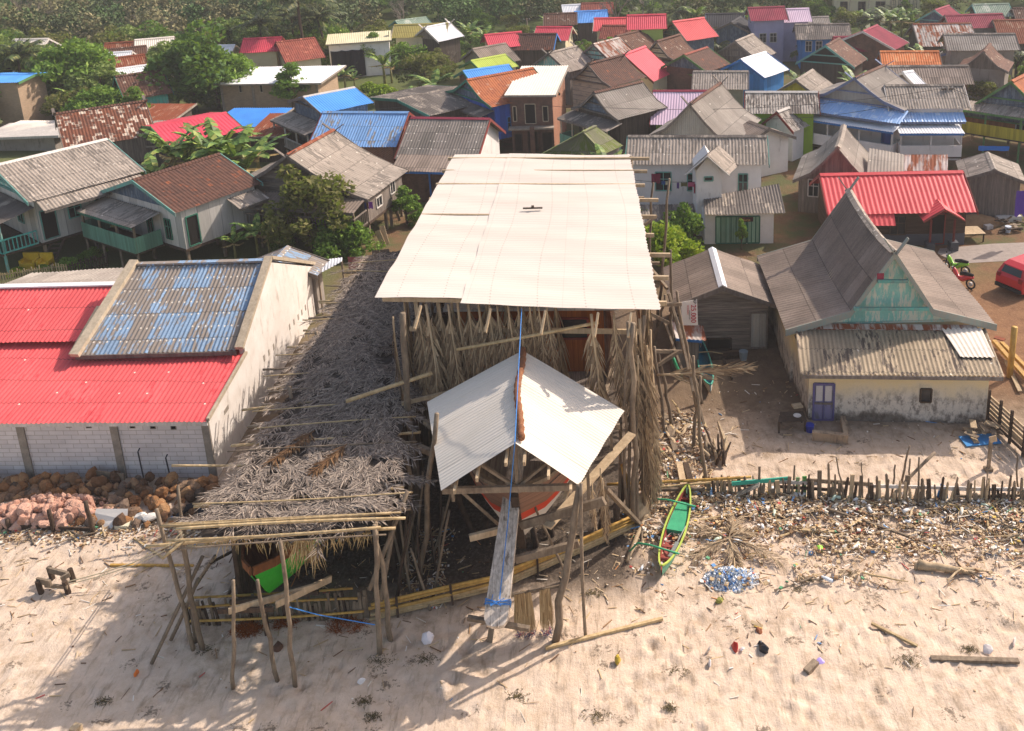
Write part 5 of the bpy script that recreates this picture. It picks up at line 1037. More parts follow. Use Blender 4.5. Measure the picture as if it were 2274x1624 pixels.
def bowsprit():
    A = V((-3.43, 22.65, 2.0)); B = V((-2.98, 27.4, 4.45)); d = (B-A).normalized(); X = V((1, -.09, 0)).normalized(); N = X.cross(d)
    if N.z < 0: N = -N
    m = MB(); out = []
    for s0, t in ((-.33, .18), (-.36, .35), (-.22, 6.3), (.22, 6.3), (.36, .35), (.33, .18), (.26, .05), (.1, 0), (-.1, 0), (-.26, .05)): out.append(A+X*s0+d*t)
    m.extrude([p-N*.2 for p in out], N*.2); b = m.build('bowsprit', M['plankgrain'], boat)
    m = MB()
    for k in range(4):
        t0 = .62+.05*k; c0 = A+d*t0
        m.tube([c0-X*.37-N*.21, c0-X*.38+N*.02, c0+N*.025+d*U(-.1, .1), c0+X*.38+N*.02, c0+X*.37-N*.21], .013, 5)
    for k in range(3): m.tube([A+d*.7+N*.04+X*(U(-.1, .1)), A+d*.55+N*.07+X*U(-.2, .2), A+d*U(.5, .9)+N*.05+X*U(-.25, .25)], .012, 5)
    m.tube([A+d*.75+X*.05+N*.04, A+d*3.0+X*.02+N*.12, V((-2.72, 24.8, 6.72)), V((-2.8, 30.5, 8.3))], .016, 5)
    M['rope'] = flat_mat('blue_rope', '#3f86cf', .7); m.build('blue_rope', M['rope'], b)
    m = MB(); m.bar((-3.87, 24.21, -.1), (-3.4, 24.3, 2.6), .18, .2, (0, 1, 0)); m.build('prop', M['wood'], boat)
    m = MB(); m.bar(A+V((-.85, .5, -.12)), A+V((1.0, .1, -.22)), .14, .12); m.build('cross_bar', M['wood'], boat)
bowsprit()
# loose timbers and props at the bow
tb = []
def timber(label, p, q, w=.14, h=.1, mat='wood', nm='timber', cat='timber', grp='timbers propped round the boat bow'):
    m = MB(); m.bar(p, q, w, h); o = m.build(nm, M[mat], origin=(V(p)+V(q))/2); tag(o, label, cat, grp); return o
Y_ = lambda k, x, y, yy: PY(T(k, x, y), yy)
timber('longest pale plank slanting under the right edge of the bow roof', Y_('d3', 1120, 180, 28.7), Y_('d3', 400, 975, 25.0), .3, .07, 'woodl')
timber('thick horizontal beam crossing in front of the red stripe of the hull', Y_('d3', 885, 750, 24.6), Y_('d3', 175, 960, 25.6), .12, .26, 'wood')
timber('lower grey beam lying beside the bowsprit near the sand', Y_('d3', 670, 1110, 24.7), Y_('d3', 130, 1250, 24.7), .12, .24, 'wood')
timber('dark brace leaning down to the bamboo stack right of the bow', Y_('d3', 890, 640, 27.0), P(('d3', 1190, 955), .1), .24, .1, 'wood')
timber('short beam end sticking out left of the bowsprit', Y_('d2', 1950, 1115, 25.4), Y_('d2', 2230, 1045, 25.6), .12, .22, 'woodl')
timber('stubby block beam on the left corner of the bow roof', Y_('d2', 1500, 310, 28.6), Y_('d2', 1640, 370, 28.2), .16, .22, 'wood')
timber('second block beam above the stubby one', Y_('d2', 1550, 80, 29.6), Y_('d2', 1630, 140, 29.3), .14, .18, 'wood')
timber('short pale board beside the red stripe', Y_('d3', 600, 600, 25.4), Y_('d3', 545, 730, 25.2), .16, .06, 'woodl')
timber('curved grey plank bracing the left bow', Y_('d2', 1850, 680, 25.3), Y_('d2', 2210, 1000, 26.3), .26, .08, 'wood')
def post_thing(label, p, q, r=.07, mat='wood', nm='prop_pole', amp=.05, grp='poles propping the bow roof'):
    o = pole(None, p, q, r, mat, nm, .8, amp, 7, origin=(p[0], p[1], 0)); tag(o, label, 'pole', grp); return o
post_thing('thick crooked prop standing in the sand right of the bowsprit', (-1.82, 24.08, -.15), Y_('d3', 675, 620, 24.6), .13, 'wood', amp=.09)
o = bam(None, (-.84, 24.23, -.1), Y_('d3', 688, 600, 24.45), .055, 'wood', 'prop_pole', origin=(-.84, 24.23, 0)); tag(o, 'straight slim pole right of the thick crooked prop', 'pole', 'poles propping the bow roof')
q = P(('e3', 575, 190)); post_thing('slanting grey stick leaning left of the thick crooked prop', q, Y_('d3', 295, 795, q.y-.2), .05, 'wood', amp=.02)
q = P(('d2', 1500, 1490)); post_thing('crooked bark covered trunk under the left corner of the bow roof', (q.x, q.y, -.15), Y_('d2', 1660, 10, q.y+.2), .1, 'wood', amp=.1)
post_thing('second pole behind the crooked trunk', (-4.9, 29.0, -.15), (-5.9, 29.1, 5.0), .12, 'woodd', amp=.08)
post_thing('yellow painted pole leaning behind the bow props', P(('d3', 1130, 790), .1), Y_('d3', 1040, 450, 29.5), .1, 'bambooy', amp=.02)
for k, (a, b, y) in enumerate([(('d3', 1085, 950), ('d3', 1105, 20), 28.9), (('d3', 1000, 900), ('d3', 1020, 40), 29.3), (('d3', 1160, 960), ('d3', 1140, 30), 29.0)]): q = P(a); o = bam(None, (q.x, q.y, 0), Y_(*b, q.y+.2), .06, 'wood', 'prop_pole', origin=q); tag(o, 'bamboo upright standing at the front right of the boat shed', 'pole', 'bamboo uprights at the shed corner')
for k, (x, y) in enumerate(((.3, 28.9), (-.2, 29.3), (-2.6, 28.4), (-2.1, 28.9), (.5, 30.6), (-5.2, 31), (-4.4, 28.6), (-2.95, 29.8))):
    post_thing('short stump post holding up the boat hull', (x, y, -.15), (x+U(-.1, .1), y, U(1.0, 1.4)), .13, 'woodd', 'stump_post', .04, 'stump posts under the boat')
# ---------------------------------------------------------------- thatched boat shelter
th = thing('thatched_shelter', 'long shelter thatched with grey palm fronds left of the boat shed', 'shelter', (-9.8, 34, 0))
LE = [(24.0, -12.65), (26.1, -12.3), (30.1, -11.9), (34.5, -12.5), (38, -12.2), (42, -12.0), (46.5, -11.6)]
RE = [(24.3, -7.0), (26.5, -7.0), (29, -7.2), (33.3, -7.5), (38, -7.7), (46.5, -7.9)]
def li(tab, y):
    return float(np.interp(y, [a for a, b in tab], [b for a, b in tab]))
def tz(x, y): return 4.3+.18*math.sin(x*1.1+y*.35)+.1*math.sin(y*.9+x)-.25*max(0, 25.2-y)-.15*abs(x+9.8)/3
pts = []
for i in range(37):
    r = []
    for j in range(90):
        y = 24.35+(46.5-24.35)*j/89; a, b = li(LE, y), li(RE, y); x = a+(b-a)*i/36; e = .12*math.sin(j*2.3+i) if i in (0, 36) else 0
        r.append(V((x+e, y+(.15*math.sin(i*1.9) if j == 0 else 0), tz(x, y)-.05+U(-.03, .03))))
    pts.append(r)
m = MB(); m.grid(pts); mat_ = flat_mat('palm_leaf_gap_shade', '#453d37', .95, .4, c2='#332d29', sc=5.0); tb_ = m.build('thatch', mat_, th)  # base layer coloured dark so gaps between the fronds read as shade
m = MB()
fm = MB(); hole = [V((-8.3, 31.2, 0)), V((-10.1, 31.0, 0)), V((-10.6, 33.2, 0)), V((-9.2, 34.8, 0))]
def lay_frond(mb, x, y, a, L, n, up=.08, ll=.6, lw=.05):
    d = V((math.cos(a), math.sin(a), 0)); sd = V((-d.y, d.x, 0))
    bend = U(-.25, .25)
    pos = lambda t: V((x, y, 0))+d*L*t+sd*bend*L*t*t
    for i in range(n):
        t = .08+.9*i/n; b = pos(t); b.z = tz(b.x, b.y)+up*(1-.4*t)+U(0, .04)
        for sg in (-1, 1):
            aa = U(.25, .95); dd = d*math.cos(aa)+sd*sg*math.sin(aa)+V((0, 0, U(-.1, .1)))
            leaflet(mb, b, dd, V((U(-.5, .5), U(-.5, .5), 1)), ll*U(.5, 1.15), lw*U(.6, 1.2), U(.0, .15))
    ps = [pos(t/4) for t in range(5)]
    for p in ps: p.z = tz(p.x, p.y)+up
    mb.tube(ps, .016, 4, False)
for k in range(560):
    y = U(25.5, 46.4); a, b = li(LE, y), li(RE, y); x = U(a+.2, b-.2)
    if any((x-h.x)**2+(y-h.y)**2*.6 < .1 for h in hole): continue
    lay_frond(fm, x, y, -math.pi/2+rnd.gauss(0, .75), U(1.1, 2.0), 22, U(.02, .09), .46, .036)
for k in range(60):
    x = U(-12.0, -7.6); y = 24.8+U(-.1, .5); lay_frond(fm, x, y, U(-.35, .35)+(math.pi if U(0, 1) < .5 else 0), U(1.0, 1.6), 20, .06, .35, .035)
for k in range(60):
    y = U(25.6, 46); sd_ = rnd.random() < .6; x = (li(LE, y)+.15) if sd_ else (li(RE, y)-.15); lay_frond(fm, x, y, -math.pi/2+(-.6 if sd_ else .6)+U(-.5, .5), U(.7, 1.2), 16, .05, .35, .035)
lt = fm.build('palm_thatch', M['frondg'], th)
m = MB()
for k in range(30):
    x = U(-12.4, -7.2); y = 24.15; b = V((x, y, tz(x, y)-.05))
    for q in range(5): leaflet(m, b+V((U(-.25, .25), .25, 0)), V((U(-.6, .6), U(-.7, .1), -1)), V((U(-1, 1), 1, 0)), U(.15, .55)*U(.5, 1.2), .03, .1)
M['straw'] = isl_mat('straw_fringe', [(0, '#8a7048'), (.5, '#b59a68'), (1, '#d2ba8c')], .85, .15)
m.build('eave_fringe', M['straw'], th); m = MB()
for x in (-9.3, -9.0):
    for q in range(40): leaflet(m, V((x+U(-.2, .2), 24.2, 3.95)), V((U(-.6, .6), U(-.6, .1), -1)), V((U(-1, 1), 1, 0)), U(.5, 1.1), .03, .1)
m.build('straw_tassel', M['straw'], th)
for x0, y0, a, L in ((-10.35, 29.6, -1.95, 2.2), (-8.9, 28.5, -2.0, 1.7)):
    m = MB(); lay_frond(m, x0, y0, a, L, 46, .2, .5, .05); o = m.build('brown_frond', M['frondb'], origin=(x0, y0, 4.4)); tag(o, 'brown palm frond lying on the grey thatch, %s' % ('the longer one nearer the wall' if x0 < -10 else 'the shorter one nearer the boat shed'), 'palm frond', 'brown fronds on the thatch')
for k in range(29):
    y = 24.0+k*.72+U(-.1, .1) if k > 5 else 23.85+k*.42; a, b = li(LE, y), li(RE, y); yy = U(-.25, .3)
    over = U(.7, 1.7) if k % 2 else U(.4, 1.2)
    if a-over < -15.4: over = .6
    bam(th, (a-over, y-yy*.5, tz(a, y)-.16 if k % 2 else tz(a, y)+.1), (b+U(.3, .9) if y < 30 else b+.1, y+.25+yy*.5, tz(b, y)-.14 if k % 2 else tz(b, y)+.1), .05 if k % 2 else .026, 'bamboo' if k % 3 else 'wood', 'bamboo_pole')
for a, b, y0, y1 in [((('d1', 1440, 1300)), ('d1', 1650, 1130), 23.6, 24.0), (('d1', 1480, 1140), ('d2', 1160, 1022), 24.0, 23.95), (('d1', 1430, 1010), ('d2', 1250, 895), 24.6, 24.8), (('d1', 1525, 472), ('d1', 2250, 470), 30.2, 30.6), (('d1', 1560, 1035), ('d2', 1380, 940), 24.2, 24.4)]:
    bam(th, PY(T(*a), y0), PY(T(*b), y1), .045, 'bamboo', 'bamboo_pole')
for k, (y, x) in enumerate([(24.3, -12.9), (24.4, -7.0), (28, -12.2), (28.5, -7.0), (32.5, -12.1), (33, -7.4), (37, -12.2), (41, -12.0), (45.5, -11.7), (37.5, -7.6), (42, -7.7)]):
    pole(th, (x, y, -.2), (x+U(-.15, .15), y, 4.35), .09, 'wood', 'post', .8, .06)
for a, b, y in [(('d2', 1310, 850), ('e2', 1160, 400), 25.4), (('d2', 1400, 700), ('e2', 1060, 300), 25.0)]:
    p = PY(T(*a), y+.6); q = PY(T(*b), y-.6); q.z = max(.0, q.z); bam(th, p, q, .07, 'wood', 'brace')
# poles standing in the sand in front
fp = [('tall forked pole at the front right of the thatched shelter', ('e2', 1150, 860), ('d2', 1105, 1000), .09, .3), ('tall pole at the left front corner of the thatched shelter', ('e1', 1720, 830), ('d1', 1390, 860), .075, .4), ('slim pole right beside the left corner pole of the shelter', ('e1', 1740, 750), ('d1', 1580, 650), .06, .9), ('lone upright stake farthest left in front of the stake fence', ('e1', 2070, 1180), ('e1', 2072, 215), .065, 0), ('leaning stake with a blackened foot', ('e2', 250, 1110), ('d2', 65, 1490), .07, -.1), ('straight stake with a dark tip right of the leaning one', ('e2', 400, 1155), ('d2', 270, 1150), .075, .1)]
for lb, b, t, r, dy in fp:
    p = P(b); q = PY(T(*t), p.y+dy); post_thing(lb, (p.x, p.y, -.12), q, r, 'wood', 'beach_pole', .045, 'poles in the sand before the shelter')
    if 'blackened' in lb or 'dark tip' in lb: pass
for lb, a, b, y0, y1 in [('longer bamboo leaning left to the sand from the shelter corner', ('e1', 1800, 0), ('e1', 1350, 965), 24.9, None), ('shorter bamboo beside the long one at the shelter corner', ('e1', 1760, 200), ('e1', 1520, 755), 24.9, None), ('dark bamboo brace crossing behind the corner poles', ('e1', 1910, 0), ('e1', 1690, 360), 25.6, None)]:
    q = P(b); p = PY(T(*a), y0); o = bam(None, q+V((0, 0, .05)), p, .06, 'wood', 'bamboo_pole', origin=q); tag(o, lb, 'bamboo pole', 'bamboos leaning at the shelter corner')
for lb, a, b, y0, y1, w_ in [('pale plank tied across the front stakes', ('e1', 2030, 490), ('e2', 600, 260), 23.3, 24.6, .2), ('second pale plank below the tied one', ('e2', 230, 430), ('e2', 720, 200), 23.6, 25.2, .22), ('dark plank crossing low behind the front stakes', ('e1', 1935, 490), ('e2', 210, 470), 23.6, 23.5, .16)]:
    m = MB(); m.bar(PY(T(*a), y0), PY(T(*b), y1), .07, w_); o = m.build('plank', M['woodl' if 'pale' in lb else 'woodd'], origin=PY(T(*a), y0)); tag(o, lb, 'plank', 'planks before the shelter')
# green boat under the thatch
gb_ = thing('small_boat', 'green painted boat with brown gunwale standing in the shade under the thatch', 'boat', (-10.2, 28, 0))
M['greenp'] = flat_mat('bright_green_boat_paint', '#3fc435', .4, .1, c2='#33b02f'); M['brownp'] = wood_mat('brown_boat_plank', '#9a6238', '#6f4426')
sec = hull(9.5, 1.45, 1.9, .7, 24.35, -11.0, .9, 20, 8)
def slant(p, sg=1): return V((-11.0+sg*(p.x+11.0)+(p.y-24.35)*.1, p.y, p.z+.25))
m = MB()
for sg in (1, -1): m.grid([[slant(p, sg) for p in r] for r in sec])
m.build('hull', M['greenp'], gb_, smooth=True)
m = MB()
for sg in (1, -1): m.grid([[slant(p, sg).lerp(V((-11.0+(p.y-24.35)*.1, p.y+.25, p.z+.3)), .07) for p in r] for r in sec])
m.build('interior', M['brownp'], gb_, smooth=True)
for sg in (1, -1):
    m = MB()
    for p, q in zip(sec, sec[1:]): m.bar(slant(p[-1], sg)+V((0, 0, .1)), slant(q[-1], sg)+V((0, 0, .1)), .07, .3)
    m.build('gunwale', M['brownp'], gb_)
for t in (5, 8): 
    m = MB(); m.bar(slant(sec[t][-1], 1), slant(sec[t][-1], -1), .14, .06); m.build('thwart', M['woodl'], gb_)
m = MB(); m.bar((-11.0, 24.75, 0), (-11.0, 24.75, 1.1), .14, .14, (0, 1, 0)); m.bar((-12.2, 25.1, 1.0), (-9.4, 25.3, 1.1), .1, .14); m.build('cradle', M['woodd'], gb_)
# bamboo stacked along both sides, closing the shelter
bs = thing('bamboo_stack', 'dark bamboo canes stacked along the left side of the thatched shelter', 'bamboo stack', (-13.2, 33, 0))
for k in range(34): y = U(25.5, 44); bam(bs, (-12.7+U(-.5, .2), y, U(.05, 2.4)), (-12.4+U(-.5, .1), y+U(2, 4.5), U(.05, 3.2)), .05, rnd.choice(('bamboo', 'wood', 'woodd')), 'cane')
m = MB()
for sn, x, y0, y1 in (('left', -12.15, 25.8, 46), ('right', -7.5, 27.5, 46)):
    m = MB()
    for k in range(int((y1-y0)/.16)): m.bar((x+U(-.08, .08), y0+k*.16, 0), (x+U(-.1, .1), y0+k*.16+U(-.05, .05), U(3.0, 4.1)), .03, .15, (1, 0, 0))
    tag(m.build('slab_screen', M['woodd'], origin=(x, 36, 0)), 'row of dark slabs screening the %s side of the thatched shelter' % sn, 'screen')
pts_ = [(U(-7.4, -5.9), U(25.6, 28.5)) for k in range(16)]
for k, (x, y) in enumerate(pts_): o = pole(None, (x, y, -.05), (x+U(-.9, .9), y+U(.2, 1.2), U(1.6, 3.6)), .05, rnd.choice(('wood', 'woodd')), 'leaning_stick', .8, .03, 5, origin=(x, y, 0)); tag(o, 'stick leaning in the dark gap between the thatched shelter and the boat shed', 'stick', 'sticks in the gap between the sheds')
# stake fence in front of the shelter
sf_ = thing('stake_fence', 'low fence of driftwood stakes and bamboo rails under the front of the thatch', 'fence', (-10.7, 25.3, 0))
for k in range(52):
    x = -13.7+k*.114+U(-.03, .03); h = U(.45, 1.15); m = MB(); m.bar((x, 25.3+U(-.06, .06), -.1), (x+U(-.12, .12), 25.3+U(-.08, .08), h), U(.05, .11), U(.03, .08), (0, 1, 0)); m.build('stake', M[rnd.choice(('wood', 'woodd', 'wood'))], sf_)
for z, y in ((.75, 25.2), (.28, 25.15), (.95, 25.42)): bam(sf_, (-13.6, y, z), (-7.9+U(-.5, .2), y+.05, z+.1), .04, 'bambooy', 'rail')
bf = thing('bamboo_fence', 'low barrier of stacked bamboo canes running diagonally past the bowsprit', 'fence', (-4, 26.5, 0))
ln = [(-7.8, 25.15), (-4.1, 26.2), (-3.2, 26.6), (.8, 29.0)]
for k in range(6):
    z = .08+.11*(k % 6); off = U(-.05, .05)
    for (a, b) in ((0, 1), (1, 3)):
        p, q = ln[a], ln[b]; bam(bf, (p[0]+U(-.2, .2), p[1]+off, z), (q[0]+U(-.1, .3), q[1]+off, z+U(0, .06)), .055, 'bambooy' if k > 2 else 'bamboo', 'bamboo_cane')
for t in (.1, .3, .5, .62, .75, .9):
    x = -7.8+8.6*t; y = float(np.interp(x, [a for a, b in ln], [b for a, b in ln]))-.1; m = MB(); m.bar((x, y, -.1), (x+U(-.05, .05), y, .85), .07, .06, (0, 1, 0)); m.build('stake', M['woodd'], bf)
for k, (x, y) in enumerate([P(('e2', 860, 620)).xy, P(('e1', 2180, 660)).xy, P(('e2', 330, 600)).xy, P(('e2', 30, 660)).xy]):
    m = MB(); fi = isl_mat('rusty_fibre', [(0, '#6b3414'), (.5, '#8f4a1e'), (1, '#b0652f')], .9, .1) if k == 0 else fi
    sc = (.62, .5, .45, .35)[k]
    for q in range(420):
        a = U(0, 6.28); r_ = sc*math.sqrt(U(0, 1)); c0 = V((x+r_*math.cos(a), y+r_*.6*math.sin(a), max(.02, .35*sc*(1-(r_/sc)**2)*U(.2, 1.2))))
        d = V((U(-1, 1), U(-1, 1), U(-.3, .3))).normalized(); leaflet(m, c0, d, V((0, 0, 1)), U(.12, .3), .016, .1)
    o = m.build('fibre_heap', fi, origin=(x, y, 0)); tag(o, ('largest heap of red brown fibre before the stake fence', 'heap of red brown fibre beside the lone upright stake', 'flat strip of red brown fibre along the stake fence', 'small red brown fibre tuft between the stakes')[k], 'fibre heap', 'fibre heaps by the stake fence')
# ---------------------------------------------------------------- canoes
def canoe(label, A, B, w, depth, mats, z0=.03, name='outrigger_canoe'):
    """A near end, B far end on the ground"""
    A, B = V(A), V(B); d = B-A; L = d.length; d /= L; X = V((d.y, -d.x, 0))
    root = thing(name, label, 'canoe', (A+B)/2)
    def at(t, s, z): return A+d*(L*t)+X*s+V((0, 0, z0+z))
    n = 20; hb = lambda t: max(.025, w/2*max(0, math.sin(math.pi*min(max(t, .0), 1)))**.6); sh = lambda t: depth*(1+.55*abs(2*t-1)**3); kl = lambda t: depth*.5*abs(2*t-1)**5
    def sec(t, k, sc=1., up=0): a = k/6*math.pi/2; return hb(t)*sc*math.sin(a)**.8, up+kl(t)+(sh(t)-kl(t)-up)*(1-math.cos(a)**.9)
    m = MB()
    for sg in (1, -1): m.grid([[at(i/n, sg*sec(i/n, k)[0], sec(i/n, k)[1]) for k in range(7)] for i in range(n+1)])
    m.build('hull', mats[0], root, smooth=True)
    m = MB()
    for sg in (1, -1): m.grid([[at(.02+.96*i/n, sg*sec(.02+.96*i/n, k, .84, .05)[0], sec(.02+.96*i/n, k, .84, .05)[1]) for k in range(7)] for i in range(n+1)])
    m.build('interior', mats[1], root, smooth=True)
    for sg in (1, -1):
        m = MB()
        for i in range(n): m.bar(at(i/n, sg*hb(i/n), sh(i/n)), at((i+1)/n, sg*hb((i+1)/n), sh((i+1)/n)), .06, .05)
        m.build('gunwale', mats[2], root)
    return root, at, hb, sh
CM = [flat_mat('teal_canoe_paint', '#6fa88a', .6, .15, c2='#5a8f7a'), flat_mat('brick_red_canoe_paint', '#9a4a3e', .7, .15, c2='#7f3d35'), flat_mat('lime_canoe_paint', '#b7c95a', .6, .12, c2='#9fb04c'), flat_mat('sea_green_canoe_paint', '#3fa878', .6, .1, c2='#358f68')]
A = P(('e3', 1372, 215)); B = P(('d3', 1595, 735)); cn, at, hb, sh = canoe('lime edged outrigger canoe with red inside and green deck on the sand', (A.x, A.y, 0), (B.x, B.y, 0), .76, .4, CM)
m = MB(); m.grid([[at(.48+.36*i/6, s*hb(.48+.36*i/6)*.86, .36) for s in (-1, 1)] for i in range(7)]); m.grid([[at(.48, s*hb(.48)*.86, z) for s in (-1, 1)] for z in (.1, .36)]); m.build('deck_board', CM[3], cn)
for t in (.16, .3, .9):
    m = MB(); m.bar(at(t, -hb(t)*.9, .3), at(t, hb(t)*.9, .3), .13, .04); m.build('thwart', CM[1], cn)
m = MB(); fa = P(('d3', 1290, 790)); fb = P(('d3', 1078, 1290)); m.tube(wob((fa.x, fa.y, .16), (fb.x, fb.y, .13), 5, .015), [.075, .09, .085, .085, .08, .06], 8); m.build('outrigger_float', M['woodl'], cn, smooth=True)
for a, b, t in ((fa, ('d3', 1660, 803), .1), (fb, ('d3', 1520, 1205), .86)):
    e = P(b, .5); p = fa.lerp(fb, t); m = MB(); m.tube([(p.x-.05, p.y, .16), (p.x+.25, p.y+.02, .5), (p.x*.6+e.x*.4, p.y*.6+e.y*.4, .62), (e.x, e.y, .52)], .035, 7); m.build('outrigger_boom', CM[3], cn, smooth=True)
pd = MB(); p0 = P(('d3', 1575, 965), .55); p1 = P(('d3', 1505, 1100), .5); p2 = P(('d3', 1440, 1225), .35)
pd.tube([p0, p1], .02, 6); pd.bar(p1, p2, .13, .025); o = pd.build('paddle', flat_mat('grey_paddle', '#8f958f', .7), origin=p1); tag(o, 'grey bladed paddle lying inside the lime edged canoe', 'paddle')
CM2 = [flat_mat('white_canoe_paint', '#cfc9b8', .6, .15), flat_mat('blue_canoe_paint', '#2f7f9a', .7, .15, c2='#3a6f70'), flat_mat('aqua_canoe_paint', '#4fa08c', .6, .12)]
A = P(('c3', 1790, 1275)); B = P(('c3', 1700, 860)); c2_, at, hb, sh = canoe('worn blue and white canoe half hidden behind the scaffold poles', (A.x, A.y+.2, 0), (B.x, B.y, 0), .62, .42, CM2)
for t, e in ((.45, ('c3', 1940, 1040)), (.75, ('c3', 1890, 920))):
    q = P(e); m = MB(); m.tube([at(t, -.3, .5), at(t, .4, .52), (q.x, q.y, .25)], .03, 6); m.build('outrigger_boom', M['bamboo'], c2_)
qa, qb = P(('c3', 1900, 965)), P(('c3', 1968, 1110)); m = MB(); m.tube([(qa.x, qa.y+.2, .12), (qb.x, qb.y, .1)], .06, 7); m.build('outrigger_float', M['woodd'], c2_)
# ---------------------------------------------------------------- stake fence on the right
fl_ = thing('driftwood_fence', 'ragged fence of driftwood stakes and planks between the yard and the litter', 'fence', P(('d4', 900, 760)))
fpts = [P(('d3', 1780, 700)), P(('d4', 20, 715)), P(('d4', 450, 735)), P(('d4', 1000, 770)), P(('d4', 1650, 785)), P(('d4', 2400, 785))]
cum = [0]
for a, b in zip(fpts, fpts[1:]): cum.append(cum[-1]+(b-a).length)
def fat(t):
    s = t*cum[-1]
    for i in range(len(fpts)-1):
        if s <= cum[i+1]+1e-6: return fpts[i].lerp(fpts[i+1], (s-cum[i])/(cum[i+1]-cum[i]))
    return fpts[-1]
for k in range(98):
    t = k/97+U(-.009, .009); p = fat(min(max(t, 0), 1)); tall = .55+.35*min(1, t*1.8); h = U(.2, 1.25)*tall+.12+(.5 if rnd.random() < .1 else 0)
    m = MB(); q = p+V((U(-.1, .1), U(-.1, .1), h)); r = U(.035, .075); mt = M[rnd.choice(('wood', 'wood', 'woodd', 'wood', 'woodl'))]
    if k % 3: m.tube([p-V((0, 0, .1)), p.lerp(q, .5)+V((U(-.03, .03), U(-.03, .03), 0)), q, q+V((0, 0, .05))], [r*1.1, r, r*.8, r*.2], 6)
    else: m.bar(p-V((0, 0, .1)), q, r*2.4, r*.9, (0, 1, 0))
    m.build('stake', mt, fl_)
for a, b, z, w_, mt in [(.16, .34, .62, .14, 'twhite'), (.3, .5, .75, .16, 'wood'), (.2, .42, .42, .12, 'woodd'), (.48, .78, .66, .13, 'twhite'), (.7, 1., .62, .14, 'twhite'), (.02, .14, .4, .12, 'woodd'), (.75, .98, .3, .1, 'wood')]:
    m = MB(); p, q = fat(a), fat(b); m.bar(p+V((0, .1, z)), q+V((0, .1, z+U(-.05, .05))), .05, w_); m.build('rail', M[mt], fl_)
m = MB(); a, b = P(('d4', 350, 715)), P(('d4', 445, 715)); m.bar(a, a+V((0, 0, .85)), .14, .04, (0, 1, 0)); m.bar((a+b)/2+V((.04, 0, 0)), (a+b)/2+V((.04, 0, .9)), .16, .05, (0, 1, 0)); m.bar(b, b+V((0, 0, .8)), .12, .04, (0, 1, 0)); m.build('green_board', flat_mat('flaking_green_board', '#3f8f3a', .8, .25, c2='#8fa07a', sc=6), fl_)
m = MB(); a = P(('d4', 1520, 760)); m.extrude([a, a+V((.5, 0, 0)), a+V((.45, .1, .55)), a+V((.2, .1, .7))], (0, .03, 0)); m.build('blue_sheet', flat_mat('blue_plastic_sheet', '#2f7fc0', .5), fl_)
stk = 'long sticks standing in the driftwood fence'
for lb, b, t, r in [('curved pale stick rising above the fence', ('d4', 760, 760), ('d4', 680, 380), .04), ('tall stick leaning right out of the fence middle', ('d4', 1220, 660), ('d4', 1305, 285), .05), ('straight stick right of the leaning one', ('d4', 1300, 700), ('d4', 1308, 395), .045), ('upright stick with square top farther along the fence', ('d4', 1380, 790), ('d4', 1385, 380), .045), ('slim cane by the flat topped white rail', ('d4', 905, 760), ('d4', 895, 425), .03), ('pale stick at the left end of the white rail', ('d4', 310, 690), ('d4', 328, 450), .05), ('tall cane near the sign board', ('d4', 1945, 790), ('d4', 1970, 400), .03), ('stout stick at the far right of the fence', ('d4', 2225, 700), ('d4', 2215, 340), .04), ('pale pointed stick left of the leaning one', ('d4', 1150, 720), ('d4', 1182, 445), .045)]:
    p = P(b); pole(None, (p.x, p.y, -.1), PY(T(*t), p.y), r, 'wood', 'stick', .7, .03, 6, origin=p); tag(bpy.context.scene.objects[-1] if False else COL.objects[-1], lb, 'stick', stk)
p = P(('d4', 1100, 775)); o = bam(None, p, PY(T('d4', 1520, 340), p.y+1.1), .06, 'wood', 'stick', origin=p); tag(o, 'thick bleached bamboo propped slantwise against the fence', 'stick', stk)
for lb, a, b, z0, z1, r, mt in [('long yellow bamboo lying level from the shed to the fence', ('d3', 905, 612), ('d3', 2130, 548), .7, .8, .055, 'bambooy'), ('second bamboo just below the long yellow one', ('d3', 1130, 660), ('d3', 2090, 572), .5, .55, .05, 'bamboo'), ('dark log rail under the two bamboos', ('d3', 1250, 660), ('d3', 1740, 650), .3, .3, .07, 'wood')]:
    o = bam(None, P(a, z0), P(b, z1), r, mt, 'bamboo_pole', origin=P(a)); tag(o, lb, 'bamboo pole', 'rails between shed and fence')
def plank(label, a, b, z0, z1, w_, h_, mt, cat='plank', grp=None, nm='plank'):
    m = MB(); p, q = P(a, z0), P(b, z1); m.bar(p, q, w_, h_); o = m.build(nm, M[mt], origin=(p+q)/2); tag(o, label, cat, grp); return o
M['tealp'] = flat_mat('teal_painted_plank', '#3fa890', .7, .12)
plank('bright teal plank on top of the fence left end', ('d3', 1965, 605), ('d4', 272, 562), .65, .75, .05, .16, 'tealp')
plank('corrugated zinc strip leaning at the fence left end', ('d3', 1990, 705), ('d3', 2200, 615), .1, .75, .3, .03, 'cgrey')
plank('thick round log lying end on behind the bamboo rails', ('d3', 1520, 440), ('d3', 1560, 640), .2, .35, .24, .24, 'woodl', 'log', None, 'log')
plank('long dark plank running back along the shed side', ('d3', 1400, 0), ('d3', 1490, 330), .12, .15, .22, .08, 'wood')
plank('flat dark plank beside the round log', ('d3', 1575, 430), ('d3', 1625, 600), .2, .3, .22, .06, 'woodd')
plank('bleached slatted pallet end leaning by the shed corner', ('d3', 1185, 690), ('d3', 1230, 900), .9, .1, .5, .06, 'woodl', 'pallet', None, 'pallet')
plank('bamboo pole lying on the open sand below the canoe', ('e3', 385, 780), ('e3', 1380, 530), .06, .06, .1, .09, 'bamboo', 'pole', None, 'bamboo_pole')
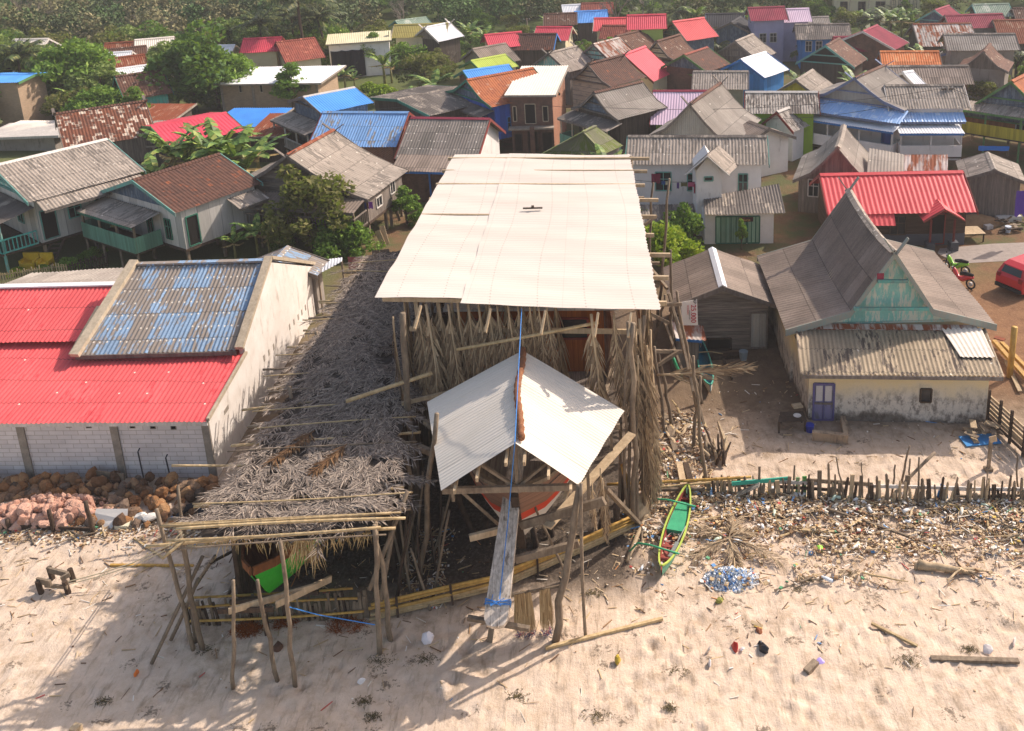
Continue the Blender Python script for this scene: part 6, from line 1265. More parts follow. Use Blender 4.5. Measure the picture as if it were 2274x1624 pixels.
plank('thin bamboo on the sand at right of centre', ('e4', 980, 570), ('e4', 1370, 765), .05, .05, .08, .08, 'bamboo', 'pole', None, 'bamboo_pole')
plank('long reddish timber lying at the lower right edge', ('e4', 1485, 868), ('e4', 2230, 890), .05, .05, .16, .09, 'wood')
plank('long weathered stick crossing the litter diagonally', ('d4', 575, 805), ('d4', 1490, 1120), .2, .12, .08, .08, 'wood', 'stick', None, 'stick')
plank('short bamboo piece in the litter', ('d4', 385, 1000), ('d4', 665, 1018), .12, .12, .1, .1, 'bamboo', 'stick', None, 'stick')
plank('grey plank in the litter at far right', ('d4', 2090, 890), ('d4', 2255, 1130), .1, .1, .12, .05, 'wood')
plank('little wood block at bottom left edge of the beach', ('e1', 645, 1530), ('e1', 705, 1545), .1, .1, .25, .2, 'woodl', 'block', None, 'wood_block')
plank('bamboo lying on the sand left of the corner poles', ('e1', 980, 80), ('e1', 1720, 86), .05, .05, .08, .08, 'bambooy', 'pole', None, 'bamboo_pole')
plank('bamboo slanting in front of the rock heap', ('d1', 1190, 1118), ('d1', 1440, 1290), .05, .05, .07, .07, 'bamboo', 'pole', None, 'bamboo_pole')
# driftwood trunk
dw = MB(); p, q = P(('d4', 1375, 1285), .2), P(('d4', 1840, 1370), .1); dw.tube(wob(p, q, 6, .06), [.17, .14, .13, .12, .1, .08, .04], 8); q2 = P(('d4', 1950, 1345), .08); dw.tube(wob(p.lerp(q, .45), q2, 4, .04), [.1, .09, .08, .07, .03], 7); dw.tube([p, p+V((-.1, -.05, -.2))], [.12, .05], 6)
tag(dw.build('driftwood', M['woodl'], origin=p, smooth=True), 'bleached forked driftwood trunk on the right of the beach', 'driftwood')
# ---------------------------------------------------------------- rocks
def rock_mesh(name, mat, seed, sub=2):
    import bmesh
    bm = bmesh.new(); bmesh.ops.create_icosphere(bm, subdivisions=sub, radius=.5); r = random.Random(seed)
    from mathutils import noise
    for vv in bm.verts:
        n = noise.fractal(vv.co*2.2+V((seed*7.3, 0, 0)), 1.0, 2.0, 4); vv.co *= 1+.38*n; vv.co.z *= .8
    me = bpy.data.meshes.new(name); bm.to_mesh(me); bm.free(); me.materials.append(mat); return me
def rock_mat(name, stops):
    s = NT(name, .95); o = s.obj(); ri = s.n('ObjectInfo').outputs['Random']; n1 = s.noise(o, 5.0, 6, .75)
    c = s.ramp(ri, [(p, lin(h)) for p, h in stops]); c = bright(s, c, n1, .45, 1.5); s.bump(n1, .9, .08); return s.col(c)
RB = [rock_mesh('coral_rock', rock_mat('brown_coral_rock', [(0, '#5d4a3c'), (.25, '#8a6242'), (.5, '#a87a50'), (.7, '#77675a'), (.85, '#b48a60'), (1, '#4f463f')]), k) for k in range(5)]
RP = [rock_mesh('pink_rock', rock_mat('pink_coral_rock', [(0, '#c79c86'), (.4, '#d8ad96'), (.7, '#b98873'), (1, '#e0bba6')]), k+10) for k in range(5)]
def put_rock(me, x, y, z, sc, label, grp, nm):
    o = bpy.data.objects.new(nm, me); COL.objects.link(o); o.location = (x, y, z); o.scale = (sc*U(.8, 1.25), sc*U(.8, 1.25), sc*U(.75, 1.1)); o.rotation_euler = (U(0, 6), U(0, 6), U(0, 6)); return tag(o, label, 'rock', grp)
cA, cB = P(('d1', 0, 600)), P(('d1', 1985, 600))
for k in range(250):
    t = U(-.03, 1); b = U(0, 1); wd_ = 2.6 if t > .45 else 1.2
    x = cA.x+(cB.x-cA.x)*t+.0; y = 32.9-(x+15.7)*.05-.2-b*wd_; sc = U(.26, .62); put_rock(RB[k % 5], x+b*U(-.1, .3), y, sc*.22+.35*(1-b)*U(.2, 1), sc, 'rough brown coral rock heaped along the foot of the white block wall', 'brown coral rocks', 'coral_rock')
c0 = P(('d1', 430, 930))
for k in range(190):
    a = U(0, 6.28); r_ = math.sqrt(U(0, 1)); x = c0.x+2.35*r_*math.cos(a); y = c0.y+.15+.85*r_*math.sin(a); sc = U(.2, .5)*(1.15 if y < c0.y else .75); put_rock(RP[k % 5], x, y, max(.05, .6*(1-r_*r_)*U(.5, 1)+.1), sc, 'pale pink broken rock in the heap behind the dark kerb board', 'pink rocks', 'pink_rock')
m = MB(); a, b = P(('d1', -30, 1035)), P(('d1', 850, 1070)); m.bar(a+V((0, 0, .1)), b+V((0, 0, .1)), .06, .24); kb = m.build('kerb_board', M['woodd'], origin=a); tag(kb, 'dark kerb board holding back the pink rock heap', 'board')
for lb, b, t in [('dark post at the right end of the kerb board', ('d1', 832, 1070), ('d1', 760, 790)), ('dark post in the middle of the kerb board', ('d1', 490, 1060), ('d1', 432, 865)), ('short dark post at the left of the kerb board', ('d1', 95, 1040), ('d1', 62, 950))]:
    p = P(b); o = pole(None, (p.x, p.y-.05, -.1), PY(T(*t), p.y), .085, 'woodd', 'post', .9, .02, 4, origin=p); tag(o, lb, 'post', 'posts of the kerb board')
p = P(('d1', 1700, 950)); m = MB(); m.tube([p+V((.42*math.cos(a), .36*math.sin(a), .2+.1*math.sin(a))) for a in np.linspace(0, 6.283, 25)], .13, 8, False); tag(m.build('tyre', flat_mat('black_rubber', '#26262a', .8, .2), origin=p, smooth=True), 'old black tyre lying on the rocks', 'tyre')
mw = flat_mat('dirty_white_foam', '#d9d4cb', .8, .1); p = P(('d1', 990, 985)); m = MB(); m.extrude([p+V((-.6, .1, .4)), p+V((-.5, -.15, .1)), p+V((.1, -.35, .0)), p+V((.65, -.1, .2)), p+V((.6, .1, .35))], (0, .12, .1)); tag(m.build('foam_sheet', mw, origin=p), 'broken curved sheet of white foam by the rocks', 'foam')
p = P(('d1', 1100, 1020)); m = MB(); m.box(p+V((0, 0, .1)), (.5, .35, .16)); tag(m.build('foam_block', flat_mat('yellowed_foam', '#d8d0b4', .8), origin=p), 'yellowed foam block in front of the white sheet', 'foam')
for k, dx in enumerate((-.16, .18)):
    p = P(('d1', 1300, 975)); o = put_rock(RP[k], p.x+dx, p.y, .2, .5, 'round white sack sitting between foam and tyre', 'white sacks', 'sack'); o.data = o.data.copy(); o.data.materials[0] = mw; o['category'] = 'sack'
p = P(('d1', 970, 640)); m = MB(); m.bar(p+V((-.75, .1, .5)), p+V((.75, -.15, .42)), .05, .3); tag(m.build('board', M['wood'], origin=p), 'grey board lying on the brown rocks', 'board')
# wooden cradle on the left beach
ct = thing('wooden_trestle', 'broken wooden trestle frame half sunk in the sand at left', 'trestle', P(('e1', 480, 320)))
for a, b, w_ in [(((('e1', 430, 120)), .5), (('e1', 610, 165), .5), .2), ((('e1', 330, 215), .45), (('e1', 450, 240), .45), .22), ((('e1', 400, 260), .3), (('e1', 600, 275), .3), .12), ((('e1', 540, 205), .5), (('e1', 620, 160), .55), .16)]:
    m = MB(); m.bar(P(*a), P(*b), .08, w_); m.build('board', M['wood'], ct)
for u in (('e1', 470, 205), ('e1', 370, 330), ('e1', 610, 330), ('e1', 655, 220)):
    p = P(u); m = MB(); m.tube([p-V((0, 0, .1)), p+V((-.05, 0, .5))], [.1, .09], 7); m.build('leg', M['woodd'], ct)
m = MB(); pts = [P(('e1', 550, 242), .3), P(('e1', 900, 150), .5), P(('e1', 1180, 60), .7), PY(T('d1', 1500, 1180), 24.0), PY(T('d1', 1620, 1060), 24.3)]; m.tube(pts, .02, 5); m.tube([p+V((.1, -.12, 0)) for p in pts], .018, 5); tag(m.build('mooring_rope', flat_mat('pale_rope', '#cbbd9c', .9), origin=pts[0]), 'pale double rope stretched from the trestle up to the shelter corner', 'rope')
m = MB(); pts = [PY(T('e2', 340, 450), 23.0), PY(T('e2', 600, 520), 23.4), PY(T('e2', 1110, 610), 23.85)]; m.tube(pts, .016, 5); tag(m.build('rope', M['rope'], origin=pts[0]), 'blue cord tied between the front stakes', 'rope')
# fishing nets on a rail
nt = thing('net_rack', 'tan fishing nets drying on a low rail beside the bowsprit tip', 'net rack', P(('e3', 250, 560)))
ra, rb_ = PY(T('e3', 90, 335), 24.3), PY(T('e3', 550, 245), 24.4); m = MB(); m.bar(ra, rb_, .06, .08); m.build('rail', M['wood'], nt)
nm_ = isl_mat('tan_net_strands', [(0, '#8f7450'), (.5, '#b59a70'), (1, '#cdb48a')], .8, .2); nbl = isl_mat('net_foot', [(0, '#23304f'), (.5, '#2f4a74'), (1, '#b03a3a')], .8, .2)
for t0, t1 in ((.06, .27), (.29, .37), (.53, .72)):
    m = MB(); m2 = MB()
    for k in range(150):
        t = U(t0, t1); p = ra.lerp(rb_, t)+V((0, U(-.07, .07), .03)); L = p.z*U(.7, .95)
        leaflet(m, p, V((U(-.08, .08), U(-.08, .08), -1)), V((0, 1, 0)), L, .022, 0.0)
    m.build('net', nm_, nt)
    for k in range(60):
        t = U(t0, t1); p = ra.lerp(rb_, t); p.z = U(.03, .2); p.y += U(-.1, .1); leaflet(m2, p, V((U(-1, 1), U(-1, 1), U(-.2, .2))), V((0, 0, 1)), .14, .02, 0)
    m2.build('net_foot', nbl, nt)
# ---------------------------------------------------------------- litter
LP = [(0, '#d9d0c0'), (.12, '#b39a78'), (.24, '#967654'), (.34, '#cdb694'), (.5, '#6a5442'), (.58, '#c4aa82'), (.72, '#e4ded4'), (.79, '#7a5a3e'), (.88, '#c8b08c'), (.93, '#5f8fc0'), (.945, '#b8524a'), (.957, '#ccae58'), (.968, '#e4e0d8'), (.982, '#5f9a72'), (.992, '#c98a55')]
M['litter'] = isl_mat('mixed_litter', LP, .7, .3, constant=True)
def pile(name, label, n, pick, smin=.03, smax=.14, zmax=.12, stick=.3):
    m = MB()
    for k in range(n):
        x, y, hz_ = pick(); z = gz(x, y)+U(.0, zmax)*hz_; a = U(0, 6.28)
        if rnd.random() < stick:
            L = U(.1, .5); d = V((math.cos(a), math.sin(a), U(-.15, .15))); m.bar(V((x, y, z+.02))-d*L/2, V((x, y, z+.02))+d*L/2, U(.01, .035), U(.01, .03))
        else:
            s_x = U(smin, smax); ax_ = (V((math.cos(a), math.sin(a), U(-.3, .3))).normalized(), V((-math.sin(a), math.cos(a), U(-.3, .3))).normalized(), V((0, 0, 1)))
            m.box((x, y, z+.02), (s_x, s_x*U(.4, 1), s_x*U(.1, .5)), ax_)
    return stuff(m.build(name, M['litter']), label, 'litter')
def pick_r():
    while 1:
        x, y = U(.6, 18.5), U(25.8, 31.9)
        f = fat(min(1, max(0, (x-fpts[0].x)/(fpts[-1].x-fpts[0].x)))).y if x > fpts[0].x else 31
        e = (f-y)/3.4 if x > 3 else (30.2-y)/2.4
        if e < -.05: continue
        cl = float(vnoise(np.array([x+50]), np.array([y*1.6]), .9, 21)[0]+vnoise(np.array([x+9]), np.array([y*1.4]), .35, 22)[0])
        if rnd.random() < max(.05*(e < 1.5), 1-e*1.05)**.9*(1 if x > 1.2 else .4)*min(1, max(.04, .5+cl*1.6)): return x, y, 1
pile('beach_litter', 'dense band of driftwood scraps and plastic litter below the ragged fence', 10500, pick_r, zmax=.22)
def pick_l():
    while 1:
        x = U(-24, -11.5); y = P(('d1', 900, 1120)).y+.35-(x+18)*.03+rnd.gauss(0, .42)
        if y < 31: return x, y, .6
pile('beach_litter', 'narrow strip of litter in front of the rocks and block wall', 1500, pick_l, .03, .12)
def pick_s():
    while 1:
        x, y = U(1.4, 4.2), U(30.5, 36.5)
        if rnd.random() < .8: return x, y, 1
pile('yard_litter', 'litter and wood chips strewn along the right side of the boat shed', 1600, pick_s, .03, .13, .15, .4)
pile('shed_litter', 'trash lying in the shade between the two sheds', 450, lambda: (U(-7.2, -5.6), U(25.6, 29.5), .5), .03, .1, .08)
pile('scattered_litter', 'sparse bits of litter across the open sand', 1300, lambda: (U(-23, 15), 29.3-abs(rnd.gauss(0, 3.4)), .2), .015, .055, .02, .5)
pile('yard_scraps', 'small pale scraps scattered over the grey yard', 420, lambda: (U(4, 17), U(32.5, 39), .2), .02, .06, .02, .4)
pile('garden_scraps', 'boards and scraps piled behind the boat shed on the left', 420, lambda: (U(-11, -8), U(49, 57), 1), .04, .2, .2, .5)
bh_ = MB(); hc = P(('e3', 1960, 210))
for k in range(1500):
    a = U(0, 6.28); r_ = U(0, 1)**.8*1.15; z = .36*max(0, 1-r_*r_)*U(.3, 1)+.02; s_x = U(.03, .08); an = U(0, 6.28)
    bh_.box((hc.x+.82*r_*math.cos(a), hc.y+.05+.5*r_*math.sin(a), z), (s_x, s_x, s_x*U(.5, 1.3)), (V((math.cos(an), math.sin(an), U(-1, 1))).normalized(), V((-math.sin(an), math.cos(an), U(-1, 1))).normalized(), V((0, 0, 1))))
stuff(bh_.build('plastic_cup_heap', isl_mat('plastic_cups', [(0, '#d5dbe0'), (.34, '#7fa5d0'), (.47, '#e3e6e8'), (.7, '#5f8cc4'), (.78, '#b9c4cd'), (.93, '#d8694a'), (.95, '#e3e6e8'), (.98, '#d9b54a')], .35, .5, constant=True)), 'heap of clear and blue plastic cups on the sand right of the canoe', 'heap')
# loose sticks, bottles and bags big enough to count
tmp = []
for k in range(4):
    m = MB(); L = (.8, 1.1, 1.5, .6)[k]; m.tube(wob((-L/2, 0, .03), (L/2, 0, .04), 4, .03), [.03, .035, .03, .025, .015], 6); o = m.build('driftwood_stick', M[('woodl', 'wood', 'bamboo', 'wood')[k]]); COL.objects.unlink(o); tmp.append(o)
for k in range(130):
    x, y, _ = pick_r(); o = tmp[k % 4].copy(); COL.objects.link(o); o.location = (x, y, gz(x, y)+U(.05, .2)); o.rotation_euler = (U(-.15, .15), U(-.15, .15), rnd.choice((U(-.6, .6), U(0, 3.14)))); tag(o, 'loose driftwood stick in the litter band below the ragged fence', 'stick', 'loose sticks in the litter band')
for k in range(34):
    x, y, _ = pick_l(); o = tmp[k % 4].copy(); COL.objects.link(o); o.location = (x, y, gz(x, y)+.04); o.rotation_euler = (0, 0, U(0, 3.14)); tag(o, 'loose stick in the litter strip before the rocks', 'stick', 'loose sticks by the rocks')
for k in range(22):
    x, y = U(1.6, 4.2), U(31, 36.5); o = tmp[(k*3) % 4].copy(); COL.objects.link(o); o.location = (x, y, .12); o.scale = (1.3, 2, 1); o.rotation_euler = (0, U(-.1, .1), U(1.0, 2.2)); tag(o, 'wood offcut lying along the right side of the boat shed', 'offcut', 'offcuts beside the shed')
bm_ = []
for k, c in enumerate(('#dfe6ea', '#f0ede6', '#8fb4d8', '#e0d9c6', '#c8d8c0')):
    m = MB(); m.tube([(-.13, 0, .045), (.04, 0, .045), (.09, 0, .045), (.13, 0, .045)], [.045, .045, .02, .018], 8); o = m.build('plastic_bottle', flat_mat('bottle_plastic_%s' % 'abcde'[k], c, .3, .05, .5), smooth=True); COL.objects.unlink(o); bm_.append(o)
for k in range(70):
    x, y, _ = pick_r(); o = bm_[k % 5].copy(); COL.objects.link(o); o.location = (x, y, gz(x, y)+U(.05, .2)); o.rotation_euler = (0, U(-.3, .3), U(0, 6.28)); s_x = U(.8, 1.5); o.scale = (s_x,)*3; tag(o, 'empty plastic bottle in the litter band below the ragged fence', 'bottle', 'plastic bottles in the litter band')
def lump(label, uv, c, sc=.3, cat='bag', nm='plastic_bag', rough=.35, z=.35):
    p = P(uv) if isinstance(uv[0], str) else V((uv[0], uv[1], 0)); o = put_rock(RB[int(U(0, 4.9))], p.x, p.y, sc*.25, sc, label, None, nm); o.data = o.data.copy(); o.data.materials[0] = flat_mat(nm+'_'+c.strip('#'), c, rough, .15, .5); o['category'] = cat; o.scale.z *= z/.35; return o
lump('green yellow split coconut alone on the pale sand', ('e3', 1000, 900), '#b59a2f', .3, 'coconut', 'coconut', .5, .36)
lump('upper of two black rubbish bags on the sand at right', ('e3', 2212, 758), '#22222a', .24); lump('lower larger black rubbish bag on the sand at right', ('e3', 2235, 805), '#1d1d24', .32)
lump('crumpled red bag on the sand', ('e3', 1990, 790), '#c0392f', .3, z=.15); lump('white carrier bag with a red mark in the shaded sand', ('e2', 1580, 750), '#e4dcdc', .4); lump('crumpled white bag beside the red one', ('e3', 2050, 800), '#dcd8d6', .22, z=.15)
lump('white paper bag lying below the red bag', ('e3', 1780, 925), '#e2dede', .28, z=.12); lump('pale crumpled wrapper left of the red bag', ('e3', 1775, 810), '#c9bcae', .3, z=.15); lump('lime green box lying in the litter', ('d4', 543, 1165), '#9fdc4a', .26, 'box', 'box'); lump('brown husk beside the leaning stake', ('e2', 255, 830), '#5b4030', .3, 'husk', 'coconut_husk', .9)
lump('purple wrapper next to the brown log', ('e4', 548, 912), '#9a86c8', .26, 'wrapper', 'wrapper', .4, .1); lump('orange wrapper on the shaded sand at left', ('e1', 1215, 1055), '#d9762f', .28, 'wrapper', 'wrapper', .4, .1)
lump('white wrapper with red print right of the timber', ('e4', 1965, 805), '#e3d5cc', .3, 'wrapper', 'wrapper', .5, .1); lump('second red printed white wrapper near the right edge', ('e4', 2190, 745), '#e3d0c8', .3, 'wrapper', 'wrapper', .5, .12); lump('white rag below the dark stake', ('e2', 990, 1125), '#e0dede', .24, 'rag', 'rag', .6, .1)
lump('brown coconut with yellow shoot', ('e3', 2200, 650), '#8a5030', .24, 'coconut', 'coconut', .8); lump('green coconut right of the cup heap', ('e3', 1860, 390), '#8a8a3a', .24, 'coconut', 'coconut', .6)
plank('mottled brown log stub on the sand', ('e4', 425, 985), ('e4', 510, 900), .09, .09, .2, .16, 'wood', 'log', None, 'log'); plank('small reddish board by the brown coconut', ('e3', 2105, 550), ('e3', 2225, 600), .04, .04, .14, .05, 'woodl')
# palm frond spread on the sand
p0 = P(('d3', 1940, 1070), .25); m = MB()
for ang, L in ((-2.6, 1.5), (-.6, 1.9), (1.2, 1.2), (2.6, 1.3), (-1.5, 1.0), (.4, .9)):
    d = V((math.cos(ang), math.sin(ang), 0))
    m.tube([p0, p0+d*L*.5+V((0, 0, .12)), p0+d*L-V((0, 0, .15))], [.03, .02, .01], 5)
    for k in range(34):
        t = .15+.85*k/34; b = p0+d*L*t+V((0, 0, .1*math.sin(t*3)-.1*t))
        for sg in (1, -1): aa = U(.3, .7)*sg; leaflet(m, b, V((math.cos(ang+aa), math.sin(ang+aa), U(-.1, .2))), V((0, 0, 1)), U(.4, .7), .03, .25)
tag(m.build('palm_frond', M['frond'], origin=p0), 'tangle of dry palm fronds spread on the sand above the cup heap', 'palm frond')
# seaweed tufts on the sand
sw = MB(); 
for k, (uv, sc) in enumerate([((('e4', 350, 280)), .45), (('e4', 800, 150), .4), (('e4', 420, 210), .3), (('e4', 1810, 790), .3), (('e4', 1300, 900), .5), (('e3', 790, 320), .4), (('e3', 820, 1350), .5), (('e3', 150, 1180), .4), (('e2', 1160, 930), .5), (('e2', 1560, 920), .45), (('e2', 1010, 1290), .3), (('e2', 1090, 1430), .3), (('e3', 1440, 1290), .25), (('e3', 1500, 980), .4), (('e1', 1850, 840), .4), (('e1', 920, 1300), .3)]):
    p = P(uv)
    for q in range(110):
        a = U(0, 6.28); r_ = sc*U(0, 1); d = V((U(-1, 1), U(-1, 1), U(0, .3))).normalized(); leaflet(sw, V((p.x+r_*math.cos(a), p.y+r_*.6*math.sin(a), gz(p.x, p.y)+.02)), d, V((0, 0, 1)), U(.05, .14), .018, .1)
stuff(sw.build('seaweed', isl_mat('dark_seaweed', [(0, '#3a3428'), (.5, '#5b5038'), (1, '#746848')], .9, .1)), 'dark tufts of dried seaweed dotted over the sand', 'seaweed')
# ---------------------------------------------------------------- vegetation
rs = np.random.RandomState(11)
def leaf_quads(c, nrm_jit, size, rs, flat=.0, asp=.6):
    """c (n,3) centres -> vertices (n*4,3)"""
    n = len(c); a = rs.normal(size=(n, 3)); a[:, 2] *= (1-flat); a /= np.linalg.norm(a, axis=1)[:, None]
    b = rs.normal(size=(n, 3)); b[:, 2] *= (1-flat*.6); b -= a*(a*b).sum(1)[:, None]; b /= np.linalg.norm(b, axis=1)[:, None]
    s = size*rs.uniform(.6, 1.3, (n, 1)); a = a*s; b = b*s*asp
    v = np.stack([c-a, c+b*.9, c+a, c-b*.9], 1); return v.reshape(-1, 3)
def quad_faces(n): return np.arange(n*4).reshape(-1, 4)
def crown_points(H, R, zc, nb, nl, rs, sq=.75, br=.42):
    out = []; bl = []
    for k in range(nb):
        d = rs.normal(size=3); d /= np.linalg.norm(d); d[2] = abs(d[2])*1.1-.35 if k % 4 else d[2]
        r = rs.uniform(.45, .95); bl.append((np.array([d[0]*R*r, d[1]*R*r, zc+d[2]*(H-zc)*r]), R*br*rs.uniform(.6, 1.2)))
    for c, r in bl:
        m = nl//nb; p = rs.normal(size=(m, 3)); p /= np.linalg.norm(p, axis=1)[:, None]; p *= (rs.uniform(.25, 1, (m, 1))**.5)*r; p[:, 2] *= sq; out.append(p+c)
    return np.concatenate(out), bl
G = {'mid': [(0, '#42602a'), (.4, '#628236'), (.75, '#82a044'), (1, '#a4b85a')], 'dark': [(0, '#345028'), (.5, '#4f6e34'), (.85, '#6c8a3e'), (1, '#86a04c')],
     'pale': [(0, '#5a6c3a'), (.5, '#809250'), (1, '#a4b06c')], 'yel': [(0, '#5d7a22'), (.5, '#86a02c'), (1, '#b3b83c')], 'olive': [(0, '#4c4f2c'), (.5, '#6b6a3c'), (1, '#8f8752')], 'brown': [(0, '#4b3524'), (.5, '#6e5033'), (1, '#8e6c48')]}
for k, v in G.items(): M['leaf_'+k] = isl_mat('foliage_'+k, v, .7, .2, trans=.32, nz=.35, thr=.5)
M['bark'] = wood_mat('bark', '#6b5a49', '#4a3d32'); M['barkp'] = wood_mat('pale_bark', '#a39684', '#83766a')
PROTO = {}
def unlink(o):
    for c in o.children: unlink(c)
    COL.objects.unlink(o)
def tree_proto(key, H, R, zc, nb, nl, leaf, seed, mat, sq=.75, br=.42, kind='tree', flat=.2, trunk=.16):
    r_ = np.random.RandomState(seed); root = thing(kind, 'x', 'tree', (0, 0, 0))
    pts, bl = crown_points(H, R, zc, nb, nl, r_, sq, br)
    mesh_obj('crown', leaf_quads(pts, 0, leaf, r_, flat), quad_faces(len(pts)), M[mat], root)
    m = MB(); m.tube([(0, 0, -.2), (.1, .05, zc*.35), (0, .1, zc*.75), (.05, 0, zc)], [trunk*1.4, trunk*1.1, trunk*.9, trunk*.5], 7)
    for c, rr in bl[:10]:
        b = V((.03, .05, zc*U(.4, .8))); c_ = V(c); m.tube([b, b.lerp(c_, .5)+V((0, 0, -.2)), c_], [trunk*.5, trunk*.35, trunk*.12], 5)
    m.build('trunk', M['bark'], root, smooth=True); unlink(root); PROTO[key] = (root, H)
tree_proto('big', 8, 3.6, 4.6, 34, 6500, .26, 1, 'leaf_mid')
tree_proto('big2', 8, 4.0, 4.2, 38, 6500, .27, 2, 'leaf_dark', br=.36)
tree_proto('airy', 8, 3.0, 4.6, 26, 2600, .25, 3, 'leaf_pale', br=.34)
tree_proto('umbrella', 8, 6.0, 6.0, 44, 5500, .32, 4, 'leaf_dark', sq=.4, br=.3, flat=.5)
tree_proto('slim', 8, 1.9, 4.4, 24, 3000, .24, 5, 'leaf_mid', br=.45)
tree_proto('bush', 2.4, 1.5, 1.0, 16, 2600, .13, 6, 'leaf_mid', kind='bush', trunk=.05)
tree_proto('ybush', 2.4, 1.5, 1.0, 18, 2800, .13, 7, 'leaf_yel', kind='bush', trunk=.05)
tree_proto('olive', 5, 2.4, 2.6, 24, 3000, .17, 8, 'leaf_olive', br=.34, trunk=.08)
def bare_proto(key, H, seed, kind='bare_tree', mat='barkp'):
    r_ = random.Random(seed); m = MB()
    def grow(p, d, L, r, dep):
        q = p+d*L; m.tube([p, p.lerp(q, .5)+V((r_.uniform(-.08, .08), r_.uniform(-.08, .08), 0))*L, q], [r, r*.85, r*.65], 4 if dep < 2 else 3, False)
        if dep >= 5: return
        for k in range(r_.choice((2, 3, 3)) if dep else 4):
            a = r_.uniform(0, 6.28); t = r_.uniform(.35, .8); dd = (d+V((math.cos(a), math.sin(a), .15))*t).normalized(); grow(p.lerp(q, r_.uniform(.55, 1)), dd, L*r_.uniform(.55, .8), r*.58, dep+1)
    grow(V((0, 0, -.1)), V((.05, .02, 1)), H*.34, H*.02, 0)
    o = m.build(kind, M[mat]); COL.objects.unlink(o); PROTO[key] = (o, H)
bare_proto('bare', 8, 3); bare_proto('bare2', 8, 9)
def banana_leaf(m, b, az, L, w, rise, r_):
    d = V((math.cos(az), math.sin(az), 0)); sd = V((-d.y, d.x, 0)); P_ = []
    for i in range(9):
        t = i/8; c = b+d*(L*(t*.85))+V((0, 0, rise*L*(t-.95*t*t*(1.1-.4*rise)))); ww = w*(math.sin(math.pi*min(1, .08+t*.95))**.6)*.5
        P_.append((c, ww))
    for (c0, w0), (c1, w1) in zip(P_, P_[1:]):
        for sg in (1, -1):
            dr = V((0, 0, -.25)); g = r_.uniform(.0, .18)
            m.quad(c0, c0+sd*sg*w0+dr*w0, c0.lerp(c1, 1-g)+sd*sg*w1+dr*w1*r_.uniform(.8, 2.2), c1)
    m.tube([P_[0][0], P_[4][0], P_[8][0]], [.035, .025, .01], 4, False)
M['banana'] = isl_mat('banana_leaf', [(0, '#3f5a26'), (.45, '#5f7f36'), (.8, '#86a04a'), (1, '#a3a55a')], .5, .35, trans=.2); M['bananad'] = isl_mat('dry_banana_leaf', [(0, '#7d6844'), (.5, '#a08a5c'), (1, '#b9a878')], .8, .15); M['bstem'] = flat_mat('banana_stem', '#8a8a4f', .7, .2, c2='#6d6238')
def banana_proto(key, seed, n=9, dry=3):
    r_ = random.Random(seed); root = thing('banana_plant', 'x', 'banana plant', (0, 0, 0)); m = MB(); m.tube([(0, 0, -.1), (.03, 0, 1), (0, .04, 2.0)], [.14, .11, .08], 7); m.build('stem', M['bstem'], root, smooth=True)
    m = MB()
    for k in range(n): banana_leaf(m, V((0, 0, 1.9)), k*2.4+r_.uniform(-.3, .3), r_.uniform(1.5, 2.2), r_.uniform(.45, .62), r_.uniform(.5, 1.5), r_)
    m.build('leaves', M['banana'], root)
    m = MB()
    for k in range(dry): banana_leaf(m, V((0, 0, 1.8)), k*2.1+r_.uniform(-.3, .3), r_.uniform(1.2, 1.7), .35, r_.uniform(-.5, .3), r_)
    m.build('dry_leaves', M['bananad'], root); unlink(root); PROTO[key] = (root, 2.75)
banana_proto('ban', 1); banana_proto('ban2', 4, 8, 4)
M['palm'] = isl_mat('palm_leaf', [(0, '#28361a'), (.5, '#3f5024'), (.85, '#626c34'), (1, '#8c844a')], .55, .3)
def palm_proto(key, H, seed, lean=.6, L=3.3, n=22):
    r_ = random.Random(seed); root = thing('coconut_palm', 'x', 'palm tree', (0, 0, 0)); m = MB(); tp = V((lean, lean*.3, H-1.2)); m.tube([(0, 0, -.2), tp*.35+V((-.15, 0, 0)), tp*.7+V((-.1, 0, 0)), tp], [.19, .14, .12, .11], 7); m.build('trunk', M['bark'], root, smooth=True)
    m = MB()
    for k in range(n):
        az = k*2.4; e = r_.uniform(-.35, 1.15); d = V((math.cos(az)*math.cos(e), math.sin(az)*math.cos(e), math.sin(e))); pos = lambda t: tp+d*L*t+V((0, 0, -1.1*t*t*(1 if e > 0 else .5)))
        m.tube([pos(0), pos(.5), pos(1)], [.035, .025, .01], 3, False)
        for i in range(22):
            t = .12+.86*i/22; b = pos(t); tg = (pos(t+.03)-pos(t)).normalized(); sd = tg.cross(V((0, 0, 1))).normalized()
            for sg in (1, -1): leaflet(m, b, sd*sg+tg*.6+V((0, 0, -.25)), V((0, 0, 1)), .75*math.sin(min(1, .25+t)*2.4)*r_.uniform(.8, 1.2), .11, .45)
    m.build('fronds', M['palm'], root)
    m = MB()
    for k in range(6): a = k*1.05; m.tube([tp+V((.18*math.cos(a), .18*math.sin(a), -.25)), tp+V((.2*math.cos(a), .2*math.sin(a), -.45))], [.1, .09], 5)
    m.build('coconuts', M['bstem'], root); unlink(root); PROTO[key] = (root, H)
palm_proto('palm', 8, 1); palm_proto('palm2', 8, 2, -.5); palm_proto('lowpalm', 3.6, 3, .15, 2.4, 16)
def plant(key, base, top, label, cat, grp=None, wide=1.0, z0=0):
    if key in ('palm', 'palm2'): wide *= 1.25
    pr, H = PROTO[key]; b = P(base); b.z = gz(b.x, b.y) if b.y > 45 else 0; h = PY(T(*top), b.y).z-b.z; h = max(h, .4)
    o = copy_tree(pr); o.location = b; s_ = h/H; o.scale = (s_*wide, s_*wide, s_); o.rotation_euler = (0, 0, U(0, 6.28)); tag(o, label, cat, grp); return o
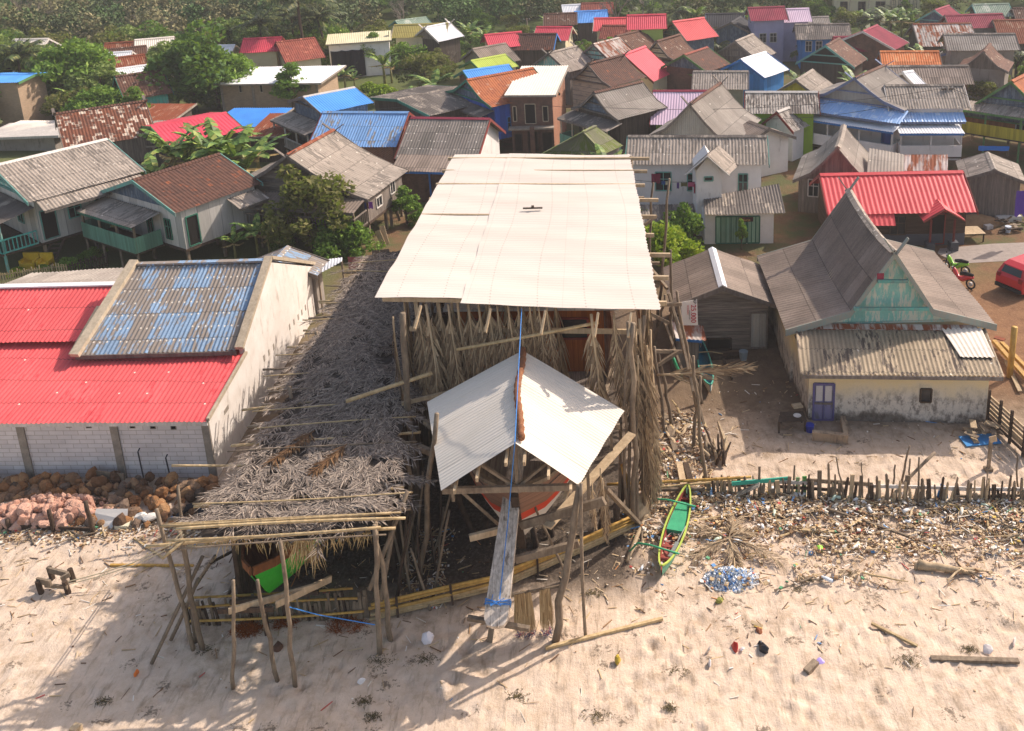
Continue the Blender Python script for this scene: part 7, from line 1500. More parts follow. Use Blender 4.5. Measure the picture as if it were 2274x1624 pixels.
PL = [('big', ('a1', 700, 1000), ('a1', 640, 305), 'tall leafy tree behind the tile roofed house, left of the mossy brown roof', 1.0), ('big2', ('a1', 1750, 1000), ('a1', 1650, 240), 'broadest dark leafy tree left of the brick hall', 1.1), ('big', ('a1', 1950, 960), ('a1', 1980, 420), 'rounded tree touching the left end of the brick hall', 1.2), ('big', ('a1', 930, 980), ('a1', 900, 580), 'lower bushy tree at the right foot of the tall leafy tree', 1.3), ('airy', ('a1', 150, 960), ('a1', 130, 210), 'loose pale tree by the blue roof at the far left', 1.2), ('airy', ('a1', 380, 900), ('a1', 330, 280), 'thin leafed tree between blue roof and tall tree', 1.2),
 ('palm', ('a1', 235, 1020), ('a1', 100, 400), 'leaning coconut palm by the lane at the far left', 1), ('slim', ('a1', 55, 1010), ('a1', 45, 780), 'small tree before the left brick wall', 1.4), ('slim', ('a1', 150, 1000), ('a1', 140, 850), 'smallest of the saplings at the left brick wall', 1.6), ('slim', ('a1', 270, 990), ('a1', 265, 850), 'clipped round sapling at the right of the left brick wall', 1.8),
 ('bush', ('a1', 1330, 960), ('a1', 1330, 720), 'shrub under the broad dark tree', 1.4), ('airy', ('a1', 2080, 560), ('a1', 2000, 110), 'tall pale tree behind the zinc roofed house', 1.2), ('olive', ('a1', 2200, 680), ('a1', 2190, 370), 'dull green tree above the left part of the brick hall', 1.3), ('airy', ('a1', 60, 620), ('a1', 40, 200), 'pale tree beyond the white domed house', 1.5), ('big2', ('a1', 480, 480), ('a1', 200, 260), 'dark tree behind the white domed house', 1.5),
 ('slim', ('a2', 390, 1010), ('a2', 360, 545), 'yellowish small tree standing before the brick hall', 1.35), ('palm', ('a2', 125, 640), ('a2', 60, 110), 'coconut palm nearest the red tiled house', 1.0), ('palm2', ('a2', 410, 560), ('a2', 360, 40), 'coconut palm with crown above the twin dormers', 1.0), ('palm', ('a2', 700, 600), ('a2', 650, 60), 'largest coconut palm left of the curtained building', 1.05), ('palm2', ('a2', 530, 660), ('a2', 500, -190), 'tallest coconut palm running out of the top of the view', .8), ('lowpalm', ('a2', 860, 350), ('a2', 850, 170), 'low palm behind the curtained building', 1.2), ('palm', ('a2', 300, 500), ('a2', 290, 240), 'short coconut palm behind the tallest one', 1),
 ('ban', ('a2', 850, 800), ('a2', 850, 600), 'banana plant before the black curtain', 1), ('ban2', ('a2', 930, 780), ('a2', 950, 660), 'smaller banana plant right of the curtain one', 1.1), ('ban2', ('a2', 1200, 760), ('a2', 1200, 480), 'ragged banana plant at the corner of the curtained building', 1.0), ('ban', ('a2', 1260, 740), ('a2', 1290, 530), 'second banana plant by the curtained building corner', 1), ('ban', ('a2', 480, 640), ('a2', 440, 470), 'banana plant among the coconut trunks', 1.1), ('ban2', ('a2', 620, 650), ('a2', 620, 470), 'banana plant left of the curtained building', 1.2), ('ban', ('a2', 290, 600), ('a2', 300, 450), 'banana plant under the twin dormers', 1.3), ('ban2', ('a2', 180, 620), ('a2', 190, 480), 'banana plant right of the first coconut trunk', 1.2),
 ('ybush', ('a2', 1170, 930), ('a2', 1150, 740), 'yellow green bush right of the sky blue roof', 1.25), ('ybush', ('a2', 1050, 860), ('a2', 1040, 720), 'small yellow green bush beside the banana plants', 1.2), ('bush', ('a2', 1430, 620), ('a2', 1450, 370), 'dense shrub right of the curtained building', 1.3), ('olive', ('a2', 1560, 820), ('a2', 1560, 420), 'dull scrub tree in the middle of the thicket', 1.15), ('bare', ('a2', 1480, 1010), ('a2', 1500, 700), 'bare twiggy shrub before the green edged roof', 1.3), ('bare2', ('a2', 1800, 640), ('a2', 1840, 370), 'bare crowned tree left of the lime roof', 1.1), ('olive', ('a2', 1650, 640), ('a2', 1650, 420), 'olive scrub behind the bare shrub', 1.2), ('ban', ('a2', 1740, 720), ('a2', 1740, 590), 'banana plant in the thicket', 1.1), ('bush', ('a2', 1600, 480), ('a2', 1620, 330), 'shrub below the white roof with fretted gable', 1.6), ('bush', ('a2', 1950, 420), ('a2', 1900, 270), 'shrub right of the white roof with fretted gable', 1.8),
 ('olive', ('a2', 1120, 330), ('a2', 1120, 150), 'brownish leafless looking tree behind the curtained building', 1.5), ('umbrella', ('a2', 1800, 190), ('a2', 1750, -40), 'wide flat crowned tree beyond the olive roof', 1.1), ('umbrella', ('a2', 1150, 190), ('a2', 1150, -30), 'wide flat crowned tree behind the brownish tree', 1.1), ('umbrella', ('a2', 650, 260), ('a2', 650, 50), 'wide flat crowned tree behind the coconut palms', 1.2), ('big2', ('a2', 2050, 320), ('a2', 2050, 90), 'round tree right of the olive roof', 1.3), ('umbrella', ('a2', 100, 260), ('a2', 100, 40), 'wide flat crowned tree at left of the palm grove', 1.2), ('umbrella', ('a2', 2250, 150), ('a2', 2240, -80), 'wide flat crowned tree above the silver zinc roof', 1.2),
 ('olive', ('a3', 100, 260), ('a3', 120, 100), 'yellowish thin tree left of the crimson roof', 1.4), ('big', ('a3', 580, 250), ('a3', 600, 145), 'low leafy tree behind the crimson roof', 1.5), ('big2', ('a3', 990, 150), ('a3', 960, 10), 'dark tree right of the rust brown roof', 1.3), ('big', ('a3', 1280, 120), ('a3', 1280, 10), 'green tree behind the lime green house', 1.6), ('lowpalm', ('a3', 1090, 130), ('a3', 1090, 20), 'small palm left of the green tree', 1.2), ('umbrella', ('a3', 1620, 180), ('a3', 1600, -40), 'wide dark tree left of the black roof', 1.0),
 ('ban', ('a3', 200, 440), ('a3', 200, 320), 'banana plant at the left of the dark tiled clump', 1.2), ('ban2', ('a3', 330, 450), ('a3', 340, 290), 'banana plant before the long dark tile roof', 1.2), ('ban', ('a3', 440, 430), ('a3', 440, 290), 'ragged banana plant below the crimson roof', 1.2), ('ban2', ('a3', 560, 420), ('a3', 570, 280), 'banana plant by the blue gable edge', 1.3), ('ban', ('a3', 130, 590), ('a3', 140, 460), 'banana plant above the orange tile ridge', 1.2), ('ban2', ('a3', 370, 630), ('a3', 380, 470), 'big banana plant before the slim grey gable', 1.2), ('ban', ('a3', 520, 620), ('a3', 520, 480), 'banana plant above the pale new roof', 1.3), ('ban2', ('a3', 640, 620), ('a3', 640, 480), 'banana plant left of the tiered cream gable', 1.1), ('lowpalm', ('a3', 1230, 490), ('a3', 1230, 310), 'drooping palm between the brown roofs', 1), ('bush', ('a3', 700, 430), ('a3', 700, 340), 'bush by the aqua gable', 1.5),
 ('lowpalm', ('a3', 1600, 430), ('a3', 1600, 210), 'dry drooping palm behind the leaf green barge boards', 1.2), ('lowpalm', ('a3', 1690, 420), ('a3', 1700, 260), 'second dry palm right of the first', 1.2), ('lowpalm', ('a3', 1930, 330), ('a3', 1930, 170), 'palm before the dark small house', 1.2), ('lowpalm', ('a3', 2250, 380), ('a3', 2240, 110), 'drooping palm left of the bright blue house', 1.0), ('ybush', ('a3', 1810, 430), ('a3', 1810, 310), 'yellow green bush among the dry palms', 1.7), ('bush', ('a3', 1880, 460), ('a3', 1890, 380), 'bush beside the barred dark gable', 1.6), ('lowpalm', ('a4', 150, 460), ('a4', 150, 190), 'palm in front of the lilac wall', 1.0), ('lowpalm', ('a4', 400, 540), ('a4', 410, 370), 'small palm before the bright blue house', 1.0), ('ban', ('a4', 250, 480), ('a4', 240, 330), 'banana plant at the blue house corner', 1.1),
 ('ban', ('a4', 800, 290), ('a4', 800, 150), 'banana plant below the cream mansion at left', 1.2), ('ban2', ('a4', 900, 290), ('a4', 910, 140), 'banana plant below the mansion columns', 1.2), ('ban', ('a4', 1010, 300), ('a4', 1010, 120), 'banana plant under the mansion window', 1.2), ('ban2', ('a4', 1120, 330), ('a4', 1130, 110), 'banana plant right of the raw brick gable', 1.1), ('ban', ('a4', 1230, 340), ('a4', 1240, 100), 'tall banana plant left of the striped iron roof', 1.1), ('ban2', ('a4', 1340, 210), ('a4', 1350, 100), 'banana plant at the mansion corner', 1.3), ('ban', ('a4', 1880, 290), ('a4', 1890, 190), 'banana plant above the broad grey roof', 1.5), ('ban2', ('a4', 2010, 290), ('a4', 2010, 170), 'ragged banana plant right of the broad grey roof', 1.3), ('big2', ('a4', 560, 200), ('a4', 500, 0), 'leafy dark tree left of the mansion', 1.4), ('big', ('a4', 400, 150), ('a4', 360, 0), 'tree behind the green edged hut', 1.6), ('umbrella', ('a4', 1700, 60), ('a4', 1650, -60), 'wide tree right of the mansion', .9), ('bush', ('a4', 2230, 560), ('a4', 2230, 460), 'bush by the striped zinc sheets', 1.3),
 ('ban', ('b1', 1600, 690), ('b1', 1590, 80), 'withered banana plant with upright stalk before the crimson roof', .8), ('ban2', ('b1', 1720, 680), ('b1', 1730, 150), 'ragged banana plant left of the tall pair', .9), ('ban2', ('b1', 1900, 680), ('b1', 1900, 90), 'brown edged banana plant in front of the crimson roof', .85), ('ban', ('b1', 2010, 670), ('b1', 2020, 40), 'tallest banana plant over the brown tile roof', .95), ('ban', ('b1', 2130, 680), ('b1', 2140, 110), 'green banana plant right of the tallest one', 1.0), ('ban2', ('b1', 2230, 700), ('b1', 2230, 230), 'banana plant at the right end of the brown tile ridge', 1.1), ('ban', ('b1', 1420, 680), ('b1', 1410, 330), 'low banana plant behind the brown tile ridge', 1.3),
 ('olive', ('b2', 560, 1120), ('b2', 480, 330), 'half dead tree with brown pods before the grey plank house', 1.0), ('bush', ('b2', 820, 1150), ('b2', 820, 790), 'leafy shrub at the foot of the half dead tree', 1.0), ('bush', ('b2', 980, 1150), ('b2', 990, 920), 'lower leafy shrub right of the first', 1.2), ('olive', ('b2', 420, 1050), ('b2', 400, 560), 'brown leafed shrub left of the half dead tree', .9), ('ybush', ('b2', 640, 1060), ('b2', 600, 760), 'light green shrub inside the scrub', 1.0), ('ban', ('b2', 80, 1190), ('b2', 90, 860), 'banana plant left of the scrub', .9), ('ban2', ('b2', 180, 1190), ('b2', 200, 900), 'drooping banana plant beside the scrub', .9), ('ban', ('b1', 2100, 1230), ('b1', 2100, 960), 'banana plant by the grey box annex', .9), ('bush', ('b2', 300, 1150), ('b2', 290, 960), 'dark shrub between banana plants and scrub', 1.0),
 ('slim', ('b2', 1400, 880), ('b2', 1390, 540), 'broad leafed shrub against the brick annex', 1.3), ('bush', ('b2', 1520, 880), ('b2', 1530, 740), 'bush at the edge of the pale roof', 1.2), ('ybush', ('b3', 1400, 1240), ('b3', 1400, 800), 'bright yellow green bush beside the crooked poles', .95), ('bush', ('b3', 1530, 1060), ('b3', 1540, 690), 'darker climbing shrub by the white tower', .8), ('ybush', ('b3', 1230, 900), ('b3', 1230, 690), 'yellow green shrub at the roof edge', .9), ('ybush', ('b3', 1500, 1150), ('b3', 1500, 900), 'second yellow green bush before the white tower', .9), ('slim', ('b3', 2050, 1060), ('b3', 2050, 790), 'feathery young tree before the green shutters', .7),
 ('bush', ('b1', 830, 1190), ('b1', 830, 1085), 'clipped shrub beside the sea green balcony', 1.5), ('bush', ('b1', 610, 1300), ('b1', 610, 1190), 'rounded garden shrub by the bamboo fence', 1.8), ('ybush', ('b1', 150, 1330), ('b1', 150, 1270), 'flowering plants left of the yellow benches', 2), ('bush', ('b1', 400, 1320), ('b1', 400, 1240), 'spiky garden plants right of the yellow benches', 1.6), ('ybush', ('b1', 960, 1020), ('b1', 960, 970), 'light shrub under the stilt house eave', 1.6), ('bush', ('a1', 330, 1160), ('a1', 360, 1070), 'shrub at the tile roof gable', 1.4)]
CATS = {'ban': 'banana plant', 'ban2': 'banana plant', 'palm': 'palm tree', 'palm2': 'palm tree', 'lowpalm': 'palm tree', 'bush': 'bush', 'ybush': 'bush'}
for k, b, t, lb, wd in PL: plant(k, b, t, lb, CATS.get(k, 'tree'), None, wd)
FREE = 0
EX = [(715, 70, 915, 195), (468, 155, 750, 262), (870, 40, 1010, 85), (610, 215, 800, 300), (470, 240, 620, 300), (0, 160, 100, 240), (1020, 140, 1200, 260), (1130, 160, 1310, 300), (1380, 30, 1480, 85), (1840, 0, 2060, 55), (1750, 50, 1860, 115)]
def proj(p):
    q = p-V((0, 0, CAM_H)); z = q.dot(FW); return PU+F_PX*q.dot(XC)/z, PV-F_PX*q.dot(YC)/z
def clear(x, y, h, w):
    u, v1 = proj(V((x, y, 0))); v0 = proj(V((x, y, h)))[1]; r = w*2100/y
    return not any(u+r > a and u-r < c and v1 > b and v0 < d and y < 112 for a, b, c, d in EX)
def free(x, y, d):
    return all((x-c.x)**2+(y-c.y)**2 > (r+d)**2 for c, r in HB)
for k in range(400):
    x, y = U(-75, -24), U(84, 122)
    if FREE >= 62: break
    if (y < 96 and x > -42) or not free(x, y, 1.2) or not clear(x, y, 5.5, 2): continue
    key = rnd.choice(('big', 'big2', 'airy', 'olive', 'airy', 'slim', 'bush', 'lowpalm', 'ban2')); o = copy_tree(PROTO[key][0]); h = {'bush': 2.6, 'lowpalm': 4.0, 'ban2': 3.4, 'slim': 5}.get(key, U(4.2, 6.5)); s_ = h/PROTO[key][1]; o.location = (x, y, 0); o.scale = (s_*1.15, s_*1.15, s_); o.rotation_euler = (0, 0, U(0, 6)); FREE += 1
    nm = {'ban2': 'banana plant', 'lowpalm': 'low palm', 'bush': 'bush', 'airy': 'thin crowned tree', 'olive': 'dull green tree', 'slim': 'slim tree'}.get(key, 'leafy tree')
    tag(o, nm+' growing in the grove between the left village and the slope', CATS.get(key, 'tree'), nm+'s in the left grove')
FREE = 0
for k in range(900):
    x, y = U(-34, 52), U(60, 135)
    if FREE >= 95: break
    if abs(x) > y*.52+4 or not free(x, y, .35) or (y < 70 and 2 < x < 32) or not clear(x, y, 2.8, 1): continue
    key = rnd.choice(('bush', 'olive', 'ban', 'ban2', 'ybush', 'slim', 'lowpalm', 'bush')); h = {'bush': 1.7, 'ybush': 1.6, 'ban': 2.9, 'ban2': 2.9, 'lowpalm': 3.4}.get(key, 3.2)*U(.8, 1.25); o = copy_tree(PROTO[key][0]); s_ = h/PROTO[key][1]; o.location = (x, y, 0); o.scale = (s_*1.2, s_*1.2, s_); o.rotation_euler = (0, 0, U(0, 6)); FREE += 1
    nm = {'ban': 'banana plant', 'ban2': 'banana plant', 'lowpalm': 'low palm', 'bush': 'bush', 'ybush': 'yellow green bush', 'olive': 'dull green small tree', 'slim': 'slim small tree'}[key]
    tag(o, nm+' filling a gap between the village houses', CATS.get(key, 'tree'), nm+'s between the houses')
# brown pods on the half dead tree
# forest on the slope behind the village
def forest():
    vs = []; n = 0; rr = np.random.RandomState(3); cl = []
    for k in range(1500):
        x = rr.uniform(-150, 125); y = rr.uniform(122, 260)
        lim = 122 if x < -32 else 138
        if y < lim or not free(x, y, 3): continue
        H = rr.uniform(5, 10); R = rr.uniform(2.2, 4.2); z = gz(x, y); near = y < 185
        nb = 14 if near else 9; nl = 680 if near else 330
        p, _ = crown_points(H, R, H*.45, nb, nl, rr, .7, .42); v = leaf_quads(p, 0, .27 if near else .44, rr, .2); v += np.array([x, y, z]); cl.append((v, int(rr.randint(3))))
    for q, (nm, mt) in enumerate((('forest', 'ff0'), ('forest', 'ff1'), ('forest', 'ff2'))):
        v = np.concatenate([a for a, b in cl if b == q]); o = mesh_obj(nm, v, quad_faces(len(v)//4), M[mt]); stuff(o, ('dark green part of the wooded slope behind the village', 'olive part of the wooded slope behind the village', 'grey green part of the wooded slope behind the village')[q], 'forest')
M['ff0'] = isl_mat('forest_dark', [(0, '#3a5030'), (.5, '#567042'), (1, '#748e54')], .8, .1, nz=.68, thr=.13); M['ff1'] = isl_mat('forest_olive', [(0, '#5f6544'), (.5, '#837f5a'), (1, '#a29674')], .8, .1, nz=.68, thr=.13); M['ff2'] = isl_mat('forest_grey', [(0, '#475638'), (.5, '#606e4a'), (1, '#7a825a')], .8, .1, nz=.68, thr=.13)
forest()
for k in range(26):
    x, y = U(-95, 10), U(128, 185); o = PROTO['bare' if k % 2 else 'bare2'][0].copy(); COL.objects.link(o); o.location = (x, y, gz(x, y)); s_ = U(.9, 1.5); o.scale = (s_*.9, s_*.9, s_); o.rotation_euler = (0, 0, U(0, 6)); tag(o, 'pale leafless tree standing out of the wooded slope', 'tree', 'pale leafless trees on the slope')
fb = [(('a1', 330, 260), ('a1', 350, -20)), (('a1', 620, 200), ('a1', 620, -20)), (('a1', 1170, 330), ('a1', 1130, 60)), (('a1', 1220, 330), ('a1', 1240, 90)), (('a1', 1300, 300), ('a1', 1300, 100)), (('a1', 1720, 270), ('a1', 1700, 20)), (('a1', 1560, 200), ('a1', 1560, 10)), (('a1', 1930, 190), ('a1', 1940, -20)), (('a2', 330, 110), ('a2', 330, -60)), (('a1', 1420, 230), ('a1', 1400, 40)), (('a1', 840, 240), ('a1', 850, 60))]
for k, (b, t) in enumerate(fb): plant('bare' if k % 2 else 'bare2', b, t, 'pale leafless tree standing out of the wooded slope', 'tree', 'pale leafless trees on the slope', .9)
for k, (b, t) in enumerate([(('a1', 90, 300), ('a1', 90, 20)), (('a1', 1390, 350), ('a1', 1390, 110)), (('a1', 1080, 350), ('a1', 1080, 200)), (('a1', 1570, 300), ('a1', 1570, 130)), (('a1', 2260, 350), ('a1', 2250, 100))]): plant('palm', b, t, 'coconut palm standing among the trees of the wooded slope', 'palm tree', 'palms on the wooded slope', 1.1)
# ---------------------------------------------------------------- vehicles
def paint(n, c, r=.25): return flat_mat(n, c, r, .03, .5)
def car(label, x0, y0, rz, body='#b3202a'):
    """rear axle side; car points along local +x"""
    root = thing('parked_car', label, 'car', (x0, y0, 0)); R = Matrix.Rotation(rz, 3, 'Z'); o = V((x0, y0, 0)); L_ = lambda x, y, z: o+R @ V((x, y, z))
    pr = [(-.72, .28), (-.82, .55), (-.8, .95), (-.68, 1.1), (-.5, 1.55), (-.1, 1.7), (1.2, 1.72), (1.9, 1.62), (2.55, 1.1), (3.25, .98), (3.45, .75), (3.45, .32)]
    m = MB(); n = len(pr); ys = (-.84, -.8, .8, .84); wz = lambda z: .84 if z < 1.1 else .84-.22*(z-1.1)/.6
    ring = lambda sg: [L_(x, sg*wz(z), z) for x, z in pr]
    a, b = ring(-1), ring(1); m.poly(a); m.poly(b[::-1])
    for i in range(n): m.poly((a[i], b[i], b[(i+1) % n], a[(i+1) % n]))
    bd = m.build('body', paint('red_car_paint', body), root)
    for sg in (-1, 1):
        for q in ([(-.45, 1.12), (-.32, 1.5), (.35, 1.58), (.35, 1.12)], [(.42, 1.12), (.42, 1.58), (1.2, 1.6), (1.2, 1.12)], [(1.27, 1.12), (1.27, 1.6), (1.85, 1.55), (2.4, 1.12)]):
            m = MB(); m.poly([L_(x, sg*(wz(z)+.006), z) for x, z in q]); m.build('window', M['glass'], root)
        for xx in (.0, 2.7):
            m = MB(); m.tube([L_(xx, sg*.66, .33), L_(xx, sg*.865, .33)], .33, 20); w = m.build('wheel', M['tyre_'], root)
            m = MB(); m.tube([L_(xx, sg*.86, .33), L_(xx, sg*.872, .33)], .21, 14); m.build('rim', M['rim_'], w)
            for k in range(5):
                a_ = k*1.2566; m = MB(); m.bar(L_(xx, sg*.876, .33), L_(xx+.2*math.cos(a_), sg*.876, .33+.2*math.sin(a_)), .012, .05, R @ V((0, 1, 0))); m.build('spoke', M['tyre_'], w)
        m = MB(); m.box(L_(-.79, sg*.68, .98), (.06, .22, .24), (R @ V((1, 0, 0)), R @ V((0, 1, 0)), V((0, 0, 1)))); m.build('tail_light', paint('tail_lamp', '#7a1018', .2), root)
        m = MB(); m.box(L_(3.4, sg*.6, .75), (.1, .3, .14), (R @ V((1, 0, 0)), R @ V((0, 1, 0)), V((0, 0, 1)))); m.build('headlight', paint('lamp_glass', '#dfe3e6', .15), root)
    m = MB(); m.poly([L_(x, y, z) for x, y, z in ((-.69, -.62, 1.14), (-.52, -.55, 1.5), (-.52, .55, 1.5), (-.69, .62, 1.14))]); m.build('rear_window', M['glass'], root)
    m = MB(); m.bar(L_(-.86, -.8, .4), L_(-.86, .8, .4), .1, .2); m.build('bumper', M['tyre_'], root)
    return root
M['tyre_'] = flat_mat('tyre_rubber', '#1b1b1e', .8, .1); M['rim_'] = flat_mat('silver_rim', '#a5a7aa', .35, .05)
p = P(('c4', 2200, 400)); car('red car parked on the brown earth at the right edge', p.x+.45, p.y+.75, .5)
def bike(label, uv, rz, col):
    p = P(uv); root = thing('motorbike', label, 'motorbike', p); R = Matrix.Rotation(rz, 3, 'Z'); q = lambda x, y, z: p+R @ V((x, y, z))
    for x in (-.6, .62):
        m = MB(); m.tube([q(x+.25*math.cos(a), 0, .28+.25*math.sin(a)) for a in np.linspace(0, 6.283, 17)], .05, 6, False); w = m.build('wheel', M['tyre_'], root); m = MB(); m.tube([q(x, -.05, .28), q(x, .05, .28)], .12, 8); m.build('hub', M['rim_'], w)
    c = paint('bike_paint_'+col.strip('#'), col, .3)
    m = MB(); m.tube([q(-.75, 0, .72), q(-.4, 0, .62), q(-.1, 0, .42), q(.2, 0, .42), q(.42, 0, .75), q(.5, 0, .95)], [.06, .15, .16, .14, .13, .05], 8); m.build('fairing', c, root, smooth=True)
    m = MB(); m.tube([q(-.72, 0, .84), q(-.3, 0, .8), q(.05, 0, .72)], [.08, .12, .09], 8); m.build('seat', M['tyre_'], root, smooth=True)
    m = MB(); m.tube([q(.42, -.32, 1.02), q(.48, 0, .98), q(.42, .32, 1.02)], .022, 6); m.tube([q(.5, 0, .95), q(.62, 0, .3)], .04, 6); m.build('handlebar', M['tyre_'], root)
    for s_ in (-1, 1): m = MB(); m.tube([q(.42, s_*.25, 1.02), q(.45, s_*.3, 1.2)], .01, 4); m.box(q(.45, s_*.32, 1.24), (.03, .1, .07)); m.build('mirror', M['tyre_'], root)
    m = MB(); m.box(q(.56, 0, .88), (.08, .16, .14)); m.build('headlight', M['rim_'], root)
bike('lime green motorbike parked behind the teal gabled house', ('c4', 1690, 190), 2.3, '#7fc02a'); bike('red motorbike just below the lime green one', ('c4', 1735, 300), 2.2, '#c03038')
# ---------------------------------------------------------------- yard things
def boxthing(name, label, cat, uv, size, mat, z=0, rz=0, grp=None):
    p = P(uv) if isinstance(uv[0], str) else V(uv); m = MB(); R = Matrix.Rotation(rz, 3, 'Z'); m.box(p+V((0, 0, z+size[2]/2)), size, tuple(R @ v for v in (V((1, 0, 0)), V((0, 1, 0)), V((0, 0, 1))))); o = m.build(name, M[mat] if isinstance(mat, str) else mat, origin=p); return tag(o, label, cat, grp)
def table(label, cs, h, mat, legs=True, name='table'):
    q = [P(c, h) for c in cs]; root = thing(name, label, 'table', P(cs[0])); n = 7
    for k in range(n):
        a0, a1 = q[0].lerp(q[1], (k+.06)/n), q[0].lerp(q[1], (k+.94)/n); b0, b1 = q[3].lerp(q[2], (k+.06)/n), q[3].lerp(q[2], (k+.94)/n); m = MB(); m.extrude([a0, a1, b1, b0], (0, 0, .03)); m.build('top_board', M[mat], root)
    for c in q:
        m = MB(); i_ = c.lerp((q[0]+q[2])/2, .1); m.bar((i_.x, i_.y, 0), i_, .07, .07, (0, 1, 0)); m.build('leg', M['woodd'], root)
    return root
table('low dark bench table with a white plate beside the violet door', [('d4', 185, 90), ('d4', 205, 0), ('d4', 400, -5), ('d4', 432, 75)], .5, 'woodd')
m = MB(); p = P(('d4', 350, 30), .55); m.tube([p, p+V((0, 0, .03))], [.12, .17], 16); tag(m.build('plate', M['twhite'], origin=p), 'white plate on the low dark bench table', 'plate')
boxthing('book', 'pale box lid left on the corner of the low dark table', 'lid', P(('c4', 350, 1330), .56), (.42, .3, .08), 'woodl', 0, .2)
p = P(('d4', 455, 160)); m = MB(); m.tube([p, p+V((0, 0, .32))], [.15, .19], 14); tag(m.build('bucket', paint('navy_plastic', '#20349a', .4), origin=p), 'dark blue bucket between the table and the low wall', 'bucket')
lw_ = MB(); a, b, c = P(('d4', 475, 230)), P(('d4', 780, 260)), P(('d4', 735, 95)); lw_.bar(a+V((0, 0, .2)), b+V((0, 0, .2)), .2, .4); lw_.bar(b+V((-.08, .1, .19)), c+V((0, 0, .19)), .2, .38); tag(lw_.build('low_wall', plaster_mat('old_low_wall', '#b09a80', '#8f7c68', '#4f463d', .55, 2.), origin=a), 'low L shaped wall before the violet door', 'low wall')
for k in range(9):
    p = P(('d4', 1800+rnd.randrange(0, 240), 170+rnd.randrange(0, 70))); o = boxthing('board', 'short board in the heap by the right fence', 'board', p, (U(.14, .3), U(.5, .9), .04), rnd.choice(('woodl', 'wood', 'woodl')), .08+.05*k, U(-.5, .9), 'heap of short boards')
p = P(('d4', 1900, 240)); boxthing('tarp', 'blue tarp under the heap of short boards', 'tarp', p, (1.5, .7, .04), paint('blue_tarp', '#2f86c4', .5), .02, .1)
sg_ = thing('sign_post', 'small blank board nailed on a post before the board heap', 'sign', P(('d4', 1970, 490))); p = P(('d4', 1970, 490)); m = MB(); m.bar(p, p+V((0, 0, 1.35)), .11, .11, (0, 1, 0)); m.build('post', M['wood'], sg_); m = MB(); m.box(p+V((.04, -.08, 1.45)), (.28, .04, .26), (V((.97, 0, .25)), V((0, 1, 0)), V((-.25, 0, .97)))); m.build('board', M['woodl'], sg_); m = MB(); m.box(p+V((0, 0, .06)), (.3, .25, .12)); m.build('foot_block', M['wood'], sg_)
p = P(('c3', 2065, 930)); m = MB(); m.tube([p, p+V((0, 0, .45))], [.17, .22], 16); tag(m.build('bucket', flat_mat('grey_blue_plastic', '#7f9099', .5), origin=p), 'grey blue plastic tub before the plank shack', 'bucket')
boxthing('plank_stack', 'dark planks stacked at the front wall of the shack', 'plank stack', ('c3', 1920, 915), (1.5, .35, .18), 'woodd', 0, .05)
st_ = thing('stall', 'narrow wooden stall with a rusty tin roof by the scaffold', 'stall', P(('c3', 1590, 1010))); p = P(('c3', 1590, 1010)); y_ = p.y
m = MB(); m.extrude([PY(T('c3', 1510, 1010), y_), PY(T('c3', 1680, 1010), y_), PY(T('c3', 1690, 780), y_), PY(T('c3', 1505, 770), y_)], (0, .9, 0)); m.build('wall', M['pgrey'], st_)
m = MB(); slope(m, PY(T('c3', 1450, 602), y_+1.1), PY(T('c3', 1722, 645), y_+1.1), PY(T('c3', 1492, 752), y_-.2), PY(T('c3', 1750, 770), y_-.2), .2, .02, 3); m.build('roof', M['rust2'], st_, smooth=True)
m = MB(); m.bar(PY(T('c3', 1492, 762), y_-.2), PY(T('c3', 1715, 780), y_-.2), .05, .12); m.build('fascia', M['tblue'], st_)
bn2 = thing('price_banner', 'white vertical banner with a big red price at the left wall of the shack', 'banner', PY(T('c3', 1630, 640), 38.3)); q = [PY(T('c3', *u), 38.3) for u in ((1535, 445), (1672, 420), (1680, 640), (1545, 640))]
m = MB(); m.extrude(q, (0, .02, 0)); m.build('cloth', flat_mat('white_banner', '#ded8d2', .7, .05), bn2)
RD = Matrix.Rotation(math.pi/2, 3, 'Y') @ RX; ctr = PY(T('c3', 1640, 525), 38.27); W_ = flat_mat('red_print', '#b8283a', .6); DK = flat_mat('dark_print', '#3a3436', .6)
text('25.000', .33, W_, bn2, ctr+V((.0, 0, -.1)), RD); text('RP', .2, DK, bn2, ctr+V((.06, 0, .5)), RD); text('SETENGAH', .09, W_, bn2, ctr+V((-.24, 0, .1)), RD); text('SETENGAH LAGI', .06, DK, bn2, ctr+V((-.17, 0, -.15)), RD)
pg = MB(); pg.tube([PY(T('c3', 1460, 890), 37.0), PY(T('c3', 1490, 970), 36.8), P(('c3', 1545, 1085))], .07, 8); tag(pg.build('green_pipe', paint('green_plastic', '#3fa878', .5), origin=P(('c3', 1545, 1085)), smooth=True), 'thick green pipe leaning among the scaffold poles', 'pipe')
for k, (a, b, z0, z1, w_, mt, lb) in enumerate([(('c4', 2020, 775), ('c4', 2330, 1130), .35, .35, .2, 'bambooy', 'left one of the two yellow lumber beams by the right fence'), (('c4', 2085, 790), ('c4', 2330, 1040), .4, .4, .18, 'bambooy', 'right one of the two yellow lumber beams by the right fence'), (('c4', 2120, 940), ('c4', 2240, 1200), .12, .12, .18, 'woodl', 'pale plank slanting below the yellow beams'), (('c4', 2025, 740), ('c4', 2110, 765), .4, .4, .3, 'rust', 'short rusty brown board across the beam ends')]): plank(lb, a, b, z0, z1, w_, .16 if k < 2 else .05, mt, 'beam' if k < 2 else 'plank', 'lumber by the right fence' if k < 2 else None)
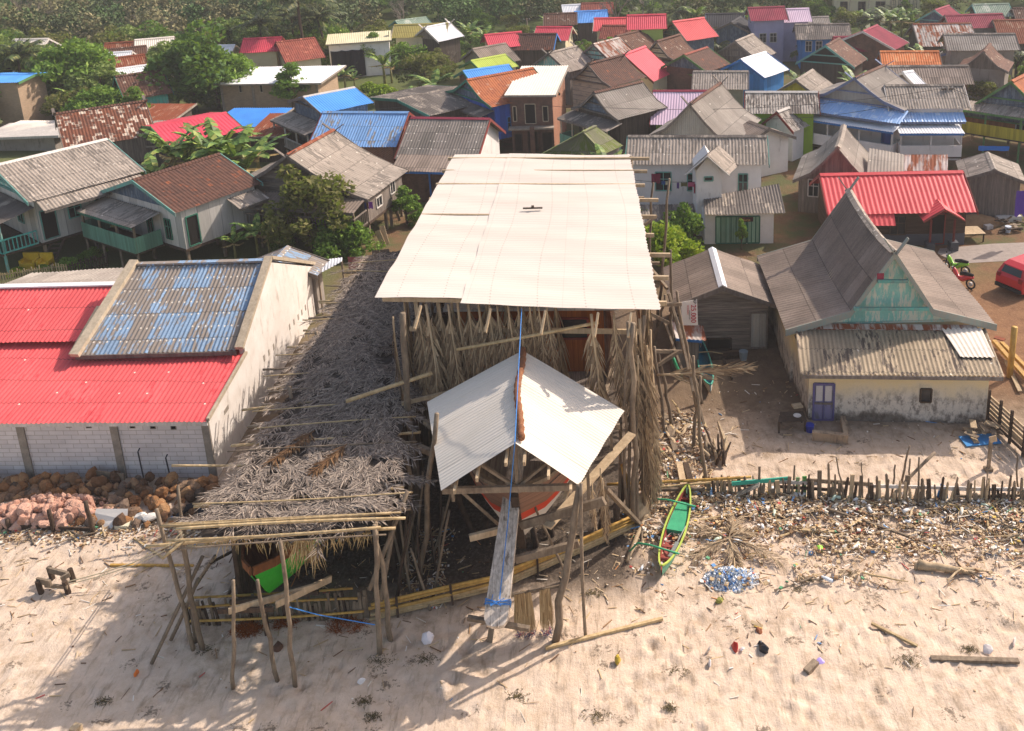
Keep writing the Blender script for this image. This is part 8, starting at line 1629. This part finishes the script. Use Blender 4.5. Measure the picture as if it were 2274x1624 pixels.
p = P(('c4', 2150, 1080)); m = MB(); m.tube([p-V((0, 0, .1)), PY(T('c4', 2195, 655), p.y)], [.14, .14], 12); tag(m.build('post', M['bambooy'], origin=p, smooth=True), 'thick yellow round post at the right edge of the yard', 'post')
fr_ = thing('board_fence', 'dark fence of horizontal boards at the right edge of the yard', 'fence', P(('d4', 2100, 200))); fa_, fb_ = P(('c4', 1960, 1440)), P(('d4', 2330, 420))
for k in range(6):
    m = MB(); m.bar(fa_+V((0, 0, .15+.2*k)), fb_+V((0, 0, .15+.2*k+U(-.03, .03))), .05, U(.1, .16)); m.build('board', M[rnd.choice(('wood', 'woodd', 'woodl'))], fr_)
for t in (.02, .3, .55, .85):
    q = fa_.lerp(fb_, t); m = MB(); m.bar(q+V((-.06, -.05, -.1)), q+V((-.06, -.05, 1.5)), .1, .1, (0, 1, 0)); m.build('post', M['woodd'], fr_)
table('rough plank table beside the brick red house', [('b4', 1690, 935), ('b4', 1700, 865), ('b4', 1880, 862), ('b4', 1950, 925)], .55, 'woodl')
mo = MB(); c0 = P(('b4', 1850, 830)); pts = []
for i in range(15):
    r = []
    for j in range(15):
        x, y = -1.9+3.8*i/14, -1+2*j/14; d = (x/1.9)**2+(y/1.0)**2; r.append(c0+V((x, y, max(-.02, .55*(1-d))+U(-.02, .02))))
    pts.append(r)
mo.grid(pts); tag(mo.build('sand_heap', flat_mat('brown_building_sand', '#9a7a58', .95, .15, c2='#84664a'), origin=c0, smooth=True), 'heap of brown sand behind the rough plank table', 'sand heap')
lump('blue and white crumpled tarp on the planks by the grey shed', ('b4', 1810, 745), '#b9c8de', .8, 'tarp', 'tarp', .6, .1)
boxthing('trough', 'long white trough among the junk by the grey shed', 'trough', ('b4', 2140, 815), (1.6, .45, .35), 'twhite', 0, .1); boxthing('washbasin', 'white basin lying by the sand heap', 'basin', ('b4', 1970, 880), (.5, .35, .25), 'twhite', 0, .3)
p = P(('b4', 2135, 910)); m = MB(); m.tube([p, p+V((0, 0, .4))], [.16, .2], 12); tag(m.build('bucket', flat_mat('white_blue_bucket', '#c3cdd8', .5), origin=p), 'white bucket in the junk near the right edge', 'bucket')
for k in range(16): o = boxthing('scrap_board', 'scrap board in the junk heap by the grey shed', 'board', P(('b4', 2060+rnd.randrange(0, 210), 760+rnd.randrange(0, 160))), (U(.1, .3), U(.6, 1.3), .05), rnd.choice(('wood', 'woodd', 'woodd')), U(0, .4), U(0, 3), 'junk heap boards')
for k in range(7): plank('long grey plank lying in front of the grey shed', ('b4', 1700+10*k, 765-6*k), ('b4', 2080+6*k, 745-4*k), .05+.05*k, .05+.05*k, .16, .05, 'wood', 'plank', 'planks before the grey shed')
# ---------------------------------------------------------------- benches, fences, tank on the left
ys_ = flat_mat('yellow_cement', '#d8b52a', .7, .12, c2='#c4a024')
for lb, x0, x1, y0 in [('yellow cement bench seat, the left one under the aqua gabled house', 180, 320, 1290), ('yellow cement bench seat, the right one beside the stair', 330, 440, 1295)]:
    a, b = P(('b1', x0, y0)), P(('b1', x1, y0)); r = thing('bench', lb, 'bench', a); d = (b-a)
    m = MB(); m.extrude([a, b, b+V((0, .55, 0)), a+V((0, .55, 0))], (0, 0, .42)); m.build('seat', ys_, r)
    m = MB(); m.extrude([a+V((0, .55, 0)), b+V((0, .55, 0)), b+V((0, .7, 0)), a+V((0, .7, 0))], (0, 0, .95)); m.build('backrest', ys_, r)
    for q in (a, b-d.normalized()*.14): m = MB(); m.extrude([q, q+d.normalized()*.14, q+d.normalized()*.14+V((0, .55, 0)), q+V((0, .55, 0))], (0, 0, .62)); m.build('armrest', ys_, r)
def picket(label, pts, h, sp, mat, name='picket_fence'):
    r = thing(name, label, 'fence', pts[0])
    for a, b in zip(pts, pts[1:]):
        n = min(60, max(2, int((b-a).length/sp))); pk = MB()
        for z in (.25*h, .8*h): m = MB(); m.bar(a+V((0, .03, z)), b+V((0, .03, z)), .03, .05); m.build('rail', M[mat], r)
        for k in range(n+1):
            q = a.lerp(b, k/n); m = MB(); m.bar(q, q+V((U(-.03, .03), 0, h*U(.85, 1.1))), min(.07, sp*.7), .025, (0, 1, 0)); m.build('picket', M[mat], r)
picket('pale bamboo picket fence behind the red roof', [P(('c1', -40, 345)), P(('c1', 500, 262)), P(('c1', 610, 255))], 1.0, .13, 'bamboo'); picket('dark plank fence under the sea green balcony', [P(('c1', 615, 245)), P(('c1', 960, 150))], .9, .14, 'woodd'); picket('grey picket fence along the far left lane', [P(('a1', 70, 1070)), P(('a1', 440, 1060))], .8, .12, 'wood')
p = P(('c1', 30, 520)); m = MB(); m.tube([p, p+V((0, 0, 1.1)), p+V((0, 0, 1.2))], [.75, .75, .6], 18); tag(m.build('water_tank', paint('blue_tank', '#2f62b0', .4), origin=p, smooth=True), 'round blue water tank at the left edge', 'water tank')
stt = thing('stair', 'wooden stair down from the aqua gabled house', 'stair', P(('b1', 380, 1200))); a, b = P(('b1', 390, 1200)), P(('b1', 350, 1200))
for sg in (0, .75): m = MB(); m.bar(a+V((sg, 0, 0)), a+V((sg+.3, 1.6, 1.55)), .05, .2); m.build('stringer', M['wood'], stt)
for k in range(7): m = MB(); t = (k+.5)/7; m.box(a+V((.38+.3*t, 1.6*t, 1.55*t)), (.75, .22, .04)); m.build('tread', M['wood'], stt)
# ---------------------------------------------------------------- poles, wires, washing
poles = []
for lb, b, t in [('concrete utility pole before the blue tiled porch house', ('b4', 1590, 250), ('a4', 1625, 730)), ('utility pole between the tile roof and the brick hall', ('a1', 1520, 1090), ('a1', 1475, 795)), ('wooden utility pole before the orange tile roof', ('a2', 2108, 1060), ('a2', 2085, 795)), ('thin utility pole by the yellowish tree', ('a3', 235, 290), ('a3', 225, 155)), ('tall pole left of the black roof', ('a3', 1505, 170), ('a3', 1505, 15))]:
    p = P(b); q = PY(T(*t), p.y); r = thing('utility_pole', lb, 'utility pole', p); m = MB(); m.tube([p, q], [.14, .1], 8); m.build('shaft', M['concrete'] if 'concrete' in lb else M['wood'], r, smooth=True); m = MB(); m.bar(q+V((-.5, 0, -.25)), q+V((.5, 0, -.25)), .08, .1); m.build('crossarm', M['woodd'], r)
    for s_ in (-.4, .4): m = MB(); m.tube([q+V((s_, 0, -.2)), q+V((s_, 0, -.05))], .04, 6); m.build('insulator', M['twhite'], r)
    poles.append(q)
M['wire'] = flat_mat('black_wire', '#26262a', .6)
def wire(label, a, b, sag=.5):
    m = MB(); m.tube([a.lerp(b, t)-V((0, 0, sag*4*t*(1-t))) for t in np.linspace(0, 1, 11)], .018, 4); tag(m.build('wire', M['wire'], origin=a), label, 'wire')
wire('sagging power line from the concrete pole over the big dark edged gable', poles[0]-V((.4, 0, .2)), PY(T('a3', 880, 915), 68), .7); wire('power line over the blue grey gable to the wooden pole', PY(T('a3', 880, 915), 68), poles[2]-V((0, 0, .2)), .5); wire('power line from the wooden pole to the left over the green edged roof', poles[2]-V((.4, 0, .2)), PY(T('a2', 800, 975), 74), .5); wire('power line from the concrete pole toward the green edged blue gable', poles[0]+V((.4, 0, -.2)), PY(T('a4', 2274, 890), 66), .4); wire('power line from the left pole to the brick hall', poles[1], PY(T('a1', 2000, 835), 92), .3); wire('second lower line from the concrete pole', poles[0]-V((.4, 0, .5)), PY(T('a4', 0, 1010), 70), .6)
CL = {}
def cloth(label, tl, tr, drop, y, c, grp=None, dy=0):
    a, b = PY(T(*tl), y), PY(T(*tr), y+dy); k_ = 'cloth_'+c.strip('#')
    if k_ not in CL: CL[k_] = flat_mat(k_, c, .9, .15)
    m = MB(); m.grid([[a.lerp(b, i/8)+V((0, .04*math.sin(i*2.1+j), -drop*j/3*(1+.08*math.sin(i*1.3)))) for j in range(4)] for i in range(9)]); tag(m.build('washing', CL[k_], origin=a, smooth=True), label, 'laundry', grp)
wl_ = 57.6
for lb, x0, x1, y0, d, c in [('maroon patterned cloth on the washing line', 1284, 1360, 415, .62, '#7a2440'), ('blue cloth on the washing line', 1370, 1402, 475, .25, '#3a5f9a'), ('cream shirt on the washing line', 1404, 1432, 478, .25, '#d2c8a8'), ('purple rag on the washing line', 1500, 1520, 490, .4, '#6a4a8a'), ('olive shirt on the washing line', 1535, 1590, 490, .25, '#6a6440'), ('pink shirt on the washing line', 1594, 1652, 487, .3, '#c05a80'), ('red cloth hanging by the white tower', 1645, 1662, 500, .65, '#b03048')]: cloth(lb+' of the white house', ('b3', x0, y0), ('b3', x1, y0), d, wl_, c)
wire('washing line along the upper wall of the white house', PY(T('b3', 1120, 470), wl_), PY(T('b3', 1670, 485), wl_), .05)
for lb, x0, x1, y0, d, c in [('dark blue garment on the line', 1012, 1032, 690, .45, '#34406a'), ('brown garment on the line', 1034, 1050, 690, .4, '#7a5040'), ('violet garment on the line', 1050, 1088, 683, .45, '#8a4a9a')]: cloth(lb+' of the grey plank stilt house', ('b2', x0, y0), ('b2', x1, y0), d, 55.5, c)
for lb, a, b, d, c, y in [('faded red cloth drying near the thatch', ('c2', 865, 62), ('c2', 1000, 68), .75, '#a8605c', 50), ('grey brown cloth drying near the thatch', ('c2', 1005, 68), ('c2', 1193, 58), .6, '#7a6a5c', 50), ('left small grey cloth on the farther line', ('b2', 1080, 1115), ('b2', 1150, 1112), .5, '#7d7064', 53), ('right small grey cloth on the farther line', ('b2', 1152, 1110), ('b2', 1238, 1102), .45, '#756a60', 53)]: cloth(lb, a, b, d, y, c)
cloth('purple patterned cloth hung at the right edge', ('b4', 2212, 560), ('b4', 2330, 560), 1.6, 54, '#5a3f9a')
cloth('blue awning sheet under the yellow balcony', ('b4', 1890, 178), ('b4', 2150, 182), .35, 66, '#2f6fc0')
for k, (a, b) in enumerate([(('b2', 1130, 940), ('b2', 1190, 1080)), (('b2', 1170, 900), ('b2', 1215, 1060)), (('b2', 1240, 640), ('b2', 1260, 900)), (('b2', 1275, 700), ('b2', 1330, 850)), (('b2', 1050, 950), ('b2', 1110, 885))]):
    q = P(b); p = PY(T(*a), q.y+.25); m = MB(); m.bar(q, p, .35 if k < 2 else .2, .04, (0, 1, 0)); tag(m.build('leaning_board', M['woodl' if k < 2 else 'wood'], origin=q), 'board leaning on the side wall of the grey plank stilt house', 'board', 'boards leaning on the grey house')

c0 = P(('d3', 1810, 400))
for k in range(16):
    a = U(0, 6.28); b_ = c0+V((U(-.35, .35), U(-.5, .5), .05)); o = pole(None, b_, b_+V((U(-.5, .5), U(-.3, .8), U(.3, 1.0))), U(.05, .09), rnd.choice(('wood', 'woodl', 'woodd')), 'driftwood_stump', .6, .06, 4, origin=b_); tag(o, 'gnarled driftwood piece heaped in the yard behind the left end of the fence', 'driftwood', 'driftwood heap by the scaffold')
sk = MB(); q0, q1 = P(('d3', 1885, 470)), P(('d3', 1850, 215)); sk.tube([q0+V((.05, 0, .1)), q0.lerp(q1, .5)+V((.25, 0, .3)), q1+V((0, 0, .75))], [.03, .16, .05], 6); tag(sk.build('old_hull_plank', M['woodl'], origin=q0), 'curved bleached hull plank standing behind the driftwood heap', 'plank')
# ---------------------------------------------------------------- thin haze over the whole place
hz_ = MB(); hz_.box((0, 140, 29), (560, 420, 60)); hm = bpy.data.materials.new('thin_haze'); hm.use_nodes = True; ht = hm.node_tree; ht.nodes.clear()
pv = ht.nodes.new('ShaderNodeVolumePrincipled'); pv.inputs['Density'].default_value = 0.00055; pv.inputs['Color'].default_value = (.95, .93, .92, 1); pv.inputs['Anisotropy'].default_value = .2
ho = ht.nodes.new('ShaderNodeOutputMaterial'); ht.links.new(pv.outputs[0], ho.inputs['Volume'])
stuff(hz_.build('haze', hm), 'thin haze paling the far houses and the wooded slope', 'haze')
